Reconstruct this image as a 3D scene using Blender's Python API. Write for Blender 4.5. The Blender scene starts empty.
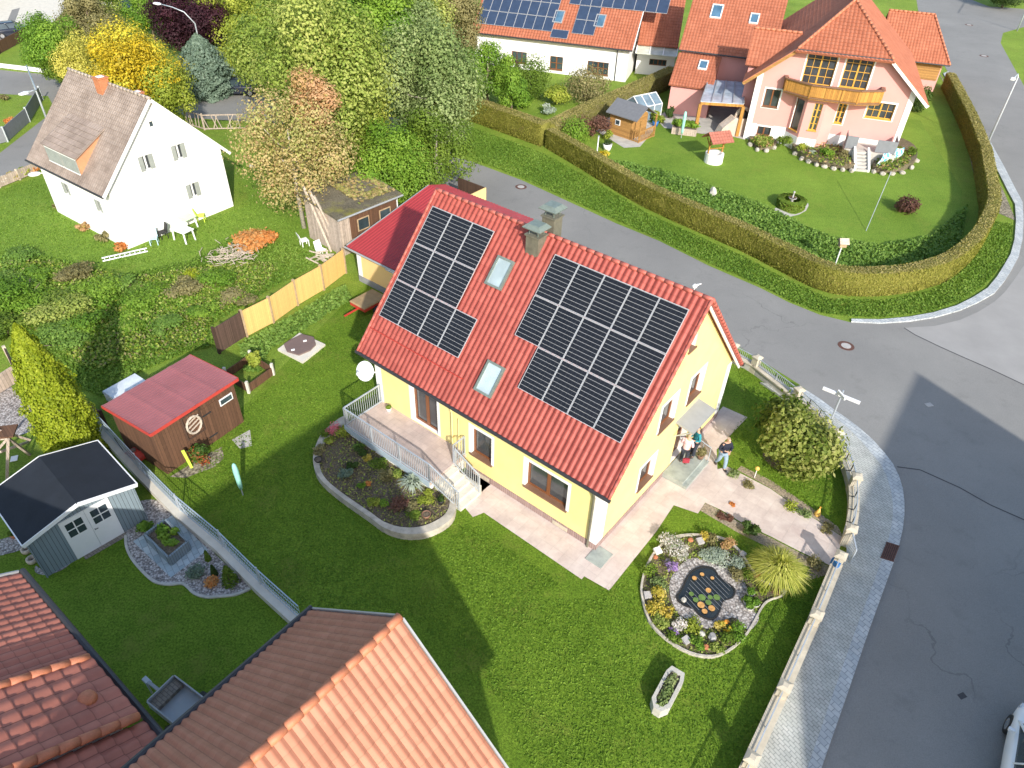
import bpy, bmesh, math, random
import numpy as np
from mathutils import Vector, Matrix
from mathutils.geometry import tessellate_polygon
R = math.radians
C = bpy.context.scene.collection
# ---------- camera model (solved from the photograph) ----------
CF, CP, CR, CH = 714.68, 0.6861, 0.0375, 21.757
def raydir(px, py):
    X = px-512; Y = py-384; c, s = math.cos(CR), math.sin(CR)
    a = X*c+Y*s; b = -X*s+Y*c; cp, sp = math.cos(CP), math.sin(CP)
    return Vector((a/CF, cp-b/CF*sp, -sp-b/CF*cp))
EYE = Vector((0, 0, CH))
def G(px, py, z=0.0):
    d = raydir(px, py); return EYE+d*((z-CH)/d.z)
class Frame:
    "a thing's own axes: x along yaw, y to its left"
    def __init__(s, x, y, yaw): s.o = Vector((x, y, 0)); s.yaw = yaw; s.M = Matrix.Rotation(-yaw, 3, 'Z')
    def loc(s, P): return s.M @ (Vector(P)-s.o)
    def at(s, px, py, z=0.0): return s.loc(G(px, py, z))
    def hit(s, px, py, co, no):
        e = s.loc(EYE); d = s.M @ raydir(px, py); co = Vector(co); no = Vector(no)
        return e+d*((co-e).dot(no)/d.dot(no))
    def world(s, v): return s.o + Matrix.Rotation(s.yaw, 3, 'Z') @ Vector(v)
# ---------- objects ----------
def link(o, parent=None):
    C.objects.link(o)
    if parent is not None: o.parent = parent
    return o
def thing(name, label, cat, loc=(0, 0, 0), rz=0.0, group=None):
    o = bpy.data.objects.new(name, None); link(o); o.empty_display_size = .2
    o.location = loc; o.rotation_euler = (0, 0, rz)
    o['label'] = label; o['category'] = cat
    if group: o['group'] = group
    return o
def tag(o, label, cat, group=None):
    o['label'] = label; o['category'] = cat
    if group: o['group'] = group
    return o
def kind(o, k='structure'):
    o['kind'] = k; return o
class MB:
    def __init__(s): s.v = []; s.f = []; s.m = []; s.uv = {}
    def add(s, vs, fs, mi=0):
        n = len(s.v); s.v += [tuple(v) for v in vs]
        for f in fs: s.f.append([i+n for i in f]); s.m.append(mi)
        return s
    def obox(s, c, ax, ay, az, mi=0):
        c = Vector(c); ax = Vector(ax); ay = Vector(ay); az = Vector(az)
        vs = [c+ax*i+ay*j+az*k for k in (-1, 1) for j in (-1, 1) for i in (-1, 1)]
        fs = [(0, 2, 3, 1), (4, 5, 7, 6), (0, 1, 5, 4), (2, 6, 7, 3), (0, 4, 6, 2), (1, 3, 7, 5)]
        if ax.cross(ay).dot(az) < 0: fs = [f[::-1] for f in fs]
        return s.add(vs, fs, mi)
    def box(s, x0, x1, y0, y1, z0, z1, mi=0):
        return s.obox(((x0+x1)/2, (y0+y1)/2, (z0+z1)/2), ((x1-x0)/2, 0, 0), (0, (y1-y0)/2, 0), (0, 0, (z1-z0)/2), mi)
    def bar(s, a, b, w, h=None, mi=0):
        a = Vector(a); b = Vector(b); d = b-a; L = d.length
        if L < 1e-6: return s
        d /= L; up = Vector((0, 0, 1)) if abs(d.z) < .95 else Vector((1, 0, 0))
        x = d.cross(up).normalized(); y = x.cross(d)
        return s.obox((a+b)/2, x*w/2, d*L/2, y*(h or w)/2, mi)
    def tube(s, pts, r, n=8, mi=0, caps=True):
        pts = [Vector(p) for p in pts]; rs = r if isinstance(r, (list, tuple)) else [r]*len(pts)
        vs = []; prev = None
        for i, p in enumerate(pts):
            d = (pts[min(i+1, len(pts)-1)]-pts[max(i-1, 0)]).normalized()
            up = Vector((0, 0, 1)) if abs(d.z) < .9 else Vector((1, 0, 0))
            x = d.cross(up).normalized() if prev is None else (prev-d*prev.dot(d)).normalized()
            prev = x; y = d.cross(x)
            vs += [p+(x*math.cos(2*math.pi*k/n)+y*math.sin(2*math.pi*k/n))*rs[i] for k in range(n)]
        fs = [(i*n+k, i*n+(k+1) % n, (i+1)*n+(k+1) % n, (i+1)*n+k) for i in range(len(pts)-1) for k in range(n)]
        if caps: fs += [tuple(range(n))[::-1], tuple(range((len(pts)-1)*n, len(pts)*n))]
        return s.add(vs, fs, mi)
    def lathe(s, c, prof, n=16, mi=0, sq=None):
        c = Vector(c); vs = []
        for r, z in prof: vs += [c+Vector((r*math.cos(2*math.pi*k/n), r*math.sin(2*math.pi*k/n), z)) for k in range(n)]
        m = len(prof)
        fs = [(i*n+k, i*n+(k+1) % n, (i+1)*n+(k+1) % n, (i+1)*n+k) for i in range(m-1) for k in range(n)]
        if prof[0][0] > 1e-4: fs.append(tuple(range(n))[::-1])
        if prof[-1][0] > 1e-4: fs.append(tuple(range((m-1)*n, m*n)))
        return s.add(vs, fs, mi)
    def prism(s, poly, z0, z1, mi=0, side=None):
        P = [Vector((p[0], p[1], 0)) for p in poly]; n = len(P)
        ar = sum(P[i].x*P[(i+1) % n].y-P[(i+1) % n].x*P[i].y for i in range(n))
        if ar < 0: P = P[::-1]
        tri = tessellate_polygon([P])
        vs = [(p.x, p.y, z0) for p in P]+[(p.x, p.y, z1) for p in P]
        def ori(t):
            a, b, c = [P[i] for i in t]
            return t if (b-a).cross(c-a).z > 0 else t[::-1]
        s.add(vs, [tuple(i+n for i in ori(t)) for t in tri], mi)
        s.add(vs, [ori(t)[::-1] for t in tri]+[(i, (i+1) % n, n+(i+1) % n, n+i) for i in range(n)], mi if side is None else side)
        return s
    def loft(s, rings, mi=0, closed=True, caps=True):
        n = len(rings[0]); vs = [p for r in rings for p in r]
        rng = range(n) if closed else range(n-1)
        fs = [(i*n+k, i*n+(k+1) % n, (i+1)*n+(k+1) % n, (i+1)*n+k) for i in range(len(rings)-1) for k in rng]
        if caps: fs += [tuple(range(n))[::-1], tuple(range((len(rings)-1)*n, len(rings)*n))]
        return s.add(vs, fs, mi)
    def mesh(s, name):
        me = bpy.data.meshes.new(name); me.from_pydata(s.v, [], s.f)
        me.polygons.foreach_set('material_index', s.m); me.update(); return me
    def build(s, name, mats, parent=None, smooth=False, bevel=0):
        me = s.mesh(name)
        for m in (mats if isinstance(mats, (list, tuple)) else [mats]): me.materials.append(m)
        if bevel:
            bm = bmesh.new(); bm.from_mesh(me)
            bmesh.ops.bevel(bm, geom=bm.edges[:], offset=bevel, segments=2, affect='EDGES', profile=.6)
            bm.to_mesh(me); bm.free()
        if smooth: me.polygons.foreach_set('use_smooth', [True]*len(me.polygons))
        o = bpy.data.objects.new(name, me); return link(o, parent)
def sheet(name, pts, z, mat, parent=None):
    "flat horizontal sheet; the polygon may be concave"
    P = [Vector((p[0], p[1], z)) for p in pts]
    tri = tessellate_polygon([[Vector((p.x, p.y, 0)) for p in P]])
    fs = []
    for t in tri:
        a, b, c = [P[i] for i in t]; fs.append(t if (b-a).cross(c-a).z > 0 else t[::-1])
    return MB().add(P, fs).build(name, mat, parent)
def crv(pts, k=4, closed=False):
    "Catmull-Rom through pixel points"
    n = len(pts); out = []
    for i in range(n if closed else n-1):
        p = [pts[(i+j) % n] if closed else pts[min(max(i+j, 0), n-1)] for j in (-1, 0, 1, 2)]
        for q in range(k):
            t = q/k
            out.append(tuple(.5*((2*p[1][d])+(-p[0][d]+p[2][d])*t+(2*p[0][d]-5*p[1][d]+4*p[2][d]-p[3][d])*t*t+(-p[0][d]+3*p[1][d]-3*p[2][d]+p[3][d])*t**3) for d in (0, 1)))
    if not closed: out.append(tuple(pts[-1]))
    return out
def GP(pts, z=0.0): return [G(x, y, z) for x, y in pts]
# ---------- materials ----------
def base_mat(name, rough=.7, metal=0.0, spec=.4):
    m = bpy.data.materials.new(name); m.use_nodes = True; nt = m.node_tree
    b = nt.nodes['Principled BSDF']; b.inputs['Roughness'].default_value = rough
    b.inputs['Metallic'].default_value = metal; b.inputs['Specular IOR Level'].default_value = spec
    return m, nt, b
def ramp(nt, fac, cols):
    r = nt.nodes.new('ShaderNodeValToRGB'); e = r.color_ramp.elements
    while len(e) < len(cols): e.new(.5)
    for i, c in enumerate(cols):
        if len(c) == 2: e[i].position, col = c
        else: e[i].position = i/(len(cols)-1); col = c
        e[i].color = (*col, 1)
    nt.links.new(fac, r.inputs[0]); return r.outputs[0]
def noise(nt, co, scale, detail=4, rough=.6):
    n = nt.nodes.new('ShaderNodeTexNoise'); n.inputs['Scale'].default_value = scale
    n.inputs['Detail'].default_value = detail; n.inputs['Roughness'].default_value = rough
    if co is not None: nt.links.new(co, n.inputs['Vector'])
    return n.outputs['Fac']
def coords(nt, which='Object'): return nt.nodes.new('ShaderNodeTexCoord').outputs[which]
def wpos(nt): return nt.nodes.new('ShaderNodeNewGeometry').outputs['Position']
def mixc(nt, fac, a, b, mode='MIX'):
    n = nt.nodes.new('ShaderNodeMix'); n.data_type = 'RGBA'; n.blend_type = mode
    for sock, v in ((n.inputs[0], fac), (n.inputs[6], a), (n.inputs[7], b)):
        if isinstance(v, (int, float)): sock.default_value = v
        elif isinstance(v, tuple): sock.default_value = (*v, 1)
        else: nt.links.new(v, sock)
    return n.outputs[2]
def mth(nt, op, a, b=None, c=None):
    n = nt.nodes.new('ShaderNodeMath'); n.operation = op
    for i, v in enumerate((a, b, c)):
        if v is None: continue
        if isinstance(v, (int, float)): n.inputs[i].default_value = v
        else: nt.links.new(v, n.inputs[i])
    return n.outputs[0]
def bump(nt, b, h, strength=.3, dist=.02):
    n = nt.nodes.new('ShaderNodeBump'); n.inputs['Strength'].default_value = strength; n.inputs['Distance'].default_value = dist
    nt.links.new(h, n.inputs['Height']); nt.links.new(n.outputs[0], b.inputs['Normal'])
def plain(name, col, rough=.6, var=.12, scale=3.0, metal=0.0, bmp=0.0, spec=.4, fine=40.0):
    m, nt, b = base_mat(name, rough, metal, spec); co = coords(nt)
    f = noise(nt, co, scale, 5); d = tuple(c*(1-var) for c in col); l = tuple(min(1, c*(1+var)) for c in col)
    c1 = ramp(nt, f, [(.3, d), (.7, l)]); f2 = noise(nt, co, fine, 2)
    c2 = mixc(nt, var*.8, c1, f2, 'OVERLAY'); nt.links.new(c2, b.inputs['Base Color'])
    if bmp: bump(nt, b, noise(nt, co, fine, 3), bmp, .02)
    return m
def boards(name, col, w=.12, axis='X', rough=.8, var=.25, gap=.06, wave=.5):
    "timber boards with joints; axis = the object axis across the boards ('XY' = along either)"
    m, nt, b = base_mat(name, rough); co = coords(nt); s = nt.nodes.new('ShaderNodeSeparateXYZ'); nt.links.new(co, s.inputs[0])
    a = mth(nt, 'ADD', s.outputs['X'], s.outputs['Y']) if axis == 'XY' else s.outputs[axis]
    t = mth(nt, 'DIVIDE', a, w); fr = mth(nt, 'FRACT', t); fl = mth(nt, 'FLOOR', t)
    wn = nt.nodes.new('ShaderNodeTexWhiteNoise'); wn.noise_dimensions = '1D'; nt.links.new(fl, wn.inputs['W'])
    c1 = ramp(nt, wn.outputs['Value'], [(0, tuple(c*(1-var) for c in col)), (1, tuple(c*(1+var) for c in col))])
    c2 = mixc(nt, .5*wave, c1, ramp(nt, noise(nt, co, 6, 6, .7), [(.3, tuple(c*.55 for c in col)), (.7, tuple(min(1, c*1.5) for c in col))]))
    g = mth(nt, 'LESS_THAN', fr, gap); c3 = mixc(nt, g, c2, tuple(c*.25 for c in col))
    nt.links.new(c3, b.inputs['Base Color']); bump(nt, b, mth(nt, 'SUBTRACT', 1.0, g), .5, .02); return m
def uvnode(nt): return nt.nodes.new('ShaderNodeUVMap').outputs[0]
def tile_mat(name, dark, mid, light, rough=.65, dirt=.25, joint=.6, spec=.3, sheen=None):
    m, nt, b = base_mat(name, rough, 0, spec); uv = uvnode(nt)
    s = nt.nodes.new('ShaderNodeSeparateXYZ'); nt.links.new(uv, s.inputs[0])
    fl = nt.nodes.new('ShaderNodeVectorMath'); fl.operation = 'FLOOR'; nt.links.new(uv, fl.inputs[0])
    wn = nt.nodes.new('ShaderNodeTexWhiteNoise'); wn.noise_dimensions = '2D'; nt.links.new(fl.outputs[0], wn.inputs['Vector'])
    c1 = ramp(nt, wn.outputs['Value'], [(0, tuple((a+b)/2 for a, b in zip(dark, mid))), (.5, mid), (1, tuple((a+b)/2 for a, b in zip(light, mid)))])
    big = noise(nt, coords(nt), .8, 7, .7); c2 = mixc(nt, dirt, c1, ramp(nt, big, [(.35, tuple(c*.5 for c in mid)), (.65, light)]))
    sp = noise(nt, coords(nt), 9, 3, .8); c2 = mixc(nt, ramp(nt, sp, [(.66, (0, 0, 0)), (.78, (.35, .35, .35))]), c2, tuple(min(1, c*1.5+.1) for c in mid))
    fy = mth(nt, 'FRACT', s.outputs['Y']); j = mth(nt, 'MULTIPLY', mth(nt, 'GREATER_THAN', fy, .94), .5)
    fx = mth(nt, 'FRACT', s.outputs['X']); jx = mth(nt, 'LESS_THAN', fx, .07)
    c3 = mixc(nt, mth(nt, 'MULTIPLY', mth(nt, 'MAXIMUM', j, jx), joint), c2, tuple(c*.3 for c in dark))
    nt.links.new(c3, b.inputs['Base Color']); return m
def leafmat(name, cols, rough=.6, trans=.34):
    m, nt, b = base_mat(name, rough, 0, .25)
    at = nt.nodes.new('ShaderNodeAttribute'); at.attribute_name = 'tint'
    c = ramp(nt, at.outputs['Fac'], cols); nt.links.new(c, b.inputs['Base Color'])
    tr = nt.nodes.new('ShaderNodeBsdfTranslucent'); nt.links.new(mixc(nt, 1.0, c, (1.0, 1.1, .5), 'MULTIPLY'), tr.inputs['Color'])
    mx = nt.nodes.new('ShaderNodeMixShader'); mx.inputs[0].default_value = trans
    nt.links.new(b.outputs[0], mx.inputs[1]); nt.links.new(tr.outputs[0], mx.inputs[2])
    nt.links.new(mx.outputs[0], nt.nodes['Material Output'].inputs[0]); return m
def grass_mat(name, dark, mid, light, patch=.25, dry=(.20, .20, .045), dryamt=.5, bmp=.8):
    m, nt, b = base_mat(name, .85, 0, .15); co = wpos(nt)
    n1 = noise(nt, co, patch, 6, .6); n2 = noise(nt, co, 2.2, 6, .65); n3 = noise(nt, co, 14, 4, .75)
    c = ramp(nt, n2, [(.3, dark), (.5, mid), (.72, light)])
    c = mixc(nt, .55, c, ramp(nt, n1, [(.3, tuple(x*.8 for x in mid)), (.68, tuple(x*1.25 for x in light))]))
    c = mixc(nt, .7, c, ramp(nt, n3, [(.32, (.12, .12, .12)), (.5, (.5, .5, .5)), (.7, (.95, .95, .95))]), 'OVERLAY')
    n4 = noise(nt, co, .55, 5, .7); c = mixc(nt, ramp(nt, n4, [(.53, (0, 0, 0)), (.74, (dryamt,)*3)]), c, dry)
    nt.links.new(c, b.inputs['Base Color'])
    bump(nt, b, noise(nt, co, 34, 4, .8), bmp, .06); return m
def glass_mat(name, col=(.03, .045, .055), rough=.06, spec=.9):
    m, nt, b = base_mat(name, rough, 0, spec); co = coords(nt)
    c = ramp(nt, noise(nt, co, .9, 2), [(.35, col), (.7, tuple(min(1, x*1.6+.01) for x in col))]); nt.links.new(c, b.inputs['Base Color']); return m
def brick_mat(name, c1, c2, mortar, scale=1.0, bw=.2, bh=.1, rough=.8, rot=0.0, msize=.012, src='world', offset=.5):
    m, nt, b = base_mat(name, rough); co = wpos(nt) if src == 'world' else (uvnode(nt) if src == 'uv' else coords(nt))
    mp = nt.nodes.new('ShaderNodeMapping'); mp.inputs['Rotation'].default_value = (0, 0, rot); nt.links.new(co, mp.inputs[0])
    t = nt.nodes.new('ShaderNodeTexBrick'); nt.links.new(mp.outputs[0], t.inputs[0]); t.offset = offset
    t.inputs['Color1'].default_value = (*c1, 1); t.inputs['Color2'].default_value = (*c2, 1); t.inputs['Mortar'].default_value = (*mortar, 1)
    t.inputs['Scale'].default_value = scale; t.inputs['Brick Width'].default_value = bw; t.inputs['Row Height'].default_value = bh; t.inputs['Mortar Size'].default_value = msize
    nz = noise(nt, co, 1.3, 6, .7); c = mixc(nt, .35, t.outputs['Color'], ramp(nt, nz, [(.3, (.25, .25, .25)), (.7, (.8, .8, .8))]), 'OVERLAY')
    nt.links.new(c, b.inputs['Base Color']); bump(nt, b, mth(nt, 'SUBTRACT', 1.0, t.outputs['Fac']), .4, .01); return m
def pebbles(name, cols, scale=14, rough=.8):
    m, nt, b = base_mat(name, rough); co = wpos(nt); v = nt.nodes.new('ShaderNodeTexVoronoi'); v.inputs['Scale'].default_value = scale; nt.links.new(co, v.inputs['Vector'])
    s = nt.nodes.new('ShaderNodeSeparateXYZ'); nt.links.new(v.outputs['Color'], s.inputs[0])
    c = ramp(nt, s.outputs[0], cols); e = ramp(nt, v.outputs['Distance'], [(.3, (1, 1, 1)), (.75, (.35, .35, .35))])
    c = mixc(nt, 1.0, c, e, 'MULTIPLY'); nt.links.new(c, b.inputs['Base Color']); bump(nt, b, v.outputs['Distance'], -.8, .04); return m
def asphalt_mat():
    m, nt, b = base_mat('asphalt', .85, 0, .25); co = wpos(nt)
    c = ramp(nt, noise(nt, co, .18, 6, .6), [(.3, (.205, .200, .192)), (.7, (.255, .248, .236))])
    c = mixc(nt, .3, c, ramp(nt, noise(nt, co, 30, 3, .8), [(.3, (.25,)*3), (.7, (.8,)*3)]), 'OVERLAY')
    c = mixc(nt, ramp(nt, noise(nt, co, .9, 5, .7), [(.56, (0,)*3), (.75, (.35,)*3)]), c, (.13, .125, .12))
    v = nt.nodes.new('ShaderNodeTexVoronoi'); v.feature = 'DISTANCE_TO_EDGE'; v.inputs['Scale'].default_value = .16
    wv = nt.nodes.new('ShaderNodeTexNoise'); wv.inputs['Scale'].default_value = .8; wv.inputs['Detail'].default_value = 6; nt.links.new(co, wv.inputs['Vector'])
    va = nt.nodes.new('ShaderNodeVectorMath'); va.operation = 'MULTIPLY_ADD'; nt.links.new(wv.outputs['Color'], va.inputs[0]); va.inputs[1].default_value = (2.2, 2.2, 0); nt.links.new(co, va.inputs[2]); nt.links.new(va.outputs[0], v.inputs['Vector'])
    ck = mth(nt, 'MULTIPLY', mth(nt, 'LESS_THAN', v.outputs['Distance'], .0035), ramp(nt, noise(nt, co, .12, 2), [(.5, (0,)*3), (.6, (.35,)*3)])); c = mixc(nt, ck, c, (.07, .068, .065))
    nt.links.new(c, b.inputs['Base Color']); bump(nt, b, noise(nt, co, 60, 2), .25, .01); return m
K = {}
def mk():
    K['asphalt'] = asphalt_mat()
    K['lawn'] = grass_mat('lawn_grass', (.062, .135, .010), (.110, .198, .015), (.172, .26, .026))
    K['rough_grass'] = grass_mat('rough_grass', (.09, .17, .018), (.155, .25, .028), (.23, .31, .045), patch=.18, dryamt=.6)
    K['bright_lawn'] = grass_mat('bright_lawn', (.085, .165, .018), (.135, .23, .026), (.19, .285, .04), patch=.12, dryamt=.3, bmp=.5)
    K['yellow_wall'] = plain('yellow_render', (.80, .67, .29), .85, .06, 1.2, bmp=.08, spec=.2)
    K['white_trim'] = plain('white_render', (.80, .79, .77), .8, .03, 1.5, spec=.2)
    K['white_wall'] = plain('white_wall_render', (.82, .81, .80), .85, .04, .7, spec=.2)
    K['pink_wall'] = plain('pink_render', (.66, .33, .30), .85, .03, 1, spec=.2)
    K['peach_wall'] = plain('peach_render', (.80, .56, .25), .85, .04, 1, spec=.2)
    K['plinth'] = boards('plinth_tiles', (.34, .24, .22), .10, 'XY', .7, .15, .12, .3)
    K['grey_plinth'] = plain('grey_plinth', (.25, .26, .28), .8)
    K['tile_red'] = tile_mat('red_roof_tiles', (.25, .046, .034), (.32, .064, .048), (.40, .10, .075), rough=.5, dirt=.18, joint=.35)
    K['tile_ridge'] = plain('red_ridge_tiles', (.44, .12, .09), .5, .15, 4)
    K['tile_orange'] = tile_mat('orange_roof_tiles', (.34, .105, .055), (.40, .135, .072), (.46, .17, .098), dirt=.3, joint=.4)
    K['tile_house'] = tile_mat('terracotta_roof_tiles', (.36, .145, .09), (.44, .185, .115), (.51, .235, .155), dirt=.3, joint=.4)
    K['tile_worn'] = tile_mat('weathered_brown_tiles', (.20, .15, .12), (.29, .225, .185), (.38, .31, .265), dirt=.5, joint=.6)
    K['tile_brick'] = tile_mat('brick_red_tiles', (.35, .12, .085), (.43, .155, .11), (.49, .19, .135), dirt=.35, joint=.7)
    K['ridge_orange'] = plain('orange_ridge_tiles', (.47, .17, .09), .6, .2, 4)
    K['metal_red'] = plain('red_metal_sheet', (.33, .035, .04), .4, .1, .8, spec=.5)
    K['metal_rose'] = plain('rose_metal_sheet', (.34, .115, .12), .55, .12, .8, spec=.5)
    K['metal_trim_red'] = plain('red_flashing', (.50, .06, .045), .45, .08)
    K['bitumen'] = plain('dark_bitumen', (.014, .018, .026), .85, .2, 1.2, bmp=.3)
    K['slate_grey'] = plain('grey_shingle', (.15, .155, .17), .8, .1, 5)
    K['wood_brown'] = boards('brown_timber', (.125, .062, .035), .14, 'XY')
    K['wood_dark'] = boards('dark_timber', (.075, .042, .028), .10, 'XY')
    K['wood_grey'] = boards('weathered_timber', (.42, .34, .28), .16, 'XY', wave=.9)
    K['wood_honey'] = boards('honey_timber', (.36, .19, .06), .12, 'Z')
    K['balcony_wood'] = boards('golden_timber', (.44, .215, .05), .14, 'XY', rough=.5, var=.3)
    K['fence_yellow'] = boards('yellow_larch_boards', (.72, .46, .16), .11, 'X', var=.08, gap=.03, wave=.25)
    K['reed'] = boards('brown_reed', (.10, .06, .045), .05, 'X', var=.4)
    K['wood_plain'] = plain('bare_timber', (.42, .30, .18), .8, .25, 6)
    K['wood_pale'] = plain('bleached_timber', (.50, .42, .34), .8, .25, 8)
    K['brown_frame'] = plain('brown_window_frame', (.20, .075, .03), .45, .1)
    K['yellow_frame'] = plain('ochre_window_frame', (.62, .34, .06), .45, .1)
    K['white_frame'] = plain('white_window_frame', (.78, .78, .78), .4, .03)
    K['sill_brown'] = plain('brown_stone_sill', (.20, .11, .07), .4, .1)
    K['glass'] = glass_mat('window_glass')
    K['glass_sky'] = glass_mat('skylight_glass', (.30, .37, .39), .12)
    K['glass_blue'] = glass_mat('blue_skylight_glass', (.05, .11, .17), .08)
    K['glass_curtain'] = glass_mat('curtained_glass', (.035, .04, .045), .08)
    K['steel'] = plain('galvanised_steel', (.48, .52, .56), .45, .1, 3, metal=.35)
    K['steel_blue'] = plain('pale_steel_panel', (.42, .50, .56), .5, .1, 2, metal=.2)
    K['cowl'] = plain('greenish_cowl_sheet', (.20, .24, .21), .45, .15, 6, metal=.3)
    K['dark_metal'] = plain('dark_gutter_metal', (.055, .055, .06), .5, .1, metal=.4)
    K['grey_metal'] = plain('grey_sheet_metal', (.36, .37, .38), .45, .06, metal=.2)
    K['copper'] = plain('weathered_chimney_sheet', (.17, .16, .12), .6, .2, 5, metal=.2)
    K['concrete'] = plain('concrete', (.44, .42, .38), .85, .15, 2, bmp=.2)
    K['pale_concrete'] = plain('pale_concrete', (.62, .58, .50), .85, .1, 2)
    K['cream'] = plain('cream_coping', (.52, .46, .36), .85, .15, 3)
    K['path'] = brick_mat('pinkish_path_slabs', (.54, .45, .41), (.59, .495, .45), (.50, .42, .38), bw=.5, bh=.5, rot=.66, msize=.008, offset=0)
    K['terrace'] = brick_mat('terrace_tiles', (.46, .36, .32), (.50, .40, .355), (.40, .32, .28), bw=.3, bh=.3, rot=.66, msize=.006, offset=0)
    K['block'] = brick_mat('grey_block_paving', (.40, .41, .38), (.48, .48, .45), (.27, .28, .26), bw=.22, bh=.11, rot=.95, msize=.012)
    K['setts'] = brick_mat('pale_kerb_setts', (.38, .41, .43), (.50, .52, .52), (.26, .28, .30), bw=.28, bh=.18, rot=.95)
    K['paver_brown'] = brick_mat('brown_paving', (.20, .17, .14), (.26, .22, .18), (.14, .12, .10), bw=.2, bh=.1, rot=.55)
    K['slate_slab'] = brick_mat('bluish_paving_slabs', (.30, .38, .42), (.45, .52, .55), (.25, .29, .31), bw=.4, bh=.2, rot=.9)
    K['gravel'] = pebbles('light_gravel', [(0, (.30, .26, .24)), (.5, (.46, .42, .40)), (1, (.62, .59, .57))])
    K['gravel_tan'] = pebbles('tan_gravel', [(0, (.26, .22, .15)), (1, (.42, .37, .27))], 9)
    K['stones'] = plain('edging_stone', (.46, .42, .36), .85, .3, 5, bmp=.5)
    K['rock'] = plain('garden_rock', (.40, .38, .37), .85, .25, 4, bmp=.4)
    K['white_stone'] = plain('white_edging_stone', (.48, .46, .41), .8, .15, 6)
    K['soil'] = grass_mat('bed_soil', (.075, .06, .04), (.14, .11, .08), (.22, .185, .14), dry=(.2, .16, .1))
    K['mulch'] = grass_mat('mixed_bed_soil', (.06, .05, .03), (.13, .105, .07), (.22, .185, .12), dry=(.10, .14, .03), dryamt=.7)
    K['worn_soil'] = grass_mat('dry_earth', (.15, .12, .08), (.26, .21, .15), (.36, .30, .22), dry=(.12, .17, .04), dryamt=.8, bmp=.4)
    K['water'] = glass_mat('pond_water', (.012, .016, .016), .05)
    K['black'] = plain('black_rubber', (.02, .02, .02), .6)
    K['plastic_white'] = plain('white_plastic', (.80, .80, .80), .4, .03)
    K['red_paint'] = plain('red_paint', (.50, .05, .035), .4, .08)
    K['blue_plastic'] = plain('blue_plastic', (.03, .15, .40), .4)
    K['mint'] = plain('mint_green_cover', (.30, .62, .52), .5, .08)
    K['lime'] = plain('lime_green_board', (.55, .72, .08), .5)
    K['terracotta'] = plain('terracotta', (.45, .17, .08), .8, .15, 6)
    K['orange'] = plain('orange_ball', (.80, .32, .04), .5)
    K['bark'] = plain('tree_bark', (.16, .12, .09), .9, .35, 8, bmp=.6)
    K['bark_pale'] = plain('pale_tree_bark', (.42, .37, .31), .9, .3, 8, bmp=.5)
    K['car_white'] = plain('white_car_paint', (.78, .80, .82), .2, .01, spec=.6)
    K['car_dark'] = plain('dark_blue_car_paint', (.02, .025, .04), .2, .01, spec=.7)
    K['car_blue'] = plain('blue_car_paint', (.02, .06, .17), .2, .01, spec=.7)
    K['chrome'] = plain('alloy', (.6, .6, .62), .25, .05, metal=.8)
    K['lampglass'] = glass_mat('headlight_glass', (.45, .48, .5), .1)
    K['grey_blue_boards'] = boards('grey_blue_boards', (.20, .25, .28), .13, 'XY', var=.08, gap=.10, wave=.2)
    K['grey_cloth'] = plain('grey_screen_fabric', (.20, .21, .23), .7, .1)
    K['polycarb'] = glass_mat('canopy_glass', (.30, .36, .42), .12)
    K['moss'] = grass_mat('mossy_roofing', (.08, .07, .045), (.12, .105, .075), (.17, .15, .11), patch=.5, dry=(.22, .21, .03), dryamt=1.0, bmp=.5)
    # foliage palettes
    def lm(k, *cols): K[k] = leafmat(k, [(i/(len(cols)-1), c) for i, c in enumerate(cols)])
    lm('leaf_green', (.08, .14, .015), (.14, .22, .025), (.23, .31, .045))
    lm('leaf_bright', (.09, .19, .02), (.16, .29, .03), (.26, .39, .05))
    lm('leaf_lime', (.19, .25, .02), (.31, .37, .05), (.46, .48, .08))
    lm('leaf_pale', (.13, .20, .03), (.22, .30, .05), (.34, .40, .09), (.46, .48, .14))
    lm('leaf_grey', (.13, .20, .06), (.22, .29, .10), (.34, .40, .17))
    lm('leaf_yellow', (.30, .25, .02), (.60, .42, .02), (.75, .60, .06), (.28, .32, .04))
    lm('leaf_paleyellow', (.34, .33, .06), (.58, .52, .10), (.72, .64, .18))
    lm('leaf_autumn', (.26, .30, .07), (.40, .38, .12), (.50, .36, .17), (.52, .42, .20), (.36, .38, .12), (.46, .27, .16))
    lm('leaf_salmon', (.42, .32, .10), (.56, .32, .18), (.58, .42, .22))
    lm('leaf_brown', (.16, .15, .06), (.26, .23, .10), (.36, .32, .15))
    lm('leaf_purple', (.028, .010, .016), (.055, .018, .028), (.09, .03, .045))
    lm('leaf_maroon', (.10, .05, .04), (.18, .085, .06), (.26, .14, .10))
    lm('leaf_blue', (.10, .15, .11), (.17, .24, .18), (.28, .36, .28))
    lm('leaf_dark', (.03, .06, .012), (.055, .10, .02), (.09, .15, .03))
    lm('leaf_thuja', (.16, .22, .01), (.29, .35, .02), (.42, .46, .04))
    lm('leaf_laurel', (.06, .10, .012), (.13, .18, .025), (.30, .33, .08), (.44, .42, .16))
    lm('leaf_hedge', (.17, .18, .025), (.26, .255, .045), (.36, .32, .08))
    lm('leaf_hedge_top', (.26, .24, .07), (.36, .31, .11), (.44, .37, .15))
    lm('leaf_cover', (.11, .21, .035), (.17, .29, .05), (.26, .38, .08))
    lm('leaf_orange', (.50, .16, .04), (.68, .26, .07), (.60, .38, .16))
    lm('leaf_silver', (.26, .32, .26), (.38, .44, .36), (.52, .56, .48))
    lm('flower_white', (.12, .20, .05), (.72, .66, .66), (.80, .72, .76))
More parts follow.
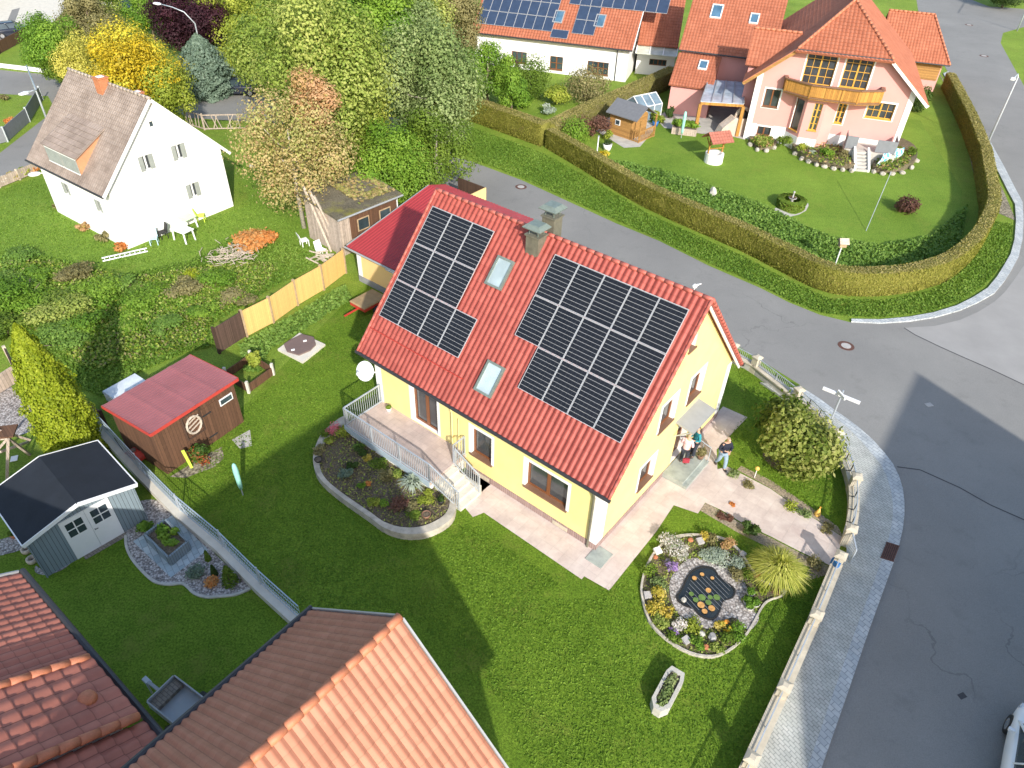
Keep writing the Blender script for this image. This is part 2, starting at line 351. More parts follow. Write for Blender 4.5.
    lm('flower_pink', (.12, .18, .04), (.72, .16, .22), (.78, .30, .34))
    lm('flower_purple', (.10, .14, .06), (.36, .22, .55), (.50, .34, .66))
    lm('flower_yellow', (.20, .24, .03), (.66, .50, .08), (.74, .62, .22))
    lm('flower_red', (.05, .11, .02), (.09, .17, .03), (.55, .06, .04))
    lm('grass_plume', (.30, .34, .05), (.50, .50, .10), (.68, .64, .22))
    lm('twig', (.22, .18, .15), (.34, .29, .25), (.44, .38, .34))
    lm('verge', (.09, .18, .02), (.15, .26, .03), (.24, .34, .06))
mk()
# ---------- foliage ----------
def quads(name, Cn, Nn, S, tint, mat, parent, aspect=1.5, seed=0, smooth=False):
    "many leaf-sized quads as one mesh"
    rs = np.random.RandomState(seed+77); n = len(Cn)
    Nn = Nn/np.maximum(np.linalg.norm(Nn, axis=1, keepdims=True), 1e-6)
    t = np.cross(Nn, rs.normal(size=(n, 3))); t /= np.maximum(np.linalg.norm(t, axis=1, keepdims=True), 1e-6)
    b = np.cross(Nn, t); S = np.asarray(S).reshape(-1, 1)
    a = t*S*.5*aspect; c = b*S*.5
    V = np.stack([Cn-a, Cn-c*1.0, Cn+a, Cn+c*1.0], axis=1).reshape(-1, 3)
    me = bpy.data.meshes.new(name); me.vertices.add(4*n); me.vertices.foreach_set('co', V.astype(np.float32).ravel())
    me.loops.add(4*n); me.loops.foreach_set('vertex_index', np.arange(4*n, dtype=np.int32))
    me.polygons.add(n); me.polygons.foreach_set('loop_start', np.arange(0, 4*n, 4, dtype=np.int32)); me.update(calc_edges=True)
    at = me.attributes.new('tint', 'FLOAT', 'FACE'); at.data.foreach_set('value', np.clip(tint, 0, 1).astype(np.float32))
    me.materials.append(K[mat] if isinstance(mat, str) else mat)
    o = bpy.data.objects.new(name, me); return link(o, parent)
def cloud(clumps, n, size, seed, inner=.3, spread=.35, up=.25):
    rs = np.random.RandomState(seed); cl = np.array([list(c[0])+list(c[1]) for c in clumps], float)
    area = (cl[:, 3]*cl[:, 4]+cl[:, 4]*cl[:, 5]+cl[:, 3]*cl[:, 5]); idx = rs.choice(len(cl), n, p=area/area.sum())
    d = rs.normal(size=(n, 3)); d /= np.linalg.norm(d, axis=1, keepdims=True)
    rad = np.where(rs.rand(n) < inner, rs.rand(n)**.5*.85, .74+.42*rs.rand(n)**1.4)*(1+.26*np.sin(d[:, 0]*7+idx)*np.sin(d[:, 1]*6+idx*2)*np.cos(d[:, 2]*5))
    P = cl[idx, :3]+d*cl[idx, 3:]*rad[:, None]
    N = d/cl[idx, 3:]*cl[idx, 3:].mean(axis=1, keepdims=True)+rs.normal(size=(n, 3))*spread*1.6+np.array([0, 0, up])
    ct = rs.rand(len(cl)); t = .52+(ct[idx]-.5)*.7+rs.normal(size=n)*.13
    return P, N, size*(.6+.8*rs.rand(n)), t
def clumps_for(rx, ry, rz, cz, k, seed, cr=.42):
    rs = random.Random(seed); out = []
    for i in range(k):
        while True:
            p = [rs.uniform(-1, 1) for _ in range(3)]
            L = sum(x*x for x in p)
            if .12 < L < 1: break
        f = rs.uniform(.55, 1.3)*cr; w = 1-f*.62
        out.append(((p[0]*rx*w, p[1]*ry*w, cz+p[2]*rz*w), (rx*f, ry*f, rz*f*rs.uniform(.75, 1))))
    return out
def tree(name, label, px, py, h, rx, ry=None, rz=None, mat='leaf_green', n=7000, leaf=.3, k=16, seed=1, trunk=.18, bark='bark', group=None, base_z=None, lean=(0, 0), extra=None, cr=.33, z0=0.0, loc=None, cat='tree'):
    k = int(k*1.6)
    ry = ry or rx; P = loc or G(px, py); t = thing(name, label, cat, (P[0], P[1], z0), 0, group)
    rz = rz or (h*.42); cz = h-rz; rs = random.Random(seed)
    cl = clumps_for(rx, ry, rz, cz, k, seed, cr)
    cl = [((c[0]+lean[0]*c[2]/h, c[1]+lean[1]*c[2]/h, max(c[2], r[2]*.7)), r) for c, r in cl]
    mb = MB(); top = Vector((lean[0]*.75, lean[1]*.75, cz+rz*.3))
    mid = Vector((top.x*.4+rs.uniform(-.1, .1), top.y*.4+rs.uniform(-.1, .1), top.z*.5))
    mb.tube([(0, 0, -.05), mid, top], [trunk, trunk*.7, trunk*.25], 8)
    for c, r in cl[:9]:
        s = mid.lerp(top, rs.uniform(0, .7)); e = Vector(c); m2 = s.lerp(e, .5)+Vector((0, 0, -.1*h*.2)); mb.tube([s, m2, e], [trunk*.4, trunk*.25, trunk*.08], 5)
    mb.build('trunk', K[bark], t, True)
    P_, N_, S_, T_ = cloud(cl, int(n*3.4), leaf*.43, seed, .16, .18, .3)
    quads('crown', P_, N_, S_, T_, mat, t, seed=seed)
    return t
def bush(name, label, px, py, r, h=None, mat='leaf_green', n=900, leaf=.12, k=7, seed=1, group=None, ry=None, z0=0.0, cat='shrub', round_=False, loc=None, stems=True):
    P = loc or G(px, py, z0); h = h or r*1.6; t = thing(name, label, cat, (P[0], P[1], z0), 0, group); ry = ry or r
    if round_: cl = [((0, 0, h*.5), (r, ry, h*.5))]
    else:
        cl = [((c[0], c[1], max(c[2], b[2]*.8)), b) for c, b in clumps_for(r, ry, h*.5, h*.5, k, seed, .5)]
    P_, N_, S_, T_ = cloud(cl, n, leaf, seed, .25); P_[:, 2] = np.maximum(P_[:, 2], .01)
    if round_: T_ = T_+0.0
    quads('foliage', P_, N_, S_, T_, mat, t, seed=seed)
    if stems:
        mb = MB(); rs = random.Random(seed)
        for i in range(4):
            a = rs.uniform(0, 6.28); mb.tube([(0, 0, -.02), (math.cos(a)*r*.25, math.sin(a)*ry*.25, h*.3), (math.cos(a)*r*.5, math.sin(a)*ry*.5, h*.65)], [.035*max(r, .4), .022*max(r, .4), .008], 5)
        mb.build('stem', K['bark'], t, True)
    return t
def conifer(name, label, px, py, h, r, mat, n=5000, leaf=.2, seed=1, lean=(0, 0), loc=None, power=1.0, cat='tree', belly=0.0, z0=0):
    P = loc or G(px, py, z0); t = thing(name, label, cat, (P[0], P[1], z0)); rs = np.random.RandomState(seed)
    z = rs.rand(n)**(1.25); a = rs.rand(n)*2*np.pi
    lump = 1+.10*np.sin(a*5+z*17)+.08*np.sin(a*9-z*31)+.05*np.sin(z*60)
    rad = r*((1-z)**power*(1-belly)+belly*np.sin(np.pi*np.clip(z*.9+.1, 0, 1)))*lump*(.72+.32*rs.rand(n)); zz = z*h
    P_ = np.stack([np.cos(a)*rad+lean[0]*z, np.sin(a)*rad+lean[1]*z, zz+.03], 1); N_ = np.stack([np.cos(a), np.sin(a), np.full(n, .35)], 1)+rs.normal(size=(n, 3))*.45
    T_ = .45+rs.normal(size=n)*.2+.12*np.sin(a*5+z*17)
    quads('crown', P_, N_, leaf*(.6+.8*rs.rand(n)), T_, mat, t, seed=seed)
    mb = MB(); mb.tube([(0, 0, -.05), (lean[0]*.5, lean[1]*.5, h*.5), (lean[0]*.93, lean[1]*.93, h*.93)], [r*.12+.03, r*.07+.02, .015], 7); mb.build('trunk', K['bark'], t, True)
    return t
def grass_tuft(name, label, px, py, r, h, mat='grass_plume', n=400, seed=1, z0=0, w=.02, cat='plant', loc=None):
    P = loc or G(px, py, z0); t = thing(name, label, cat, (P[0], P[1], z0)); rs = random.Random(seed); vs = []; fs = []; tint = []
    for i in range(n):
        a = rs.uniform(0, 6.28); q = rs.random()**.6; d = Vector((math.cos(a), math.sin(a), 0)); s = d.cross(Vector((0, 0, 1)))*w*rs.uniform(.6, 1.3)
        b0 = d*r*.12*rs.random(); m = b0+d*r*.5*q+Vector((0, 0, h*rs.uniform(.6, .8)*(1.1-q*.35))); e = b0+d*r*q*1.05+Vector((0, 0, h*rs.uniform(.55, 1.0)*(1.1-q*.7)))
        k = len(vs); vs += [b0-s, b0+s, m+s, m-s, e]; fs += [(k, k+1, k+2, k+3), (k+3, k+2, k+4)]; tt = min(max(rs.gauss(.5, .22), 0), 1); tint += [tt, tt]
    mb = MB().add(vs, fs); o = mb.build('leaves', K[mat], t); at = o.data.attributes.new('tint', 'FLOAT', 'FACE'); at.data.foreach_set('value', tint)
    return t
def poly_points(pts, n, seed):
    rs = np.random.RandomState(seed); P = np.array([[p[0], p[1]] for p in pts]); lo = P.min(0); hi = P.max(0); out = []
    tot = 0
    while tot < n:
        Q = lo+(hi-lo)*rs.rand(n*2, 2); x, y = Q[:, 0], Q[:, 1]; ins = np.zeros(len(Q), bool); j = len(P)-1
        for i in range(len(P)):
            c = ((P[i, 1] > y) != (P[j, 1] > y)) & (x < (P[j, 0]-P[i, 0])*(y-P[i, 1])/(P[j, 1]-P[i, 1]+1e-12)+P[i, 0]); ins ^= c; j = i
        out.append(Q[ins]); tot += ins.sum()
        if tot == 0: break
    return np.concatenate(out)[:n]
def ground_cover(name, pts, n, size, h, mat, seed, aspect=1.6, upn=.6, hole=None):
    Q = poly_points(pts, n, seed)
    if hole is not None:
        H_ = np.array([[p[0], p[1]] for p in hole]); x, y = Q[:, 0], Q[:, 1]; ins = np.zeros(len(Q), bool); j = len(H_)-1
        for i in range(len(H_)): ins ^= ((H_[i, 1] > y) != (H_[j, 1] > y)) & (x < (H_[j, 0]-H_[i, 0])*(y-H_[i, 1])/(H_[j, 1]-H_[i, 1]+1e-12)+H_[i, 0]); j = i
        Q = Q[~ins]
    rs = np.random.RandomState(seed+5); m = len(Q)
    hz = h*(.5+.5*np.sin(Q[:, 0]*1.3+1.7*np.sin(Q[:, 1]*.9))*np.sin(Q[:, 1]*1.1))*.6+h*.4
    P_ = np.stack([Q[:, 0], Q[:, 1], rs.rand(m)*hz+.01], 1); N_ = rs.normal(size=(m, 3)); N_[:, 2] = np.abs(N_[:, 2])+upn
    T_ = .5+rs.normal(size=m)*.22+.18*np.sin(Q[:, 0]*.8)*np.sin(Q[:, 1]*.7)
    return kind(quads(name, P_, N_, size*(.6+.8*rs.rand(m)), T_, mat, None, aspect, seed), 'stuff')
# ---------- roofs, walls, windows ----------
def tiled(name, P0, U, S, Lu, Ls, mat, parent, tw=.30, tl=.36, amp=.035, step=.03, clip=(), prof='pan', thick=.09, sub=6):
    P0 = Vector(P0); U = Vector(U).normalized(); S = Vector(S).normalized(); N = U.cross(S).normalized()
    if N.z < 0: N = -N
    nu = max(2, int(round(Lu/tw))); tw = Lu/nu; us = [i*tw/sub for i in range(nu*sub+1)]
    nc = max(1, int(round(Ls/tl))) if tl < Ls else 1; tl = Ls/nc
    rows = []
    for k in range(nc): rows += [(k*tl, 0.0, k+.0001), ((k+1)*tl, step, k+.9999)]
    def hp(u):
        f = (u/tw) % 1.0
        if prof == 'pan': return amp*(.5-.5*math.cos(2*math.pi*f))**.8
        if prof == 'rib': return amp*(1 if f < .18 or f > .999 else 0)
        if prof == 'flat': return amp*(1 if f < .08 else 0)
        return 0
    vs = []; uv = []
    for s, dz, v in rows:
        for u in us: vs.append(P0+U*u+S*s+N*(hp(u)+dz)); uv.append((u/tw, v))
    m = len(us); fs = []; fu = []
    flip = U.cross(S).dot(N) < 0
    for r in range(len(rows)-1):
        for i in range(m-1):
            f = (r*m+i, r*m+i+1, (r+1)*m+i+1, (r+1)*m+i)
            q = [uv[j] for j in f]
            if r % 2 == 1: q = [(a, rows[r][2]-.03) for a, _ in q]
            x0 = (i//sub); q = [(min(max(a, x0+.0001), x0+.9999), b) for a, b in q]
            if flip: f = f[::-1]; q = q[::-1]
            fs.append(f); fu.append(q)
    # slab below
    k = len(vs); t0 = N*-.005; t1 = N*-thick
    for t in (t0, t1):
        for a, b in ((0, 0), (Lu, 0), (Lu, Ls), (0, Ls)): vs.append(P0+U*a+S*b+t)
    sl = [(k, k+1, k+2, k+3), (k+7, k+6, k+5, k+4), (k, k+4, k+5, k+1), (k+1, k+5, k+6, k+2), (k+2, k+6, k+7, k+3), (k+3, k+7, k+4, k)]
    for f in sl: fs.append(f); fu.append([(.5, .5)]*4)
    bm = bmesh.new(); bv = [bm.verts.new(v) for v in vs]; L = bm.loops.layers.uv.new('UVMap')
    for f, q in zip(fs, fu):
        fc = bm.faces.new([bv[i] for i in f]); fc.smooth = False
        for lp, uvv in zip(fc.loops, q): lp[L].uv = uvv
    for co, no in clip: bmesh.ops.bisect_plane(bm, geom=bm.verts[:]+bm.edges[:]+bm.faces[:], plane_co=Vector(co), plane_no=Vector(no), clear_outer=True)
    me = bpy.data.meshes.new(name); bm.to_mesh(me); bm.free(); me.materials.append(K[mat]); o = bpy.data.objects.new(name, me)
    return link(o, parent)
def ridge_caps(name, a, b, mat, parent, r=.11, seg=.36):
    a = Vector(a); b = Vector(b); d = (b-a); L = d.length; d /= L; n = max(1, int(L/seg)); mb = MB()
    for i in range(n):
        p = a+d*(L*i/n); q = a+d*(L*(i+1.06)/n); mb.tube([p, q], [r, r*.86], 8)
    return mb.build(name, K[mat], parent, True)
def shell(name, prism, cuts, mats, parent):
    "closed solid minus window recesses; recess faces take the second material"
    me = prism.mesh(name)
    for m in mats: me.materials.append(m)
    o = bpy.data.objects.new(name, me); link(o, parent)
    if cuts:
        cb = MB()
        for c in cuts: cb.obox(*c, mi=1)
        cm = cb.mesh('cut')
        for m in mats: cm.materials.append(m)
        co = bpy.data.objects.new('cut', cm); link(co, parent)
        bmn = bmesh.new(); bmn.from_mesh(o.data); bmesh.ops.recalc_face_normals(bmn, faces=bmn.faces); bmn.to_mesh(o.data); bmn.free()
        md = o.modifiers.new('b', 'BOOLEAN'); md.object = co; md.operation = 'DIFFERENCE'; md.solver = 'EXACT'
        bpy.context.view_layer.update(); dg = bpy.context.evaluated_depsgraph_get()
        new = bpy.data.meshes.new_from_object(o.evaluated_get(dg)); o.modifiers.clear(); o.data = new
        bpy.data.objects.remove(co)
    return o
class Wall:
    "a vertical wall plane in local axes: O + U*u + Z*z, outward normal N"
    def __init__(s, O, U, N): s.O = Vector(O); s.U = Vector(U); s.N = Vector(N); s.Z = Vector((0, 0, 1))
    def p(s, u, z, n=0.0): return s.O+s.U*u+s.Z*z+s.N*n
    def cut(s, u0, u1, z0, z1, d=.22): return (s.p((u0+u1)/2, (z0+z1)/2, -d/2+.05), s.U*(u1-u0)/2, s.N*(d/2+.05), s.Z*(z1-z0)/2)
    def box(s, mb, u0, u1, z0, z1, n0, n1, mi=0): return mb.obox(s.p((u0+u1)/2, (z0+z1)/2, (n0+n1)/2), s.U*(u1-u0)/2, s.N*(n1-n0)/2, s.Z*(z1-z0)/2, mi)
    def px(s, fr, a, b):
        q = fr.hit(a, b, s.O, s.N)-s.O; return q.dot(s.U), q.z
    def rect(s, fr, *pts):
        q = [s.px(fr, *p) for p in pts]; us = sorted(a for a, _ in q); zs = sorted(b for _, b in q); h = len(q)//2
        return (sum(us[:h])/h, sum(us[h:])/h, sum(zs[:h])/h, sum(zs[h:])/h)
def window(parent, W, u0, u1, z0, z1, nx=2, ny=1, frame='brown_frame', glass='glass', rec=.16, fw=.07, bar=.035, sill=None, name='window', surround=None, sillh=.05):
    mb = MB(); n0, n1 = -rec-.05, -rec+.01
    W.box(mb, u0, u1, z0, z0+fw, n0, n1); W.box(mb, u0, u1, z1-fw, z1, n0, n1); W.box(mb, u0, u0+fw, z0+fw, z1-fw, n0, n1); W.box(mb, u1-fw, u1, z0+fw, z1-fw, n0, n1)
    for i in range(1, nx):
        c = u0+(u1-u0)*i/nx; b = fw*.8 if (nx % 2 == 0 and i == nx//2) else bar/2; W.box(mb, c-b, c+b, z0+fw, z1-fw, n0, n1-.004)
    for j in range(1, ny):
        c = z0+(z1-z0)*j/ny; W.box(mb, u0+fw, u1-fw, c-bar/2, c+bar/2, n0, n1-.008)
    w = mb.build(name, K[frame], parent)
    g = MB(); W.box(g, u0+fw*.6, u1-fw*.6, z0+fw*.6, z1-fw*.6, n0-.0, n0+.02); g.build('pane', K[glass], w)
    if sill: s = MB(); W.box(s, u0-.06, u1+.06, z0-sillh, z0+.012, -rec+.012, .07); s.build('sill', K[sill], w)
    if surround:
        s = MB(); q = .12
        W.box(s, u0-q, u1+q, z1+.002, z1+q, -.02, .025); W.box(s, u0-q, u1+q, z0-q, z0-.052, -.02, .025); W.box(s, u0-q, u0-.002, z0-.052, z1+.002, -.02, .025); W.box(s, u1+.002, u1+q, z0-.052, z1+.002, -.02, .025); s.build('window_surround', K[surround], w)
    return w
def skylight(parent, P, U, S, w, l, glass='glass_sky', frame='grey_metal'):
    U = Vector(U).normalized(); S = Vector(S).normalized(); N = U.cross(S); N = N if N.z > 0 else -N; P = Vector(P); mb = MB(); f = .09
    for a, b, c, d in ((0, 0, w, f), (0, l-f, w, f), (0, f, f, l-2*f), (w-f, f, f, l-2*f)): mb.obox(P+U*(a+c/2)+S*(b+d/2)+N*.08, U*c/2, S*d/2, N*.09)
    k = mb.build('skylight', K[frame], parent); MB().obox(P+U*w/2+S*l/2+N*.09, U*(w/2-f), S*(l/2-f), N*.03).build('pane', K[glass], k); return k
def railing(pts, h, mat, parent, name='railing', gap=.12, post=.05, bar=.018, rail=.05, low=.08, n_low=True, posts=None):
    mb = MB()
    for a, b in zip(pts[:-1], pts[1:]):
        a = Vector(a); b = Vector(b); Z = Vector((0, 0, 1)); mb.bar(a+Z*h, b+Z*h, rail, rail); mb.bar(a+Z*low, b+Z*low, rail*.7, rail*.7)
        L = (b-a).length; n = max(1, int(L/gap))
        for i in range(n+1): p = a.lerp(b, i/n); mb.bar(p+Z*low, p+Z*h, bar, bar)
        n = max(1, int(round(L/1.5)))
        for i in range(n+1): p = a.lerp(b, i/n); mb.bar(p, p+Z*h, post, post)
    return mb.build(name, K[mat], parent)
# ================= camera, light, world =================
sc = bpy.context.scene
cd = bpy.data.cameras.new('camera'); cam = bpy.data.objects.new('camera', cd); link(cam); sc.camera = cam
cd.sensor_width = 36; cd.lens = CF*36/1024; cd.clip_end = 600; cd.clip_start = .1
fwd = Vector((0, math.cos(CP), -math.sin(CP))); up0 = Vector((0, math.sin(CP), math.cos(CP))); rt0 = Vector((1, 0, 0))
# image x axis in camera terms: X = a cos + b sin ...
rt = rt0*math.cos(CR)+up0*math.sin(CR); upv = -rt0*math.sin(CR)+up0*math.cos(CR)
cam.matrix_world = Matrix(((rt.x, upv.x, -fwd.x, 0), (rt.y, upv.y, -fwd.y, 0), (rt.z, upv.z, -fwd.z, CH), (0, 0, 0, 1)))
SUN_AZ = R(-72.5); SUN_EL = R(28.5)     # direction towards the sun, measured from +X
w = bpy.data.worlds.new('World'); sc.world = w; w.use_nodes = True; nt = w.node_tree
sk = nt.nodes.new('ShaderNodeTexSky'); sk.sky_type = 'NISHITA'; sk.sun_disc = False; sk.sun_elevation = SUN_EL
sk.sun_rotation = math.pi/2-SUN_AZ; sk.air_density = 1.2; sk.dust_density = 1.5
bg = nt.nodes['Background']; nt.links.new(sk.outputs[0], bg.inputs[0]); bg.inputs[1].default_value = .15
sl = bpy.data.lights.new('sun', 'SUN'); so = bpy.data.objects.new('sun', sl); link(so); sl.energy = 3.5; sl.angle = R(.9); sl.color = (1, .95, .86)
sd = Vector((math.cos(SUN_AZ)*math.cos(SUN_EL), math.sin(SUN_AZ)*math.cos(SUN_EL), math.sin(SUN_EL)))
so.rotation_euler = sd.to_track_quat('Z', 'Y').to_euler(); so.location = (0, 0, 60)
sc.view_settings.view_transform = 'Standard'; sc.view_settings.look = 'None'; sc.view_settings.gamma = 1; sc.view_settings.exposure = .78
sc.cycles.max_bounces = 5; sc.cycles.diffuse_bounces = 3; sc.cycles.glossy_bounces = 2; sc.cycles.transparent_max_bounces = 6
# ================= ground, roads, pavement =================
kind(sheet('ground', [(-260, -120), (260, -120), (260, 300), (-260, 300)], 0, K['rough_grass']))
def gs(name, px, z, mat, c=0):
    if c: px = crv(px, c, True)
    return kind(sheet(name, GP(px, 0), z, K[mat]))
# mown lawns
gs('lawn', [(165, 480), (255, 395), (330, 318), (380, 270), (560, 260), (741, 352), (800, 390), (840, 430), (856, 475), (850, 528), (838, 560), (818, 612), (786, 684), (720, 830), (480, 830), (420, 760), (330, 660), (230, 560)], .004, 'lawn')
gs('lawn', [(0, 560), (110, 445), (172, 512), (300, 622), (330, 660), (330, 860), (-60, 860)], .005, 'lawn')
gs('lawn', [(600, 158), (640, 122), (700, 96), (920, 120), (962, 190), (960, 225), (920, 262), (850, 282), (800, 272), (700, 232)], .004, 'bright_lawn')
gs('lawn', [(0, 190), (60, 170), (120, 250), (250, 205), (236, 160), (244, 118), (300, 130), (330, 245), (250, 260), (120, 278), (0, 300)], .004, 'bright_lawn')
# the street
kerb_in = [(851, 322.5), (880, 324), (909, 322), (935, 318), (960, 311), (978, 303), (994, 294), (1004, 282), (1011, 271), (1018, 258), (1022, 240), (1023, 220), (1022, 203), (1014, 188), (1004, 168), (994, 150), (985, 133), (972, 112), (960, 92), (948, 72)]
road = [(440, 128), (455, 158), (467, 160), (521, 180), (565, 200), (615, 223), (659, 241), (709, 266), (760, 288), (790, 303), (820, 315)] + kerb_in + [(938, 55), (925, 30), (918, 10), (912, -30), (962, -30), (972, 0), (989, 6.5), (1024, 9), (1160, 14), (1160, 22), (1024, 27), (1003, 33), (1000.5, 43), (1012, 64), (1024, 86), (1080, 170), (1300, 420), (1500, 900), (760, 980), (808, 768), (888, 560), (900, 520), (903, 500), (898, 475), (884, 454), (858, 428), (832, 410), (800, 385), (741, 348), (640, 300), (520, 240), (440, 205), (400, 165), (300, 125), (190, 118), (150, 100), (185, 84), (250, 92), (330, 106), (400, 118)]
kind(sheet('road', GP(road), .008, K['asphalt']))
gs('side_street', [(-60, 68), (0, 70), (62, 76), (75, 100), (60, 118), (48, 96), (40, 96), (0, 94), (-60, 92)], .009, 'asphalt')
gs('side_street', [(-60, 170), (0, 153), (40, 122), (58, 108), (72, 120), (44, 168), (20, 176), (0, 186), (-60, 215)], .009, 'asphalt')
# asphalt joint and patches
mb = MB()
def stripe(px, wd, z):
    P = GP(px); 
    for a, b in zip(P[:-1], P[1:]):
        d = (b-a).normalized(); n = Vector((-d.y, d.x, 0))*wd/2; a = a.copy(); b = b.copy(); a.z = b.z = z
        mb.add([a-n, b-n, b+n, a+n], [(0, 1, 2, 3)])
stripe([(904, 328), (915, 335), (940, 347), (960, 356), (990, 369), (1024, 385), (1070, 405)], .07, .014)
stripe([(897, 467), (920, 470), (940, 479), (960, 488), (990, 505), (1024, 520), (1070, 542)], .06, .014)
K['joint'] = plain('dark_asphalt_joint', (.06, .058, .062), .8)
kind(mb.build('road_joint', K['joint']))
K['asphalt_old'] = plain('older_asphalt', (.30, .29, .28), .9, .08, .5, bmp=.2)
kind(sheet('road_patch', GP([(904, 328), (915, 335), (940, 347), (960, 356), (990, 369), (1024, 385), (1200, 450), (1150, 300), (1027, 262), (1022, 268), (1014, 280), (1004, 293), (994, 302), (978, 312), (960, 320), (935, 326)]), .012, K['asphalt_old']))
# pavement along the garden wall: raised blocks, double row of setts
outer = [(800, 388), (819, 400), (832, 410), (845, 419), (858, 428.6), (872, 441), (884, 454.6), (892, 465), (898, 477), (902, 490), (903.6, 504), (903.5, 517), (902, 530), (897, 552), (892, 566), (868, 632), (844.6, 700.6), (821, 768), (790, 860)]
inner = [(797, 390), (813, 402), (824, 411), (836, 420), (848, 430), (861, 443), (871, 455), (880, 466), (886, 478), (890, 491), (892, 504), (892, 517), (890, 530), (885, 552), (880, 564), (856, 628), (831, 698), (807, 768), (776, 860)]
wall_px = [(735, 351), (758, 364), (778, 377), (800, 392), (815, 402), (828, 414), (838, 430), (847, 445), (854, 460), (858, 478), (859, 500), (856, 527), (851, 548), (842, 572), (822, 618), (790, 686), (757, 757), (712, 850)]
def strip_mb(A, B, z0, z1):
    m = MB(); PA = GP(A); PB = GP(B); n = len(PA)
    vs = [(p.x, p.y, z) for z in (z0, z1) for P in (PA, PB) for p in P]
    fs = []
    for i in range(n-1):
        fs += [(2*n+i, 2*n+i+1, 3*n+i+1, 3*n+i), (i, i+1, 2*n+i+1, 2*n+i), (n+i+1, n+i, 3*n+i, 3*n+i+1)]
    fs += [(0, 2*n, 3*n, n), (n-1, 2*n-1, 4*n-1, 3*n-1)]
    m.add(vs, fs); bm = bmesh.new(); me = m.mesh('t'); bm.from_mesh(me); bmesh.ops.recalc_face_normals(bm, faces=bm.faces); bm.to_mesh(me); bm.free(); return me
def strip(name, A, B, z0, z1, mat):
    me = strip_mb(A, B, z0, z1); me.name = name; me.materials.append(K[mat]); return kind(link(bpy.data.objects.new(name, me)))
strip('pavement_kerb', outer, inner, 0, .10, 'setts')
WT = crv(wall_px, 3); WPT = GP(WT, .95)
pv = GP(inner)[:]+[p for p in WPT[::-1] if p.y < G(790, 384).y]
kind(MB().prism([(p.x, p.y) for p in pv], 0, .096).build('pavement', K['block']))
# drain in the kerb
d0, d1, d2, d3 = G(886, 543, .1), G(899, 547, .1), G(894, 561, .1), G(880, 558, .1)
t = thing('kerb_drain', 'rusty brown drain grate set into the pale setts of the pavement edge', 'drain', d0.lerp(d2, .5)[:2]+(0.103,))
K['rust'] = plain('rusty_iron', (.12, .055, .04), .7, .3, 12)
q = d0.lerp(d2, .5); mb = MB(); ux = (d1-d0)/2; uy = (d3-d0)/2
for i in range(-3, 4): mb.obox(ux*(i/3.4)+Vector((0, 0, .012)), ux*.09, uy, (0, 0, .012))
for s in (-1, 1): mb.obox(uy*s+Vector((0, 0, .012)), ux*1.02, uy*.05, (0, 0, .014))
mb.build('grate', K['rust'], t); MB().obox((0, 0, .002), ux, uy, (0, 0, .002)).build('gutter_box', K['black'], t)
# kerb setts on the far side of the street
k_out = kerb_in; k_in = [(851, 320), (880, 320.5), (908, 318), (933, 313.5), (956, 306.5), (972, 298.5), (987, 289), (996.5, 277.5), (1003, 267), (1010, 255), (1014, 240), (1015.5, 221), (1014.5, 205), (1007, 191), (997, 171), (987, 153), (978, 136), (966, 114), (954, 94), (943, 74)]
strip('kerb', k_out, k_in, 0, .09, 'setts')
gs('gravel_strip', [(941, 76), (963, 113), (984, 153), (1004, 192), (1016, 221), (1000, 214), (983, 203), (975, 180), (968, 150), (958, 110), (938, 72)], .01, 'gravel_tan')
# manholes
def manhole(px, py, r, label):
    P = G(px, py); t = thing('manhole_cover', label, 'manhole cover', (P.x, P.y, .013), 0, 'manhole covers in the street')
    MB().lathe((0, 0, 0), [(r, 0), (r, .006), (r*.62, .006)], 24).build('ring', K['rust'], t)
    K.setdefault('lid', plain('pale_iron_lid', (.42, .40, .38), .6, .15, 10)); mb = MB().lathe((0, 0, .001), [(r*.6, 0), (r*.6, .012), (.001, .012)], 20)
    for i in range(6): a = i*1.047; mb.box(r*.35*math.cos(a)-.02, r*.35*math.cos(a)+.02, r*.35*math.sin(a)-.02, r*.35*math.sin(a)+.02, .01, .018)
    mb.build('lid', K['lid'], t)
manhole(521, 187, .42, 'round manhole cover in the street just behind the chimneys of the yellow house')
manhole(846, 346, .42, 'round manhole cover in the middle of the road above the white street name sign')
manhole(969, 25, .5, 'round manhole cover farthest up the street by the pink house garage')
manhole(984, 56, .5, 'round manhole cover in the street next to the hipped garage corner')
tag(MB().obox(tuple(G(929, 405))[:2]+(.016,), (.16, .05, 0), (-.04, .12, 0), (0, 0, .006)).build('valve_cover', K['lid']), 'small oblong valve cover in the shaded road', 'valve cover')
tag(MB().obox(tuple(G(962, 696))[:2]+(.012,), (.12, .05, 0), (-.03, .08, 0), (0, 0, .004)).build('tar_patch', K['joint']), 'small dark tar patch on the road near the white car', 'tar patch')

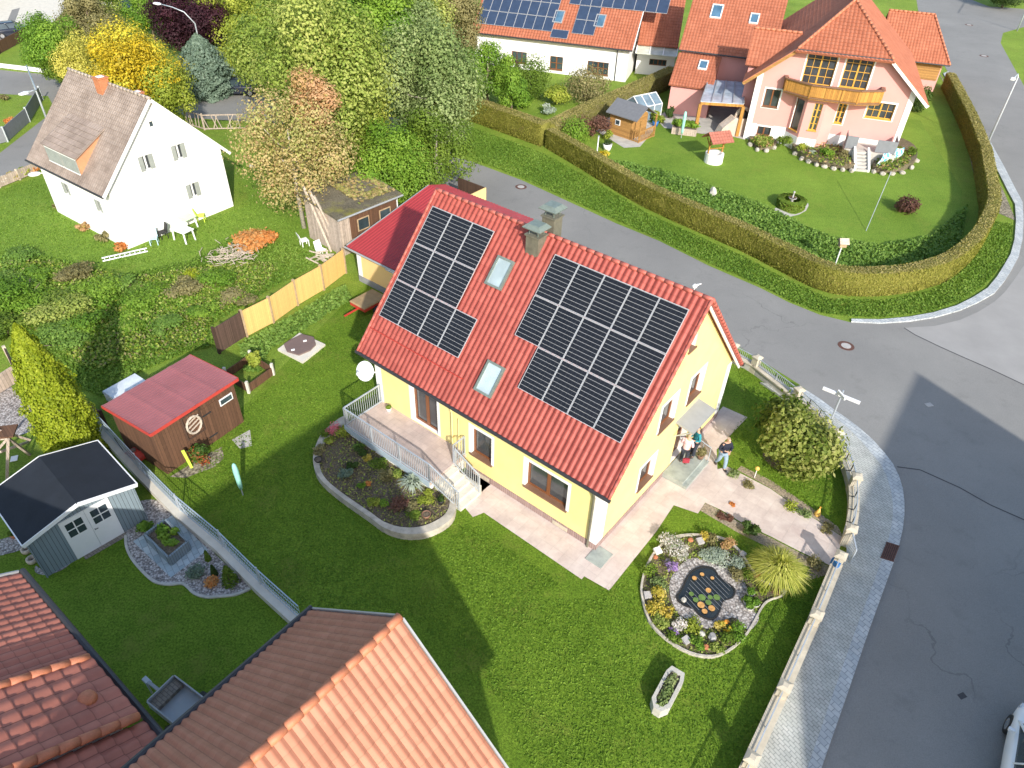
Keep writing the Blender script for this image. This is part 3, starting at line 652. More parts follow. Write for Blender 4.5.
# ================= main yellow house =================
F = Frame(-3.5138, 28.6469, -.6618)
HX0, HX1, HY = .9, 12.62, 5.05
ZR, EY, EZ = 8.79, 5.17, 3.18; KS = (ZR-EZ)/EY
H = thing('yellow_house', 'yellow rendered house with red tiled roof and dark solar panels at the street corner', 'house', F.o, F.yaw)
roofz = lambda y: ZR-KS*abs(y)
FR = Wall((0, -HY, 0), (1, 0, 0), (0, -1, 0))       # long front, u = x
GB = Wall((HX1, 0, 0), (0, 1, 0), (1, 0, 0))        # gable, u = y
win = []; cuts = []
w1 = FR.rect(F, *[(430+x/3.659, 390+y/3.659) for x, y in ((150, 135), (225, 175), (225, 270), (152, 235))])
w2 = FR.rect(F, *[(430+x/3.659, 390+y/3.659) for x, y in ((350, 255), (503, 345), (500, 440), (350, 352))])
dr = FR.rect(F, *[(290+x/3.2, 360+y/3.2) for x, y in ((388, 90), (472, 130), (472, 232), (395, 195))])
cuts += [FR.cut(*w1, .25), FR.cut(*w2, .25), FR.cut(dr[0], dr[1], .92, 2.85, .25)]
gw = [(.75, 1.85, 3.45, 4.75), (-1.45, -.35, 3.45, 4.75), (-2.3, -1.2, .95, 2.2), (-.28, .22, 6.6, 7.2)]
cuts += [GB.cut(*g, .25) for g in gw] + [GB.cut(.5, 1.6, .32, 2.55, .35)]
pr = MB(); k = .18
sec = [(-HY, 0), (-HY, roofz(HY)-k), (0, ZR-k), (HY-.1, roofz(HY-.1)-k), (HY-.1, 0)]
pr.loft([[(HX0, y, z) for y, z in sec], [(HX1, y, z) for y, z in sec]])
shell('wall', pr, cuts, [K['yellow_wall'], K['white_trim']], H)
def trim(W, segs, name, mat):
    for s in segs: mb = MB(); W.box(mb, *s); o = mb.build(name, K[mat], H)
    return o
def surround(u0, u1, z0, z1, W):
    q = .13; return [(u0-q, u1+q, z1, z1+q, -.01, .012), (u0-q, u0, z0, z1, -.01, .012), (u1, u1+q, z0, z1, -.01, .012)]
# corner bands, plinth
trim(FR, [(HX0-.012, HX0+.35, .3, 3.1, -.02, .014), (HX1-.32, HX1+.014, .32, 3.1, -.02, .014)], 'corner_band', 'white_trim')
trim(GB, [(-HY-.013, -HY+.42, .32, 3.1, -.02, .015), (HY-.5, HY-.09, .32, 3.2, -.02, .015)], 'corner_band', 'white_trim')
trim(FR, [(6.15, HX1+.03, 0, .32, -.02, .03)], 'plinth', 'plinth'); trim(GB, [(-HY-.028, .45, 0, .30, -.02, .03), (1.65, HY-.1, 0, .30, -.02, .03)], 'plinth', 'plinth')
def trim1(W, segs, name):
    mb = MB()
    for s in segs: W.box(mb, *s)
    mb.build(name, K['white_trim'], H)
for g in (w1, w2): trim1(FR, surround(*g, FR), 'window_surround')
trim1(FR, surround(dr[0], dr[1], .92, 2.85, FR), 'door_surround')
for g in gw[:3]: trim1(GB, surround(*g, GB), 'window_surround')
window(H, FR, *w1, 1, 1, 'brown_frame', 'glass_curtain', .17, .09, sill='sill_brown', sillh=.06); window(H, FR, *w2, 2, 1, 'brown_frame', 'glass_curtain', .17, .09, sill='sill_brown', sillh=.06)
window(H, FR, dr[0], dr[1], .92, 2.85, 2, 1, 'brown_frame', 'glass_curtain', .17, .10, name='terrace_door')
for g in gw: window(H, GB, *g, 1, 1, 'brown_frame', 'glass_curtain', .17, .09, sill='sill_brown', sillh=.05)
fd = window(H, GB, .5, 1.6, .32, 2.55, 1, 1, 'brown_frame', 'glass', .25, .12, name='front_door')
tb = MB(); GB.box(tb, .62, 1.48, .42, 1.5, -.31, -.225); tb.build('door_panel', K['brown_frame'], fd)
for u in (7.05, 11.0):
    vb = MB(); FR.box(vb, u-.35, u+.35, .06, .24, .03, .045); [FR.box(vb, u-.35, u+.35, .075+i*.05, .09+i*.05, .045, .055, 0) for i in range(3)]; vb.build('cellar_vent', K['cream'], H)
# roof
L1 = math.hypot(EY, ZR-EZ); S1 = (0, -EY, EZ-ZR); B1 = 5.45; S2 = (0, B1, roofz(B1)-ZR)
RF = tiled('roof', (0, 0, ZR), (1, 0, 0), S1, 12.94, L1, 'tile_red', H, .245, .345, .05, .016)
tiled('roof', (0, 0, ZR), (1, 0, 0), S2, 12.94, math.hypot(B1, ZR-roofz(B1)), 'tile_red', H, .27, .345, .05, .03)
ridge_caps('ridge', (0, 0, ZR+.03), (12.94, 0, ZR+.03), 'tile_ridge', RF, .09)
for x in (.02, 12.92):
    ridge_caps('verge', (x, -.02, ZR+.03), (x, -EY-.02, EZ+.03), 'tile_ridge', RF, .07, .345); ridge_caps('verge', (x, .02, ZR+.03), (x, B1, roofz(B1)+.03), 'tile_ridge', RF, .085, .345)
mb = MB()
for sgn, ey in ((-1, EY), (1, B1)): mb.tube([(-.05, sgn*(ey+.07), roofz(ey)-.03), (13.0, sgn*(ey+.07), roofz(ey)-.03)], .075, 8)
mb.build('gutter', K['dark_metal'], RF)
for x in (.06, 12.84):   # barge boards under the verge
    for ye_ in (-EY, B1): mb = MB(); mb.bar((x, 0, ZR-.17), (x, ye_, roofz(ye_)-.17), .05, .16); mb.build('barge_board', K['white_trim'], H)
# soffits
for sgn, ey in ((-1, EY), (1, B1)): mb = MB(); mb.obox((6.75, sgn*(ey+HY)/2, (roofz(ey)+roofz(HY))/2-.14), (6.0, 0, 0), Vector((0, sgn*(ey-HY)/2, -(roofz(HY)-roofz(ey))/2)), (0, 0, .015)); mb.build('soffit', K['white_trim'], H)
dp = MB(); dp.tube([(12.3, -EY-.05, EZ-.1), (12.32, -HY-.08, EZ-.45), (12.32, -HY-.08, .05)], .045, 8); dp.build('downpipe', K['copper'], H)
dp = MB(); dp.tube([(5.45, -EY-.05, EZ-.1), (5.45, -HY-.07, EZ-.4), (5.45, -HY-.07, .95)], .04, 8); dp.tube([(5.8, -HY-.06, 2.6), (5.8, -HY-.06, .95)], .025, 6); dp.build('downpipe', K['yellow_wall'], H)
# solar panels on the front slope
sv = Vector(S1).normalized(); nv = Vector((0, sv.z, -sv.y)); nv = nv if nv.z > 0 else -nv
def pv_mat():
    m, nt, b = base_mat('solar_cells', .35, 0, .3); uv = uvnode(nt); s = nt.nodes.new('ShaderNodeSeparateXYZ'); nt.links.new(uv, s.inputs[0])
    f = mth(nt, 'FRACT', mth(nt, 'MULTIPLY', s.outputs['Y'], 10.0)); ln = mth(nt, 'LESS_THAN', f, .08)
    fx = mth(nt, 'FRACT', mth(nt, 'MULTIPLY', s.outputs['X'], 6.0)); l2 = mth(nt, 'LESS_THAN', fx, .035)
    c = mixc(nt, noise(nt, coords(nt), 1.5, 3), (.007, .008, .012), (.016, .018, .024))
    c = mixc(nt, mth(nt, 'MULTIPLY', l2, .15), c, (.25, .26, .28)); c = mixc(nt, mth(nt, 'MULTIPLY', ln, .62), c, (.50, .50, .50)); nt.links.new(c, b.inputs['Base Color']); return m
K['pv'] = pv_mat()
K['pv_blue'] = plain('blue_solar_cells', (.035, .055, .10), .25, .15, 2, spec=.6); K['pv_frame'] = plain('aluminium_frame', (.60, .60, .60), .35, .05, metal=.4)
def panel(parent, P, U, S, N, w, l, mat, lift=.12):
    U = Vector(U); S = Vector(S); N = Vector(N); g = .008; c = Vector(P)+U*w/2+S*l/2+N*lift
    bm = bmesh.new(); L = bm.loops.layers.uv.new('UVMap'); vs = []
    for dn in (-.02, .012): vs += [bm.verts.new(c+U*(a*(w/2-g-.025))+S*(b*(l/2-g-.025))+N*dn) for a, b in ((-1, -1), (1, -1), (1, 1), (-1, 1))]
    fc = bm.faces.new(vs[4:]); 
    for lp, q in zip(fc.loops, ((0, 0), (1, 0), (1, 1), (0, 1))): lp[L].uv = q
    bm.faces.new(vs[:4][::-1])
    me = bpy.data.meshes.new('solar_panel'); bm.to_mesh(me); bm.free(); me.materials.append(K[mat]); o = link(bpy.data.objects.new('solar_panel', me), parent)
    fm = MB(); a = w/2-g; b = l/2-g; e = .010
    for s in (-1, 1): fm.obox(c+U*s*(a-e), U*e, S*b, N*.02); fm.obox(c+S*s*(b-e), U*(a-2*e), S*e, N*.02)
    fm.build('panel_frame', K['pv_frame'], o); return o
PW, PL = 1.143, 1.72
def rp(u, s): return Vector((u, 0, ZR))+sv*s
for a, b, lay in ((.293, .685, ((0, 3), (0, 3), (0, 4))), (6.685, .592, ((0, 5), (0, 5), (1, 5)))):
    for r, (i0, i1) in enumerate(lay):
        for i in range(i0, i1): panel(H, rp(a+i*PW, b+r*PL), (1, 0, 0), sv, nv, PW, PL, 'pv')
def roofpx(x, y):
    q = F.hit(x, y, (0, 0, ZR), nv); return q.x, (q-Vector((0, 0, ZR))).dot(sv)
u, s = roofpx(500, 256); skylight(H, rp(u, s), (1, 0, 0), sv, .82, 1.25, 'glass_sky', 'cowl'); u, s = roofpx(490, 360); skylight(H, rp(u, s), (1, 0, 0), sv, .85, 1.3, 'glass_sky', 'cowl')
# snow rail
q0 = rp(0.15, L1-1.15); q1 = rp(5.4, L1-1.15); mb = MB(); mb.bar(q0+nv*.13, q1+nv*.13, .03); [mb.bar(q0.lerp(q1, i/7), q0.lerp(q1, i/7)+nv*.13, .03) for i in range(8)]; mb.build('snow_guard', K['metal_trim_red'], H)
# chimneys with sheet cowls
def chimney(c, w, d, ztop, z0):
    mb = MB(); x, y = c; mb.box(x-w/2, x+w/2, y-d/2, y+d/2, z0, ztop); mb.box(x-w/2-.05, x+w/2+.05, y-d/2-.05, y+d/2+.05, ztop, ztop+.06); ch = mb.build('chimney', K['copper'], RF)
    cw = MB(); 
    for i in (-1, 1):
        for j in (-1, 1): cw.bar((x+i*w*.35, y+j*d*.35, ztop+.05), (x+i*w*.35, y+j*d*.35, ztop+.32), .03)
    cw.loft([[(x-w*.7, y-d*.7, ztop+.32), (x+w*.7, y-d*.7, ztop+.32), (x+w*.7, y+d*.7, ztop+.32), (x-w*.7, y+d*.7, ztop+.32)], [(x-w*.72, y-d*.72, ztop+.36), (x+w*.72, y-d*.72, ztop+.36), (x+w*.72, y+d*.72, ztop+.36), (x-w*.72, y+d*.72, ztop+.36)], [(x-w*.45, y-d*.45, ztop+.50), (x+w*.45, y-d*.45, ztop+.50), (x+w*.45, y+d*.45, ztop+.50), (x-w*.45, y+d*.45, ztop+.50)]]); cw.build('chimney_cowl', K['cowl'], ch)
c1 = F.hit(534, 251, (0, 0, ZR), nv); zt = F.hit(536, 235, (0, c1.y+.1, 0), (0, 1, 0)).z; chimney((c1.x, c1.y+.1), .60, .52, zt, c1.z-.6)
c2 = F.hit(552.5, 216, (0, .65, 0), (0, 1, 0)); chimney((c2.x, .65), .58, .55, c2.z, ZR-1.6)
K['dish'] = plain('white_dish', (.80, .80, .80), .5, .03)
# satellite dish at the left corner
dc = F.hit(366, 371, (.75, 0, 0), (1, 0, 0)); dn = F.M @ Vector((-.35, -.75, .5)); dn.normalize(); rot = dn.to_track_quat('Z', 'Y').to_matrix(); mb = MB()
rings = [[dc+rot @ Vector((rr*math.cos(a*math.pi/12), rr*math.sin(a*math.pi/12), zz)) for a in range(24)] for rr, zz in ((.03, 0), (.22, .02), (.42, .08), (.44, .08), (.42, .05), (.2, -.03), (.03, -.04))]
mb.loft(rings); ds = mb.build('satellite_dish', K['dish'], H, True); mb = MB(); mb.tube([dc, (HX0+.02, dc.y+.35, dc.z-.2)], .03, 6); tip = dc+rot @ Vector((0, -.1, .55)); mb.tube([dc+rot @ Vector((0, -.4, .05)), tip], .02, 6); mb.obox(tip, (.06, 0, 0), (0, .06, 0), (0, 0, .06)); mb.build('dish_arm', K['dish'], ds)
# canopy over the front door
cm = MB(); za = 2.75
cm.loft([[(HX1+.0, .1, za+.14), (HX1+.0, 2.0, za+.14), (HX1+.0, 2.0, za+.22), (HX1+.0, .1, za+.22)], [(HX1+.8, .1, za), (HX1+.8, 2.0, za), (HX1+.8, 2.0, za+.08), (HX1+.8, .1, za+.08)]])
cn = cm.build('canopy', K['grey_metal'], H); 
for y in (0.2, 1.9): mb = MB(); mb.bar((HX1+.02, y, za-.6), (HX1+.7, y, za+.0), .04); mb.build('bracket', K['steel'], cn)
lm_ = MB().lathe((HX1+.14, 2.0, 2.2), [(.03, 0), (.09, .05), (.09, .2), (.02, .26)], 10).build('wall_lamp', K['dark_metal'], H)
# doorstep
st = MB(); st.box(HX1+.03, HX1+.95, -.1, 1.9, 0, .30); st.box(HX1+.95, HX1+1.15, -.1, 1.9, 0, .16); K['green_grey'] = plain('grey_green_stone', (.33, .36, .33), .8, .2, 3); st.build('doorstep', K['green_grey'], H)
hr = MB(); hr.tube([(HX1+1.10, 1.85, .0), (HX1+1.10, 1.85, .95), (HX1+.06, 1.85, 1.2)], .022, 6); hr.tube([(HX1+.75, 1.85, .3), (HX1+.75, 1.85, 1.05)], .018, 6); hr.build('handrail', K['steel'], H)
# terrace + stair (cast together with the house)
TX0, TX1, TY, TZ = 1.15, 6.15, -7.2, .88
tm = MB(); tm.box(TX0, TX1, TY, -HY-.005, .68, TZ); TR = tm.build('terrace', K['terrace'], H)
tm = MB(); tm.box(TX0+.1, TX1-.1, TY+.12, -HY-.006, 0, .679); tm.build('terrace_base', K['white_trim'], TR)
tm = MB(); tm.box(TX0-.01, TX1, TY-.035, TY-.004, .62, .92); tm.box(TX0-.035, TX0-.004, TY-.035, -HY-.01, .62, .92); tm.build('terrace_fascia', K['steel_blue'], TR)
sm = MB()
for i in range(5): sm.box(TX1+.005+i*.28, TX1+.285+i*.28, TY+.25, -HY-.75, 0, TZ-(i+1)*.147)
sm.build('stair', K['pale_concrete'], H)
cw_ = MB(); cw_.box(TX1+.02, TX1+1.4, -HY-.74, -HY-.66, 0, .5); cw_.build('stair_cheek', K['concrete'], H); MB().box(TX1+.05, TX1+1.35, -HY-.62, -HY-.04, .002, .02).build('cellar_well', K['black'], H)
railing([(TX0+.02, -HY-.08, TZ), (TX0+.02, TY+.03, TZ), (TX1-.02, TY+.03, TZ), (TX1+1.35, TY+.2, .12)], 1.0, 'steel', TR, gap=.11)
tm = MB(); tm.box(TX0+.06, TX1-.06, TY+.014, TY+.022, TZ+.12, TZ+.9); K['mesh_panel'] = None
railing([(TX1+.05, -HY-.74, TZ-.1), (TX1+1.35, -HY-.74, .15)], .95, 'steel', H, gap=.11)
railing([(TX1-.02, -HY-.74, TZ), (TX1-.02, -HY-.08, TZ)], 1.0, 'steel', TR, gap=.11)
# paths of house slabs (setting)
def lp(pts, z): return [F.world((x, y, 0)) for x, y in pts]
kind(sheet('path', lp([(6.4, -HY), (13.0, -HY), (13.0, -6.45), (8.28, -6.4), (8.1, -6.85), (7.2, -6.6), (6.4, -6.95)], 0), .02, K['path']))
kind(sheet('path', lp([(12.55, -5.1), (12.55, 5.75), (13.75, 5.8), (13.65, 2.9), (14.7, .95), (14.7, -.12), (14.75, -.9), (13.8, -1.15), (13.95, -2.8), (14.02, -6.2), (12.8, -6.3), (12.8, -5.1)], 0), .024, K['path']))
gp = [(716, 470), (727, 467), (737, 472), (770, 489), (800, 510), (825, 526), (843, 538), (838, 553), (830, 566), (800, 552), (771, 537), (745, 525), (722, 511), (705, 503), (697, 513), (690, 508), (672, 495)]
gs('garden_path', gp, .028, 'path')
gr_ = G(599, 557); MB_ = MB().obox(F.loc(gr_)+Vector((0, 0, .035)), (.35, 0, 0), (0, .42, 0), (0, 0, .01))
gt = MB_.build('floor_grating', K['green_grey'], H)
# narrow planting strips beside the garden path
gs('planting_strip', [(737, 470), (741, 466), (770, 480), (800, 500), (826, 518), (838, 527), (843, 537), (825, 525), (800, 509), (770, 488)], .012, 'worn_soil')
gs('planting_strip', [(699, 510), (706, 503), (722, 512), (745, 526), (771, 538), (800, 553), (830, 567), (826, 574), (796, 562), (765, 546), (740, 534), (716, 520)], .012, 'worn_soil')
gs('gravel_patch', crv([(812, 566), (829, 566), (828, 574), (806, 580)], 3, True), .013, 'worn_soil')
# ================= white house (top left) =================
FW = Frame(-27.921, 45.722, -.602); WL, WW, WE, WZ, OG, OE = 7.989, 7.651/2, 4.084, 8.006, .29, .47
T = thing('white_house', 'plain white house with weathered brown roof and small dormer', 'house', FW.o, FW.yaw)
ks = (WZ-WE)/WW; rz_ = lambda y: WZ-ks*abs(y)
WF = Wall((0, -WW, 0), (1, 0, 0), (0, -1, 0)); WG = Wall((WL, 0, 0), (0, 1, 0), (1, 0, 0))
gq = [((138.7, 157), (153, 153), (140, 172), (155, 169)), ((171.3, 146), (185, 142.5), (173, 161), (186.5, 158)), ((186, 185), (199, 181.5), (188, 199), (201, 195.5))]
rg = [WG.rect(FW, *q) for q in gq]; ra = WG.rect(FW, (149.3, 121.5), (154.5, 120.5), (150, 128.3), (155.3, 127.5))
rf_ = [WF.rect(FW, *q) for q in (((61, 182), (67, 184.5), (65, 193), (71.5, 195.5)), ((94.3, 199), (100, 202), (97.5, 210), (103.5, 213)))]
cuts = [WG.cut(*r, .16) for r in rg+[ra]]+[WF.cut(*r, .16) for r in rf_]
sec = [(-WW, 0), (-WW, rz_(WW)-.12), (0, WZ-.12), (WW, rz_(WW)-.12), (WW, 0)]
shell('wall', MB().loft([[(0, y, z) for y, z in sec], [(WL, y, z) for y, z in sec]]), cuts, [K['white_wall'], K['white_trim']], T)
K['shutter'] = plain('grey_green_shutter', (.30, .32, .30), .6)
def shuttered(W, r):
    u0, u1, z0, z1 = r; w_ = window(T, W, u0, u1, z0, z1, 2, 1, 'white_frame', 'glass_curtain', .1, .06); d = (u1-u0)*.3
    for a in (u0, u1-d): m = MB(); W.box(m, a, a+d, z0+.01, z1-.01, -.07, .02); [W.box(m, a+.03, a+d-.03, z0+.06+i*.09, z0+.1+i*.09, .02, .035) for i in range(int((z1-z0-.1)/.09))]; m.build('shutter', K['shutter'], w_)
for r in rg: shuttered(WG, r)
for r in rf_: shuttered(WF, r)
window(T, WG, *ra, 1, 1, 'white_frame', 'glass', .1, .05)
LW = math.hypot(WW+OE, (WW+OE)*ks); s1 = Vector((0, -(WW+OE), -(WW+OE)*ks)); s2 = Vector((0, WW+OE, -(WW+OE)*ks))
r1 = tiled('roof', (-OG, 0, WZ), (1, 0, 0), s1, WL+2*OG, LW, 'tile_worn', T, .20, .27, .018, .025); tiled('roof', (-OG, 0, WZ), (1, 0, 0), s2, WL+2*OG, LW, 'tile_worn', T, .20, .27, .018, .025)
ridge_caps('ridge', (-OG, 0, WZ+.03), (WL+OG, 0, WZ+.03), 'tile_worn' if False else 'wood_grey', r1, .10)
for s in (-1, 1): mb = MB(); mb.bar((WL+OG-.02, 0, WZ-.06), (WL+OG-.02, s*(WW+OE), rz_(WW+OE)-.06), .05, .18); mb.build('barge_board', K['white_trim'], T)
mb = MB(); mb.tube([(-OG, -WW-OE-.05, rz_(WW+OE)-.04), (WL+OG, -WW-OE-.05, rz_(WW+OE)-.04)], .06, 8); mb.build('gutter', K['dark_metal'], T)
def wchim(px, py, yy, h, w):
    q = FW.hit(px, py, (0, yy, 0), (0, 1, 0)); m = MB(); m.box(q.x-w/2, q.x+w/2, yy-w/2, yy+w/2, q.z-1.4, q.z); m.box(q.x-w/2-.04, q.x+w/2+.04, yy-w/2-.04, yy+w/2+.04, q.z, q.z+.07); c_ = m.build('chimney', K['terracotta'], T); MB().box(q.x-w*.3, q.x+w*.3, yy-w*.3, yy+w*.3, q.z+.07, q.z+.10).build('chimney_cap', K['white_trim'], c_)
K['old_brick'] = plain('old_chimney_brick', (.36, .20, .15), .85, .25, 6); wchim(100, 78, -.25, 1, .6); wchim(137, 93, .9, 1, .55)
# dormer
wn_ = Vector((0, -ks, 1)).normalized(); wn_ = Vector((0, -ks, 1)).normalized()
pa = FW.hit(105, 129, (0, 0, WZ), Vector((0, -ks, 1))); pb = FW.hit(81, 175, (0, 0, WZ), Vector((0, -ks, 1))); pc = FW.hit(50, 160, (0, 0, WZ), Vector((0, -ks, 1)))
dx1 = (pa.x+pb.x)/2; dx0 = pc.x; dyf = pb.y; dyb = max(pa.y, dyf+1.6); dyb = min(dyb, -.3); dzf = pb.z+.95
D = MB(); vs = [(dx0, dyf, rz_(dyf)-.1), (dx1, dyf, rz_(dyf)-.1), (dx1, dyf, dzf), (dx0, dyf, dzf), (dx0, dyb, rz_(dyb)-.05), (dx1, dyb, rz_(dyb)-.05)]
D.add(vs, [(0, 1, 2, 3), (1, 5, 2), (0, 3, 4), (3, 2, 5, 4), (0, 4, 5, 1)]); K['cheek'] = plain('orange_dormer_cheek', (.52, .25, .13), .8); dm = D.build('dormer', K['cheek'], T)
sdir = Vector((0, dyf-dyb-.12, dzf+.06-(rz_(dyb)+.05))); tiled('dormer_roof', (dx0-.12, dyb, rz_(dyb)+.06), (1, 0, 0), sdir, dx1-dx0+.24, sdir.length, 'tile_worn', dm, .22, .36, .022, .03, thick=.06)
DW = Wall((0, dyf-.005, 0), (1, 0, 0), (0, -1, 0)); mid = (dx0+dx1)/2
for a, b in ((dx0+.08, mid-.05), (mid+.05, dx1-.08)):
    m = MB(); DW.box(m, a, b, dzf-.88, dzf-.06, 0, .05); [DW.box(m, a+.04, b-.04, dzf-.82+i*.1, dzf-.77+i*.1, .05, .07) for i in range(8)]; sh_ = m.build('shutter', K['shutter'], dm); [DW.box(MB(), a, b, z_a, z_a+.06, 0, .07).build('shutter_frame', K['white_frame'], sh_) for z_a in (dzf-.95, dzf-.06)]
wd = FW.hit(35, 171, (0.2, 0, 0), (1, 0, 0)); m = MB(); m.lathe((wd.x-.3, wd.y, wd.z-.3), [(.02, -.05), (.35, 0), (.36, .03), (.02, .02)], 16); m.bar((wd.x-.3, wd.y, wd.z-.3), (.1, -WW+.1, wd.z-.3), .04); m.build('satellite_dish', K['dish'], T)

# ================= annex with red metal roof =================
a = F.at(431, 186, 3.7); d = F.at(345, 244, 2.35); e_ = F.at(397, 266, 2.35)
AX0 = (a.x+d.x)/2; AX1 = AX0+7.6; AYR = a.y; AYE = (d.y+e_.y)/2
T = thing('garage_annex', 'low peach coloured annex with ribbed red metal roof behind the yellow house', 'annex', F.world((AX0, AYE, 0)), F.yaw)
o_ = Vector((AX0, AYE, 0)); W_ = AX1-AX0; D_ = AYR-AYE; Lr = math.hypot(D_, 1.35)
pr = MB(); sec = [(.25, 0), (.25, 2.3), (D_, 3.58), (D_+1.2, 3.2), (D_+1.2, 0)]
AW = Wall((0, .25, 0), (1, 0, 0), (0, -1, 0)); fl = Frame(F.world(o_).x, F.world(o_).y, F.yaw)
wr = AW.rect(fl, (385, 263), (394, 267), (385, 270), (394, 274))
shell('wall', pr.loft([[(x, y, z) for y, z in sec] for x in (.3, W_-.2)]), [AW.cut(wr[0], wr[0]+1.1, wr[2], wr[2]+.45, .14)], [K['peach_wall'], K['white_trim']], T)
window(T, AW, wr[0], wr[0]+1.1, wr[2], wr[2]+.45, 4, 1, 'white_frame', 'glass_curtain', .08, .05)
m = MB(); AW.box(m, .28, .62, .4, 2.28, -.02, .012); m.build('corner_band', K['white_trim'], T); m = MB(); AW.box(m, .27, W_-.2, 0, .4, -.02, .03); m.build('plinth', K['grey_plinth'], T)
rf = tiled('roof', (0, D_, 3.7), (1, 0, 0), (0, -D_-.15, -1.45), W_, Lr+.15, 'metal_red', T, .22, 50, .03, 0, prof='rib', thick=.05); tiled('roof', (0, D_, 3.7), (1, 0, 0), (0, 1.5, -.45), W_, 1.5, 'metal_red', T, .22, 50, .03, 0, prof='rib', thick=.05)
m = MB(); m.bar((-.04, -.1, 2.26), (-.04, D_, 3.66), .05, .14); m.tube([(-.1, -.2, 2.2), (W_, -.2, 2.2)], .055, 8); m.build('gutter', K['grey_metal'], rf)
# carport box and barrel behind it
q = G(463, 190, 1.6); T = thing('bin_shelter', 'small open brown and tan bin shelter beside the street behind the annex', 'shelter', (q.x, q.y, 0), F.yaw)
m = MB(); m.box(-1.3, 1.1, .9, .98, 0, 1.8); m.build('back_wall', K['wood_dark'], T); m = MB(); m.box(1.1, 1.18, -.9, .98, 0, 1.8); m.build('side_wall', K['peach_wall'], T); m = MB(); m.box(-1.3, 1.18, -.98, -.9, 0, 1.2); m.build('front_wall', K['peach_wall'], T)
q = G(443, 186, .9); t = thing('rain_barrel', 'blue plastic barrel standing behind the annex roof', 'barrel', (q.x, q.y, 0)); MB().lathe((0, 0, 0), [(.27, 0), (.31, .3), (.31, .6), (.27, .88), (.27, .9)], 16).build('drum', K['blue_plastic'], t, True); MB().lathe((0, 0, .9), [(.28, 0), (.28, .04), (.01, .05)], 16).build('lid', K['black'], t)
q = G(470, 200, 1.0); t = thing('marker_post', 'short white post at the street edge behind the annex', 'post', (q.x, q.y, 0)); MB().tube([(0, 0, 0), (0, 0, 1.0)], .07, 8).build('shaft', K['white_frame'], t); MB().tube([(0, 0, 1.0), (0, 0, 1.05)], .08, 8).build('cap', K['grey_metal'], t)

# ================= mossy wooden shed =================
def frame_from(a, b):
    d = b-a; return Frame(a.x, a.y, math.atan2(d.y, d.x))
fa = frame_from(G(337, 220, 2.55), G(402, 194, 2.55)); Lx = (G(402, 194, 2.55)-G(337, 220, 2.55)).length; bk = (fa.at(312, 191, 2.95).y+fa.at(360, 169, 2.95).y)/2; bk = max(bk, 3)
T = thing('wooden_shed', 'old grey timber shed with mossy leaf-strewn flat roof', 'shed', fa.o, fa.yaw)
MB().loft([[(.25, .2, 0), (Lx-.3, .2, 0), (Lx-.3, bk-.2, 0), (.25, bk-.2, 0)], [(.25, .2, 2.45), (Lx-.3, .2, 2.45), (Lx-.3, bk-.2, 2.85), (.25, bk-.2, 2.85)]]).build('wall', K['wood_grey'], T)
sw = Wall((0, .2, 0), (1, 0, 0), (0, -1, 0)); m = MB(); sw.box(m, 1.0, Lx-.4, .9, 2.3, 0, .05); m.build('front_boarding', K['wood_brown'], T)
for i in range(2): m = MB(); sw.box(m, 1.5+i*1.7, 2.4+i*1.7, 1.2, 2.0, .05, .075); w_ = m.build('window', K['wood_plain'], T); g_ = MB(); sw.box(g_, 1.57+i*1.7, 2.33+i*1.7, 1.27, 1.93, .075, .082); g_.build('pane', K['glass'], w_)
rf = MB().loft([[(0, 0, 2.5), (Lx, 0, 2.5), (Lx, bk, 2.9), (0, bk, 2.9)], [(0, 0, 2.6), (Lx, 0, 2.6), (Lx, bk, 3.0), (0, bk, 3.0)]]).build('roof', K['moss'], T)
MB().tube([(0, -.08, 2.52), (Lx, -.08, 2.5)], .06, 8).build('gutter', K['grey_metal'], rf); MB().tube([(Lx-.5, -.1, 2.48), (Lx-.4, .05, 2.3), (Lx-.35, .1, .4)], .04, 6).build('downpipe', K['white_frame'], rf)
rs = np.random.RandomState(4); n = 900; pt = np.stack([rs.rand(n)*Lx*.55+Lx*.42, rs.rand(n)*bk*.7+bk*.15, np.zeros(n)], 1); keep = rs.rand(n) < .25+.75*(np.sin(pt[:, 0]*2.1)*np.sin(pt[:, 1]*1.7+1) > -.1); pt = pt[keep]; pt[:, 2] = 2.63+pt[:, 1]*.4/bk+rs.rand(len(pt))*.03
quads('fallen_leaves', pt, np.stack([rs.normal(size=len(pt))*.3, rs.normal(size=len(pt))*.3, np.ones(len(pt))], 1), .13+rs.rand(len(pt))*.1, rs.rand(len(pt)), 'leaf_autumn', rf, seed=4)
# tall poles leaning at the shed corner
for i, (x0, y0, x1, y1, lab) in enumerate(((331, 252, 303, 186, 'long weathered pole leaning on the mossy shed, the leftmost one'), (336, 250, 309, 190, 'long weathered plank leaning on the mossy shed between two poles'), (341, 248, 314, 196, 'long weathered pole leaning on the mossy shed, nearest its wall'))):
    b = G(x0, y0); q = G(x1, y1, 3.6); t = tag(MB().bar((0, 0, 0), tuple(q-b), .12, .1).build('leaning_pole', K['wood_pale']), lab, 'pole', 'poles leaning on the shed'); t.location = b

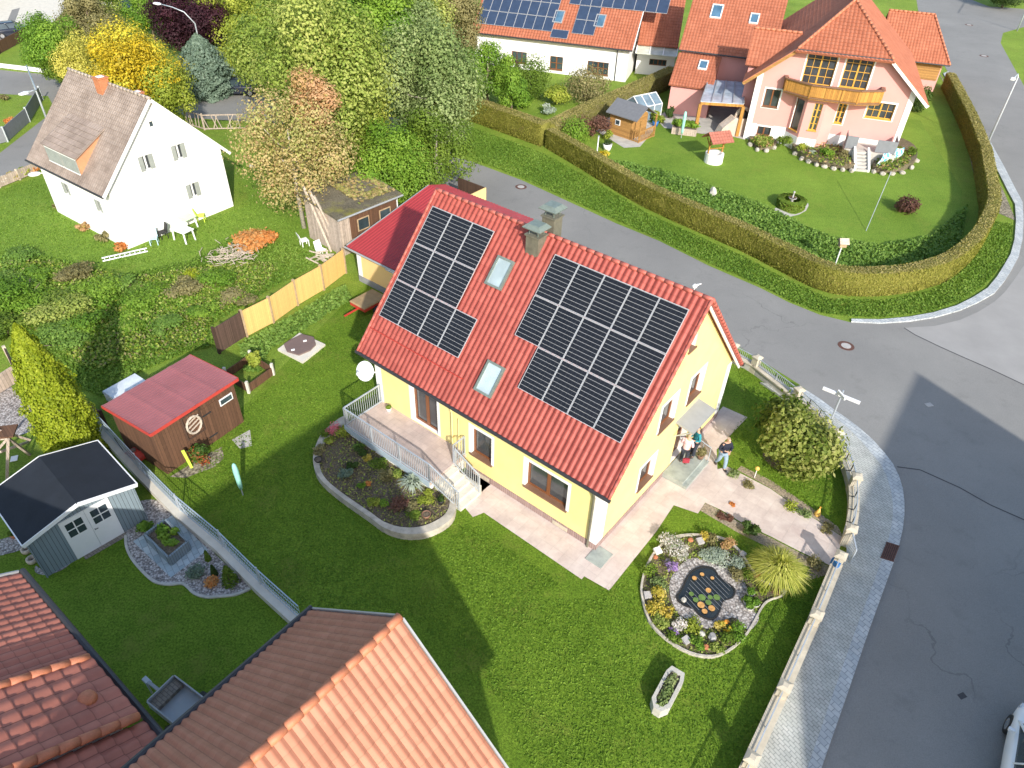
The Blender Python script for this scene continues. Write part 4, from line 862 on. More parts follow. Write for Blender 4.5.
# ================= small brown shed with rose roof =================
A_ = G(150.3, 434.7, 2.45); B_ = G(237.8, 378.7, 2.45); fs_ = frame_from(A_, B_); Lx = (B_-A_).length; dy = (fs_.at(101.9, 405.4, 2.3).y+fs_.at(190.3, 355.6, 2.3).y)/2
T = thing('garden_shed', 'brown timber garden shed with rose red metal roof', 'shed', fs_.o, fs_.yaw)
MB().loft([[(.15, .2, 0), (Lx-.15, .2, 0), (Lx-.15, dy-.2, 0), (.15, dy-.2, 0)], [(.15, .2, 2.38), (Lx-.15, .2, 2.38), (Lx-.15, dy-.2, 2.2), (.15, dy-.2, 2.2)]]).build('wall', K['wood_brown'], T)
rf = tiled('roof', (0, dy, 2.32), (1, 0, 0), (0, -dy, .15), Lx, dy, 'metal_rose', T, 1.1, .16, .02, .012, prof='flat', thick=.06)
m = MB(); m.bar((0, -.02, 2.42), (Lx, -.02, 2.42), .03, .14); m.bar((-.02, 0, 2.42), (-.02, dy, 2.27), .03, .14); m.bar((Lx+.02, 0, 2.42), (Lx+.02, dy, 2.27), .03, .14); m.build('flashing', K['metal_trim_red'], rf)
sw = Wall((0, .2, 0), (1, 0, 0), (0, -1, 0)); r = sw.rect(fs_, (218, 401), (231, 394), (220, 405), (233, 398)); m = MB(); sw.box(m, r[0], r[1], r[2]-.03, r[3]+.07, 0, .05); w_ = m.build('window', K['white_frame'], T); m = MB(); sw.box(m, r[0]+.05, r[1]-.05, r[2]+.03, r[3]+.01, .05, .058); m.build('pane', K['glass'], w_)
c0 = sw.px(fs_, 193, 424); m = MB()
for a, b, c, d_ in ((-.45, .45, .55, .62), (-.45, .45, -.62, -.55), (-.45, -.38, -.55, .55), (.38, .45, -.55, .55)): sw.box(m, c0[0]+a, c0[0]+b, c0[1]+c, c0[1]+d_, 0, .04)
m.build('wreath_frame', K['wood_dark'], T)
m = MB(); pts = [sw.p(c0[0]+.33*math.cos(i*.42), c0[1]+.42*math.sin(i*.42), .07) for i in range(16)]; m.tube(pts, .05, 6); 
for i in range(3): m.bar(sw.p(c0[0]-.3, c0[1]-.25+i*.2, .06), sw.p(c0[0]+.3, c0[1]-.05+i*.2, .06), .04)
m.build('wall_ornament', K['wood_pale'], T)
m = MB(); u_ = sw.px(fs_, 229, 405)[0]; sw.box(m, u_-1.4, u_+.2, .1, 1.95, 0, .025); d__ = m.build('door', K['wood_brown'], T); m = MB(); [m.bar(sw.p(u_-1.3, z, .04), sw.p(u_-.9, z, .04), .05) for z in (.4, 1.6)]; m.build('hinge', K['dark_metal'], d__)
gs('shed_border', [(170, 477), (206, 455), (222, 447), (224, 458), (215, 467), (196, 474), (186, 478)], .012, 'gravel_tan')
gs('shed_step', [(232, 440), (250, 430), (252, 446), (240, 449)], .013, 'concrete')
# ================= blue grey shed with bitumen roof =================
P1 = G(76.6, 503.4, 2.55); P2 = G(39.4, 457, 2.55); fg = frame_from(P1, P2); Lg = (P2-P1).length
ya = abs(fg.at(137.5, 481.6, 2.0).y); yb = abs(fg.at(25.8, 544.8, 2.0).y); yw = (ya+yb)/2
T = thing('summer_house', 'blue grey garden shed with dark bitumen roof and white double door', 'shed', fg.o, fg.yaw)
hw = yw-.12
MB().loft([[(x, -hw, 0), (x, -hw, 1.95), (x, 0, 2.48), (x, hw, 1.95), (x, hw, 0)] for x in (.18, Lg-.15)]).build('wall', K['grey_blue_boards'], T)
rf = MB()
for s in (-1, 1): rf.loft([[(x, 0, 2.5), (x, s*yw, 1.98), (x, s*yw, 2.05), (x, 0, 2.57)] for x in (0, Lg)])
rfo = rf.build('roof', K['bitumen'], T)
for s in (-1, 1):
    m = MB(); m.bar((-.02, 0, 2.50), (-.02, s*(yw+.02), 1.98), .03, .16); m.build('barge_board', K['white_frame'], rfo)
    m = MB(); m.bar((-.02, s*(yw+.02), 2.04), (Lg+.02, s*(yw+.02), 2.04), .04, .05); m.bar((Lg+.02, 0, 2.56), (Lg+.02, s*yw, 2.04), .03, .05); m.build('roof_edge', K['white_frame'], rfo)
gwl = Wall((.18, 0, 0), (0, -1, 0) if fg.at(112, 521).y < 0 else (0, 1, 0), (-1, 0, 0))
da = gwl.px(fg, 60, 520.6)[0]; db = gwl.px(fg, 98.4, 497)[0]; c_ = (gwl.px(fg, 75.8, 543.3)[0]+gwl.px(fg, 112.5, 521.4)[0])/2; da, db = c_-.85, c_+.85
for i in (0, 1):
    u0 = c_-.85+i*.855; m = MB(); gwl.box(m, u0, u0+.845, .03, 1.98, 0, .035); do = m.build('door', K['white_frame'], T)
    for a in (0, 1):
        for b in (0, 1): m = MB(); gwl.box(m, u0+.14+a*.3, u0+.40+a*.3, 1.12+b*.36, 1.42+b*.36, .035, .042); m.build('pane', K['glass'], do)
m = MB(); m.tube([gwl.p(c_+.06, .95, .04), gwl.p(c_+.06, .95, .09), gwl.p(c_+.16, .95, .09)], .015, 6); m.build('door_handle', K['dark_metal'], do)
for s in (-1, 1): m = MB(); m.bar((.165, s*hw, 0), (.165, s*hw, 1.95), .05, .09); m.build('corner_post', K['grey_blue_boards'], T)

# ================= big tiled roof at the bottom =================
IZ = 9.75; R0 = G(400, 618, IZ); dI = Vector((math.cos(R(-126.5)), math.sin(R(-126.5)), 0)); nI = Vector((-dI.y, dI.x, 0))
yawI = R(-126.5); fI = Frame(R0.x, R0.y, yawI)      # x along the ridge away from the gable, +y = right of picture
eL = fI.at(315, 608, IZ-2.75); wl = abs(eL.y); wr_ = 5.1; sL = 2.75/wl; LI = 14
vr = fI.hit(505, 768, (0, 0, 0), (1, 0, 0)); sRt = (IZ-vr.z)/abs(vr.y)
T = thing('tiled_roof_house', 'house in front seen as a large terracotta gable roof, pale on its sunny slope', 'house', fI.o, yawI)
K['tile_sun'] = K['tile_house']
m = MB(); sy = 1 if eL.y < 0 else -1      # side of the sunny slope
sec = [(-sy*(wl-.4), 0), (-sy*(wl-.4), IZ-sL*(wl-.4)-.15), (0, IZ-.15), (sy*(wr_-.4), IZ-sRt*(wr_-.4)-.15), (sy*(wr_-.4), 0)]
m.loft([[(x, y, z) for y, z in sec] for x in (.35, LI)]); shell('wall', m, [], [K['white_wall']], T)
rf = tiled('roof', (0, 0, IZ), (1, 0, 0), (0, -sy*wl, -sL*wl), LI, math.hypot(wl, sL*wl), 'tile_house', T, .19, .33, .04, .014, sub=8)
tiled('roof', (0, 0, IZ), (1, 0, 0), (0, sy*wr_, -sRt*wr_), LI, math.hypot(wr_, sRt*wr_), 'tile_house', T, .185, .33, .038, .012, sub=8)
ridge_caps('ridge', (0, 0, IZ+.05), (LI, 0, IZ+.03), 'ridge_orange', rf, .095, .33)
m = MB(); m.bar((-.03, 0, IZ-.04), (-.03, -sy*wl, IZ-sL*wl-.04), .04, .16); m.bar((-.03, 0, IZ-.04), (-.03, sy*wr_, IZ-sRt*wr_-.04), .04, .16); m.build('verge_sheet', K['grey_metal'], rf)
m = MB(); m.tube([(-.05, -sy*(wl+.08), IZ-sL*wl-.03), (LI, -sy*(wl+.08), IZ-sL*wl-.03)], .085, 8); m.build('gutter', K['dark_metal'], rf)
m = MB(); m.tube([(-.05, sy*(wr_+.08), IZ-sRt*wr_-.03), (LI, sy*(wr_+.08), IZ-sRt*wr_-.03)], .085, 8); m.build('gutter', K['grey_metal'], rf)
# ================= stepped tiled roofs bottom left =================
HZ = 4.6; g0 = G(19, 573.5, HZ); g1 = G(165, 747, HZ); fH = frame_from(g0, g1); LH = (g1-g0).length
T = thing('neighbour_building', 'low building at bottom left with three stepped brick red tile roofs', 'building', fH.o, fH.yaw)
b1 = fH.at(88, 661, HZ+.15).x; b2 = fH.at(137, 719, HZ+.2).x; sl_ = .60; Wd = 9.0
q_ = 1 if fH.at(0, 700, HZ).y > 0 else -1
sv_ = Vector((0, -q_*Wd, -Wd*sl_)); Ls_ = sv_.length; top_ = HZ+Wd*sl_
m = MB(); sec = [(q_*.4, 0), (q_*.4, HZ+.4*sl_-.15), (q_*Wd, top_-.15), (q_*Wd, 0)]; m.loft([[(x, y, z) for y, z in sec] for x in (.3, LH+3)]); shell('wall', m, [], [K['white_wall']], T)
tiled('roof', (0, q_*Wd, top_), (1, 0, 0), sv_, b1, Ls_, 'tile_brick', T, .25, .34, .035, .02, sub=8)
r2 = tiled('roof', (b1, q_*Wd, top_+.22), (1, 0, 0), sv_, b2-b1, Ls_, 'tile_brick', T, .42, .40, .035, .03, sub=8)
tiled('roof', (b2, q_*Wd, top_-.05), (1, 0, 0), sv_, LH+3-b2, Ls_, 'tile_brick', T, .32, .40, .05, .04, sub=8)
for x, zz in ((b1, .27), (b2, .27)): ridge_caps('verge', (x, q_*Wd, top_+zz), (x, -.05, HZ+zz), 'ridge_orange', r2, .12, .42)
vp = fH.hit(87, 699, (0, 0, HZ+.25), Vector((0, -sl_*q_, 1))); MB().lathe((vp.x, vp.y, vp.z-.05), [(.22, 0), (.2, .12), (.13, .2), (.01, .22)], 14).build('roof_vent', K['ridge_orange'], r2, True)
m = MB(); m.tube([(-.05, -q_*.1, HZ-.02), (LH+3, -q_*.1, HZ-.02)], .09, 8); m.build('gutter', K['dark_metal'], T)
m = MB(); m.bar((-.03, 0, HZ+.02), (-.03, q_*Wd, top_+.02), .05, .14); m.build('verge_sheet', K['grey_metal'], T)

# ================= pink house =================
yP = 1.256; oP = Vector((24.384+.25*math.cos(yP), 58.642+.25*math.sin(yP), 0)); FP = Frame(oP.x, oP.y, yP)
PW_, PZ, PE = 5.912, 10.3, 5.43; kp = (PZ-PE)/PW_; POE = 1.0; PT, PHD, PLN = 3.41, 4.45, 15.0; zp = lambda y: PZ-kp*abs(y); xg = -.55
T = thing('pink_house', 'large pink house with half-hipped orange roof, wooden balcony and side wings', 'house', FP.o, yP)
PG = Wall((0, 0, 0), (0, -1, 0), (-1, 0, 0))
c4 = lambda x, y: (704+x/3.2, y/3.2); c5 = lambda x, y: (760+x/5.12, y/5.12); c6 = lambda x, y: (740+x/6.4, 60+y/6.4)
pw1 = PG.rect(FP, c5(240, 262), c5(395, 275), c5(235, 370), c5(385, 400)); pw2 = PG.rect(FP, c5(440, 285), c5(590, 298), c5(430, 400), c5(565, 405))
pw1, pw2 = [(a, b, c-.75, d+.1) for a, b, c, d in (pw1, pw2)]; pw3 = PG.rect(FP, c5(28, 452), c5(105, 462), c5(15, 545), c5(92, 553)); pw4 = PG.rect(FP, c5(560, 520), c5(695, 535), c5(535, 600), c5(675, 615)); pw5 = PG.rect(FP, c6(112, 425), c6(200, 430), c6(105, 480), c6(190, 485)); pw6 = PG.rect(FP, c6(640, 265), c6(692, 268), c6(600, 400), c6(650, 410))
cuts = [PG.cut(*r, .2) for r in (pw1, pw2, pw3, pw4, pw5, pw6)]
sec = [(-PW_, 0), (-PW_, zp(PW_)-.15), (0, PZ-.15), (PW_, zp(PW_)-.15), (PW_, 0)]
m = MB(); m.loft([[(x+(0 if abs(y) > .01 or x > 5 else 0), y, min(z, zp(PT)-.15) if x < 1 else z) for y, z in [(-PW_, 0), (-PW_, zp(PW_)-.15), (-PT, zp(PT)-.15), (0, PZ-.15), (PT, zp(PT)-.15), (PW_, zp(PW_)-.15), (PW_, 0)]] for x in (0, PHD-.1, PLN)])
shell('wall', m, cuts, [K['pink_wall'], K['white_trim']], T)
for r, nx, ny, fr_ in ((pw1, 4, 4, 'yellow_frame'), (pw2, 4, 4, 'yellow_frame'), (pw3, 2, 1, 'brown_frame'), (pw4, 4, 2, 'yellow_frame'), (pw5, 2, 1, 'brown_frame'), (pw6, 2, 4, 'yellow_frame')):
    window(T, PG, *r, nx, ny, fr_, 'glass_curtain', .12, .07, .04, surround='white_trim', sill='yellow_frame' if fr_[0] == 'y' else 'sill_brown')
# corner pillars, base course
for u in (-PW_-.01, PW_-.42): m = MB(); PG.box(m, u, u+.43, 0, zp(PW_)-.1, -.02, .03); m.build('corner_band', K['white_trim'], T)
m = MB(); PG.box(m, -PW_+.43, pw5[0]-.14, 0, 1.35, -.02, .02); PG.box(m, pw5[1]+.14, PW_-.43, 0, 1.35, -.02, .02); m.build('base_course', K['white_trim'], T)
# bay under the balcony
q1 = PG.px(FP, *c5(165, 560))[0]; q4 = PG.px(FP, *c5(435, 560))[0]; b0, b1_, b2_, b3 = q1-.1, q1+.95, q4-1.5, q4-.55; bd = 1.15; zb = 4.25
bp = [(0.02, -b0), (-bd, -b1_), (-bd, -b2_), (0.02, -b3)]
bw = MB(); bw.prism(bp, 0, zb); 
w_a = Wall((-bd, 0, 0), (0, -1, 0), (-1, 0, 0)); ra_ = w_a.rect(FP, c5(285, 520), c5(355, 520), c5(245, 665), c5(305, 675)); ra_ = (max(ra_[0], b1_+.3), min(ra_[1], b2_-.25), ra_[2], min(ra_[3], 3.9))
dl = Vector((-bd-.02, -b1_+b0, 0)); ul = Vector((-bd, -b1_, 0))-Vector((0.02, -b0, 0)); uln = ul.normalized(); nl = Vector((uln.y, -uln.x, 0)); nl = nl if nl.x < 0 else -nl; w_l = Wall((0.02, -b0, 0), uln, nl)
shell('bay', bw, [w_a.cut(*ra_, .16), w_l.cut(.35, ul.length-.3, 1.45, 3.9, .16)], [K['pink_wall'], K['white_trim']], T)
window(T, w_a, *ra_, 2, 4, 'yellow_frame', 'glass_curtain', .1, .07, .04, sill='yellow_frame'); window(T, w_l, .35, ul.length-.3, 1.45, 3.9, 1, 1, 'brown_frame', 'glass_curtain', .1, .07, sill='yellow_frame')
m = MB(); w_a.box(m, b1_+.02, b2_-.02, 0, 1.1, -.01, .02); w_l.box(m, .05, ul.length-.02, 0, 1.1, -.01, .02); m.build('base_course', K['white_trim'], T)
# balcony
zB = zb+.02; bal = [PG.px(FP, *c5(120, 440))[0], None]
bx = [(0.03, 3.5), (-1.2, 2.0), (-1.55, 1.6), (-1.55, -2.3), (-.95, -3.7), (0.03, -3.9)]
ub0 = PG.px(FP, *c5(125, 430))[0]; ubr = PG.px(FP, *c5(620, 480))[0]
bx = [(-.02, -ub0), (-.75, -ub0-.1), (-1.75, -ub0-2.0), (-1.75, -ubr+1.7), (-.9, -ubr), (-.02, -ubr)]
m = MB(); m.prism(bx, zB, zB+.18); bl = m.build('balcony', K['balcony_wood'], T)
for a, b in zip(bx[:-1], bx[1:]):
    a = Vector((*a, zB)); b = Vector((*b, zB)); d = (b-a); L = d.length; d /= L; nn = Vector((d.y, -d.x, 0)); m = MB()
    m.obox((a+b)/2+Vector((0, 0, .62)), d*L/2, nn*.03, (0, 0, .40)); m.build('balcony_panel', K['balcony_wood'], bl)
    [MB().bar(a+Vector((0, 0, z_h)), b+Vector((0, 0, z_h)), w_h, .09).build('balcony_rail', K['sill_brown'], bl) for z_h, w_h in ((1.08, .28), (.12, .12))]
    nposts = max(1, int(L/1.1)); m = MB(); [m.obox(a.lerp(b, i/nposts)+Vector((0, 0, .6)), d*.05, nn*.06, (0, 0, .5)) for i in range(nposts+1)]; m.build('balcony_post', K['wood_honey'] if False else K['balcony_wood'], bl)
# roof with half hip
hipn = Vector((PT, 0-(-1)*0, 0))
def vplane(a, b, keep):
    a = Vector(a); b = Vector(b); d = b-a; n = Vector((d.y, -d.x, 0)).normalized()
    if (Vector(keep)-a).dot(n) > 0: n = -n
    return (a, n)
ap = (PHD, 0, PZ); hl = (xg, PT, zp(PT)); hr_ = (xg, -PT, zp(PT)); Lsl = math.hypot(PW_+POE, kp*(PW_+POE))
rf = tiled('roof', (xg, 0, PZ), (1, 0, 0), (0, (PW_+POE), -kp*(PW_+POE)), PLN+1, Lsl, 'tile_orange', T, .30, .34, .035, .022, clip=[vplane(hl, ap, (10, 3, 0))])
tiled('roof', (xg, 0, PZ), (1, 0, 0), (0, -(PW_+POE), -kp*(PW_+POE)), PLN+1, Lsl, 'tile_orange', T, .30, .34, .035, .022, clip=[vplane(hr_, ap, (10, -3, 0))])
hs = Vector((xg-PHD, 0, zp(PT)-PZ)); tiled('hip_roof', (PHD, PT+.2, PZ), (0, -1, 0), hs, 2*PT+.4, hs.length+.3, 'tile_orange', T, .30, .36, .04, .03, clip=[vplane(hl, ap, (0, 0, 0)), vplane(hr_, ap, (0, 0, 0))])
up = Vector((0, 0, .06)); ridge_caps('ridge', Vector(ap)+up, Vector((PLN+.3, 0, PZ))+up, 'ridge_orange', rf, .12, .4); ridge_caps('ridge', Vector(ap)+up, Vector(hl)+up, 'ridge_orange', rf, .12, .4); ridge_caps('ridge', Vector(ap)+up, Vector(hr_)+up, 'ridge_orange', rf, .12, .4)
for s in (1, -1): m = MB(); m.bar((xg-.03, s*PT, zp(PT)-.12), (xg-.03, s*(PW_+POE), zp(PW_+POE)-.12), .05, .25); m.build('barge_board', K['white_trim'] if s < 0 else K['wood_honey'], rf); m = MB(); m.bar((xg, s*PT, zp(PT)+.03), (xg, s*(PW_+POE), zp(PW_+POE)+.03), .12, .06); m.build('verge_sheet', K['ridge_orange'], rf)
m = MB(); m.tube([(xg-.08, -PT, zp(PT)-.02), (xg-.08, PT, zp(PT)-.02)], .06, 8); m.build('gutter', K['dark_metal'], rf)
m = MB(); [m.obox(((PLN)/2, s*(PW_+POE/2), zp(PW_+POE/2)-.16), (PLN/2, 0, 0), Vector((0, POE/2+.05, -s*kp*(POE/2+.05))), (0, 0, .012)) for s in (1, -1)]; m.build('soffit', K['wood_honey'], T)
# cross wing on the left
e1 = FP.at(751.7, 57, 5.4); rr = FP.at(760, 29, 7.7); xr = rr.x; xe = e1.x; ye = max(e1.y, rr.y, PW_+1.2); hd_ = max(xr-xe, 2.2); xe = xr-hd_
sL_ = Vector((-hd_, 0, -2.3)); cwf = tiled('wing_roof', (xr, 0.3, 7.7), (0, 1, 0), sL_, ye-.3, sL_.length, 'tile_orange', T, .28, .33, .035, .022, clip=[((0, 0, PZ+.05), Vector((0, -kp, -1)))])
sR_ = Vector((hd_, 0, -2.3)); tiled('wing_roof', (xr, 0.3, 7.7), (0, 1, 0), sR_, ye-.3, sR_.length, 'tile_orange', T, .28, .33, .035, .022, clip=[((0, 0, PZ+.05), Vector((0, -kp, -1)))])
ridge_caps('ridge', (xr, 3.3, 7.76), (xr, ye, 7.76), 'ridge_orange', cwf, .12, .4)
m = MB(); m.loft([[(xr-hd_+.4, y, 0), (xr-hd_+.4, y, 5.6), (xr, y, 7.5), (xr+hd_-.4, y, 5.6), (xr+hd_-.4, y, 0)] for y in (3.0, ye-.3)]); m.build('wing_wall', K['pink_wall'], T)
# hipped garage on the right
gA = FP.at(922.7, 64, 3.0); gB = FP.at(948, 64, 3.0); gC = FP.at(955.5, 40.6, 3.0); gD = FP.at(938, 14, 6.5); gE = FP.at(882, 11, 6.5)
gx0 = (gA.x+gB.x)/2; gy0 = gB.y-.1; gy1 = -PW_+1.2; gxr = (gD.x+gE.x)/2; gxr = max(gxr, gx0+2.5); dz = 3.5; gw_ = gxr-gx0
S_ = Vector((-gw_, 0, -dz)); gr1 = tiled('garage_roof', (gxr, gy1, 3.0+dz), (0, -1, 0), S_, gy1-gy0, S_.length, 'tile_orange', T, .28, .33, .035, .022, clip=[vplane((gxr, gy0+gw_*.6, 0), (gx0, gy0, 0), (gx0, gy1, 0))])
S2_ = Vector((gw_, 0, -dz)); tiled('garage_roof', (gxr, gy1, 3.0+dz), (0, -1, 0), S2_, gy1-gy0, S2_.length, 'tile_orange', T, .28, .33, .035, .022, clip=[vplane((gxr, gy0+gw_*.6, 0), (gxr+gw_, gy0, 0), (gx0, gy1, 0))])
S3_ = Vector((0, -gw_*.6, -dz)); tiled('garage_roof', (gx0-.1, gy0+gw_*.6, 3.0+dz), (1, 0, 0), S3_, 2*gw_+.2, S3_.length, 'tile_orange', T, .28, .33, .035, .022, clip=[vplane((gxr, gy0+gw_*.6, 0), (gx0, gy0, 0), (gxr, gy0-3, 0)), vplane((gxr, gy0+gw_*.6, 0), (gxr+gw_, gy0, 0), (gxr, gy0-3, 0))])
for ex in (gx0, gxr+gw_): ridge_caps('ridge', (gxr, gy0+gw_*.6, 6.56), (ex, gy0, 3.06), 'ridge_orange', gr1, .11, .4)
ridge_caps('ridge', (gxr, gy1, 6.56), (gxr, gy0+gw_*.6, 6.56), 'ridge_orange', gr1, .11, .4)
MB().box(gx0+.5, gxr+gw_-.5, gy0+.5, gy1+.2, 0, 3.05).build('garage_wall', K['pink_wall'], T)
gdw = Wall((gx0+.5, 0, 0), (0, -1, 0), (-1, 0, 0)); m = MB(); gdw.box(m, -gy1+.6, -gy0-.6, 1.4, 3.0, 0, .06); m.build('garage_gable_boarding', K['wood_honey'], T)
m = MB(); m.tube([(gx0-.06, gy1, 2.98), (gx0-.06, gy0, 2.98)], .06, 8); m.build('gutter', K['dark_metal'], gr1)
# left wing: tall roof and lean-to
zU = 4.6; l0 = FP.at(678, 50.8, zU); l1 = FP.at(750, 57, zU); wy0 = PW_+.6; wy1 = (l0.y); wxe = (l0.x+l1.x)/2
SU = Vector((6.5, 0, 4.6)); MBs = Vector((-6.5, 0, -4.6)); lw = tiled('side_wing_roof', (wxe+6.5, wy0-1.5, zU+4.6), (0, 1, 0), MBs, wy1-wy0+1.5, MBs.length, 'tile_orange', T, .28, .33, .035, .022)
m = MB(); m.loft([[(wxe+.4, y, 0), (wxe+.4, y, zU+.1), (wxe+6.3, y, zU+4.3), (wxe+11, y, zU+1), (wxe+11, y, 0)] for y in (wy0, wy1-.2)]); shell('wing_wall', m, [], [K['pink_wall']], T)
m = MB(); m.tube([(wxe-.06, wy0-1, zU-.02), (wxe-.06, wy1, zU-.02)], .06, 8); m.build('gutter', K['dark_metal'], lw)
n0 = FP.at(668, 86, 2.5); n1 = FP.at(705.6, 89, 2.5); n2 = FP.at(729, 57.5, 4.3); xl = (n0.x+n1.x)/2; yl1 = n0.y; yl0 = (n1.y+n2.y)/2; SL = Vector((xl-wxe-.1, 0, -1.8))
ll = tiled('lean_to_roof', (wxe+.1, yl0, 4.35), (0, 1, 0), SL, yl1-yl0, SL.length, 'tile_orange', T, .28, .33, .035, .022); MB().loft([[(xl+.3, y, 0), (xl+.3, y, 2.35), (wxe+.4, y, 4.1), (wxe+.4, y, 0)] for y in (yl0+.1, yl1-.2)]).build('lean_to_wall', K['pink_wall'], T)
nu = Vector((-SU.z, 0, SU.x)).normalized()
def sky_on(px, py, pl, nrm, U, S, w_, l_): q = FP.hit(px, py, pl, nrm); skylight(T, q, U, S, w_, l_, 'glass_blue', 'white_frame')
sky_on(713, 5, (wxe, 0, zU), nu, (0, -1, 0), MBs, 1.0, 1.5); sky_on(751, 14, (wxe, 0, zU), nu, (0, -1, 0), MBs, .8, 1.1)
nl_ = Vector((-SL.z, 0, SL.x)).normalized(); nl_ = nl_ if nl_.z > 0 else -nl_; sky_on(700, 61, (wxe+.1, 0, 4.35), nl_, (0, -1, 0), SL, .8, 1.1)
# ================= white solar house at the top =================
z_ = 3.1; a = G(470, 32, z_); b = G(632.4, 50.8, z_); fM = frame_from(a, b); LM = (b-a).length; dM = Vector((0, 6.4, 4.6)); 
T = thing('solar_house', 'long white house with bright orange roof full of blue solar panels', 'house', fM.o, fM.yaw)
MW = Wall((0, .45, 0), (1, 0, 0), (0, -1, 0)); c7 = lambda x, y: (470+x/3.938, y/3.938)
ms = [MW.rect(fM, c7(315, 220), c7(366, 225), c7(313, 272), c7(364, 278)), MW.rect(fM, c7(462, 238), c7(546, 248), c7(460, 290), c7(543, 298)), MW.rect(fM, c7(165, 200), c7(224, 207), c7(162, 245), c7(222, 252))]
m = MB(); sec = [(.45, 0), (.45, z_+.15), (6.4, z_+4.4), (12.4, z_+.15), (12.4, 0)]; m.loft([[(x, y, z) for y, z in sec] for x in (.4, LM-.4)]); shell('wall', m, [MW.cut(*r, .16) for r in ms], [K['white_wall'], K['white_trim']], T)
for r, nx, ny in zip(ms, (2, 4, 3), (2, 2, 1)): window(T, MW, *r, nx, ny, 'brown_frame', 'glass', .1, .08, .06, sill='sill_brown')
S_ = Vector((0, -6.4, -4.6)); rf = tiled('roof', (0, 6.4, z_+4.6), (1, 0, 0), S_, LM, S_.length, 'tile_orange', T, .30, .36, .045, .03); tiled('roof', (0, 6.4, z_+4.6), (1, 0, 0), (0, 6.4, -4.6), LM, S_.length, 'tile_orange', T, .30, .36, .045, .03)
m = MB(); m.bar((LM+.03, 0, z_), (LM+.03, 6.4, z_+4.6), .05, .2); m.build('barge_board', K['white_trim'], rf); m = MB(); m.tube([(0, -.07, z_-.03), (LM, -.07, z_-.03)], .065, 8); m.build('gutter', K['dark_metal'], rf); m = MB(); m.tube([(LM-1.5, -.05, z_-.05), (LM-1.5, .38, z_-.4), (LM-1.5, .38, 0)], .05, 6); m.build('downpipe', K['dark_metal'], T)
sM = S_.normalized(); nM = Vector((0, sM.z, -sM.y)); nM = nM if nM.z > 0 else -nM; o0 = Vector((0, 0, z_))
def mp(px, py): q = fM.hit(px, py, o0, nM); return q.x, (q-o0).dot(-sM)     # along x, up the slope
def mpanel(x, up_, w_, l_): panel(T, o0-sM*(up_+l_)+Vector((x, 0, 0)), (1, 0, 0), sM, nM, w_, l_, 'pv_blue')
x0, u0 = mp(476, 24); x1, _ = mp(552, 31.5); pw_ = (x1-x0)/8
for r in range(3):
    for i in range(8): mpanel(x0+i*pw_, u0+r*1.72, pw_, 1.70)
x2, u2 = mp(571.5, 34); 
for r in range(2):
    for i in range(2): mpanel(x2+i*1.12, u2+r*1.72, 1.12, 1.70)
xa_, ua_ = mp(563, 2); 
for i in range(9): mpanel(x1+.9+i*1.1, u2+3.46, 1.1, 1.7)
x3, u3 = mp(550, 38); mpanel(x3, u3, 1.75, 1.0)
for px, py in ((556, 11), (597, 15)): q = fM.hit(px, py, o0, nM); skylight(T, q, (1, 0, 0), sM, 1.0, 1.5, 'glass_blue', 'grey_metal')
# link building between the two houses
zc = 2.9; a = G(637.5, 44.4, zc); b = G(678, 48, zc); fC = frame_from(a, b); LC = (b-a).length; S_ = Vector((0, -5.2, -3.6)); T = thing('link_building', 'narrow white link building with glass canopy between solar house and pink house', 'building', fC.o, fC.yaw)
tiled('roof', (0, 5.2, zc+3.6), (1, 0, 0), S_, LC, S_.length, 'tile_orange', T, .30, .36, .045, .03); CWl = Wall((0, .4, 0), (1, 0, 0), (0, -1, 0)); cr_ = CWl.rect(fC, c7(706, 230), c7(774, 238), c7(706, 255), c7(772, 262))
shell('wall', MB().loft([[(x, .4, 0), (x, .4, zc+.1), (x, 5.1, zc+3.3), (x, 9, zc), (x, 9, 0)] for x in (.1, LC-.1)]), [CWl.cut(*cr_, .14)], [K['white_wall'], K['white_trim']], T); window(T, CWl, *cr_, 4, 1, 'brown_frame', 'glass', .08, .07, .06)
m = MB(); m.loft([[(0, .38, 2.75), (LC, .38, 2.75), (LC, .38, 2.80), (0, .38, 2.80)], [(0, -1.3, 2.35), (LC, -1.3, 2.35), (LC, -1.3, 2.40), (0, -1.3, 2.40)]]); K['pale_glass'] = glass_mat('pale_canopy_glass', (.42, .43, .36), .2); cg = m.build('glass_canopy', K['pale_glass'], T); m = MB(); [m.bar((LC*i/3, .36, 2.83), (LC*i/3, -1.3, 2.43), .08) for i in range(4)]; m.build('canopy_beam', K['white_frame'], cg)
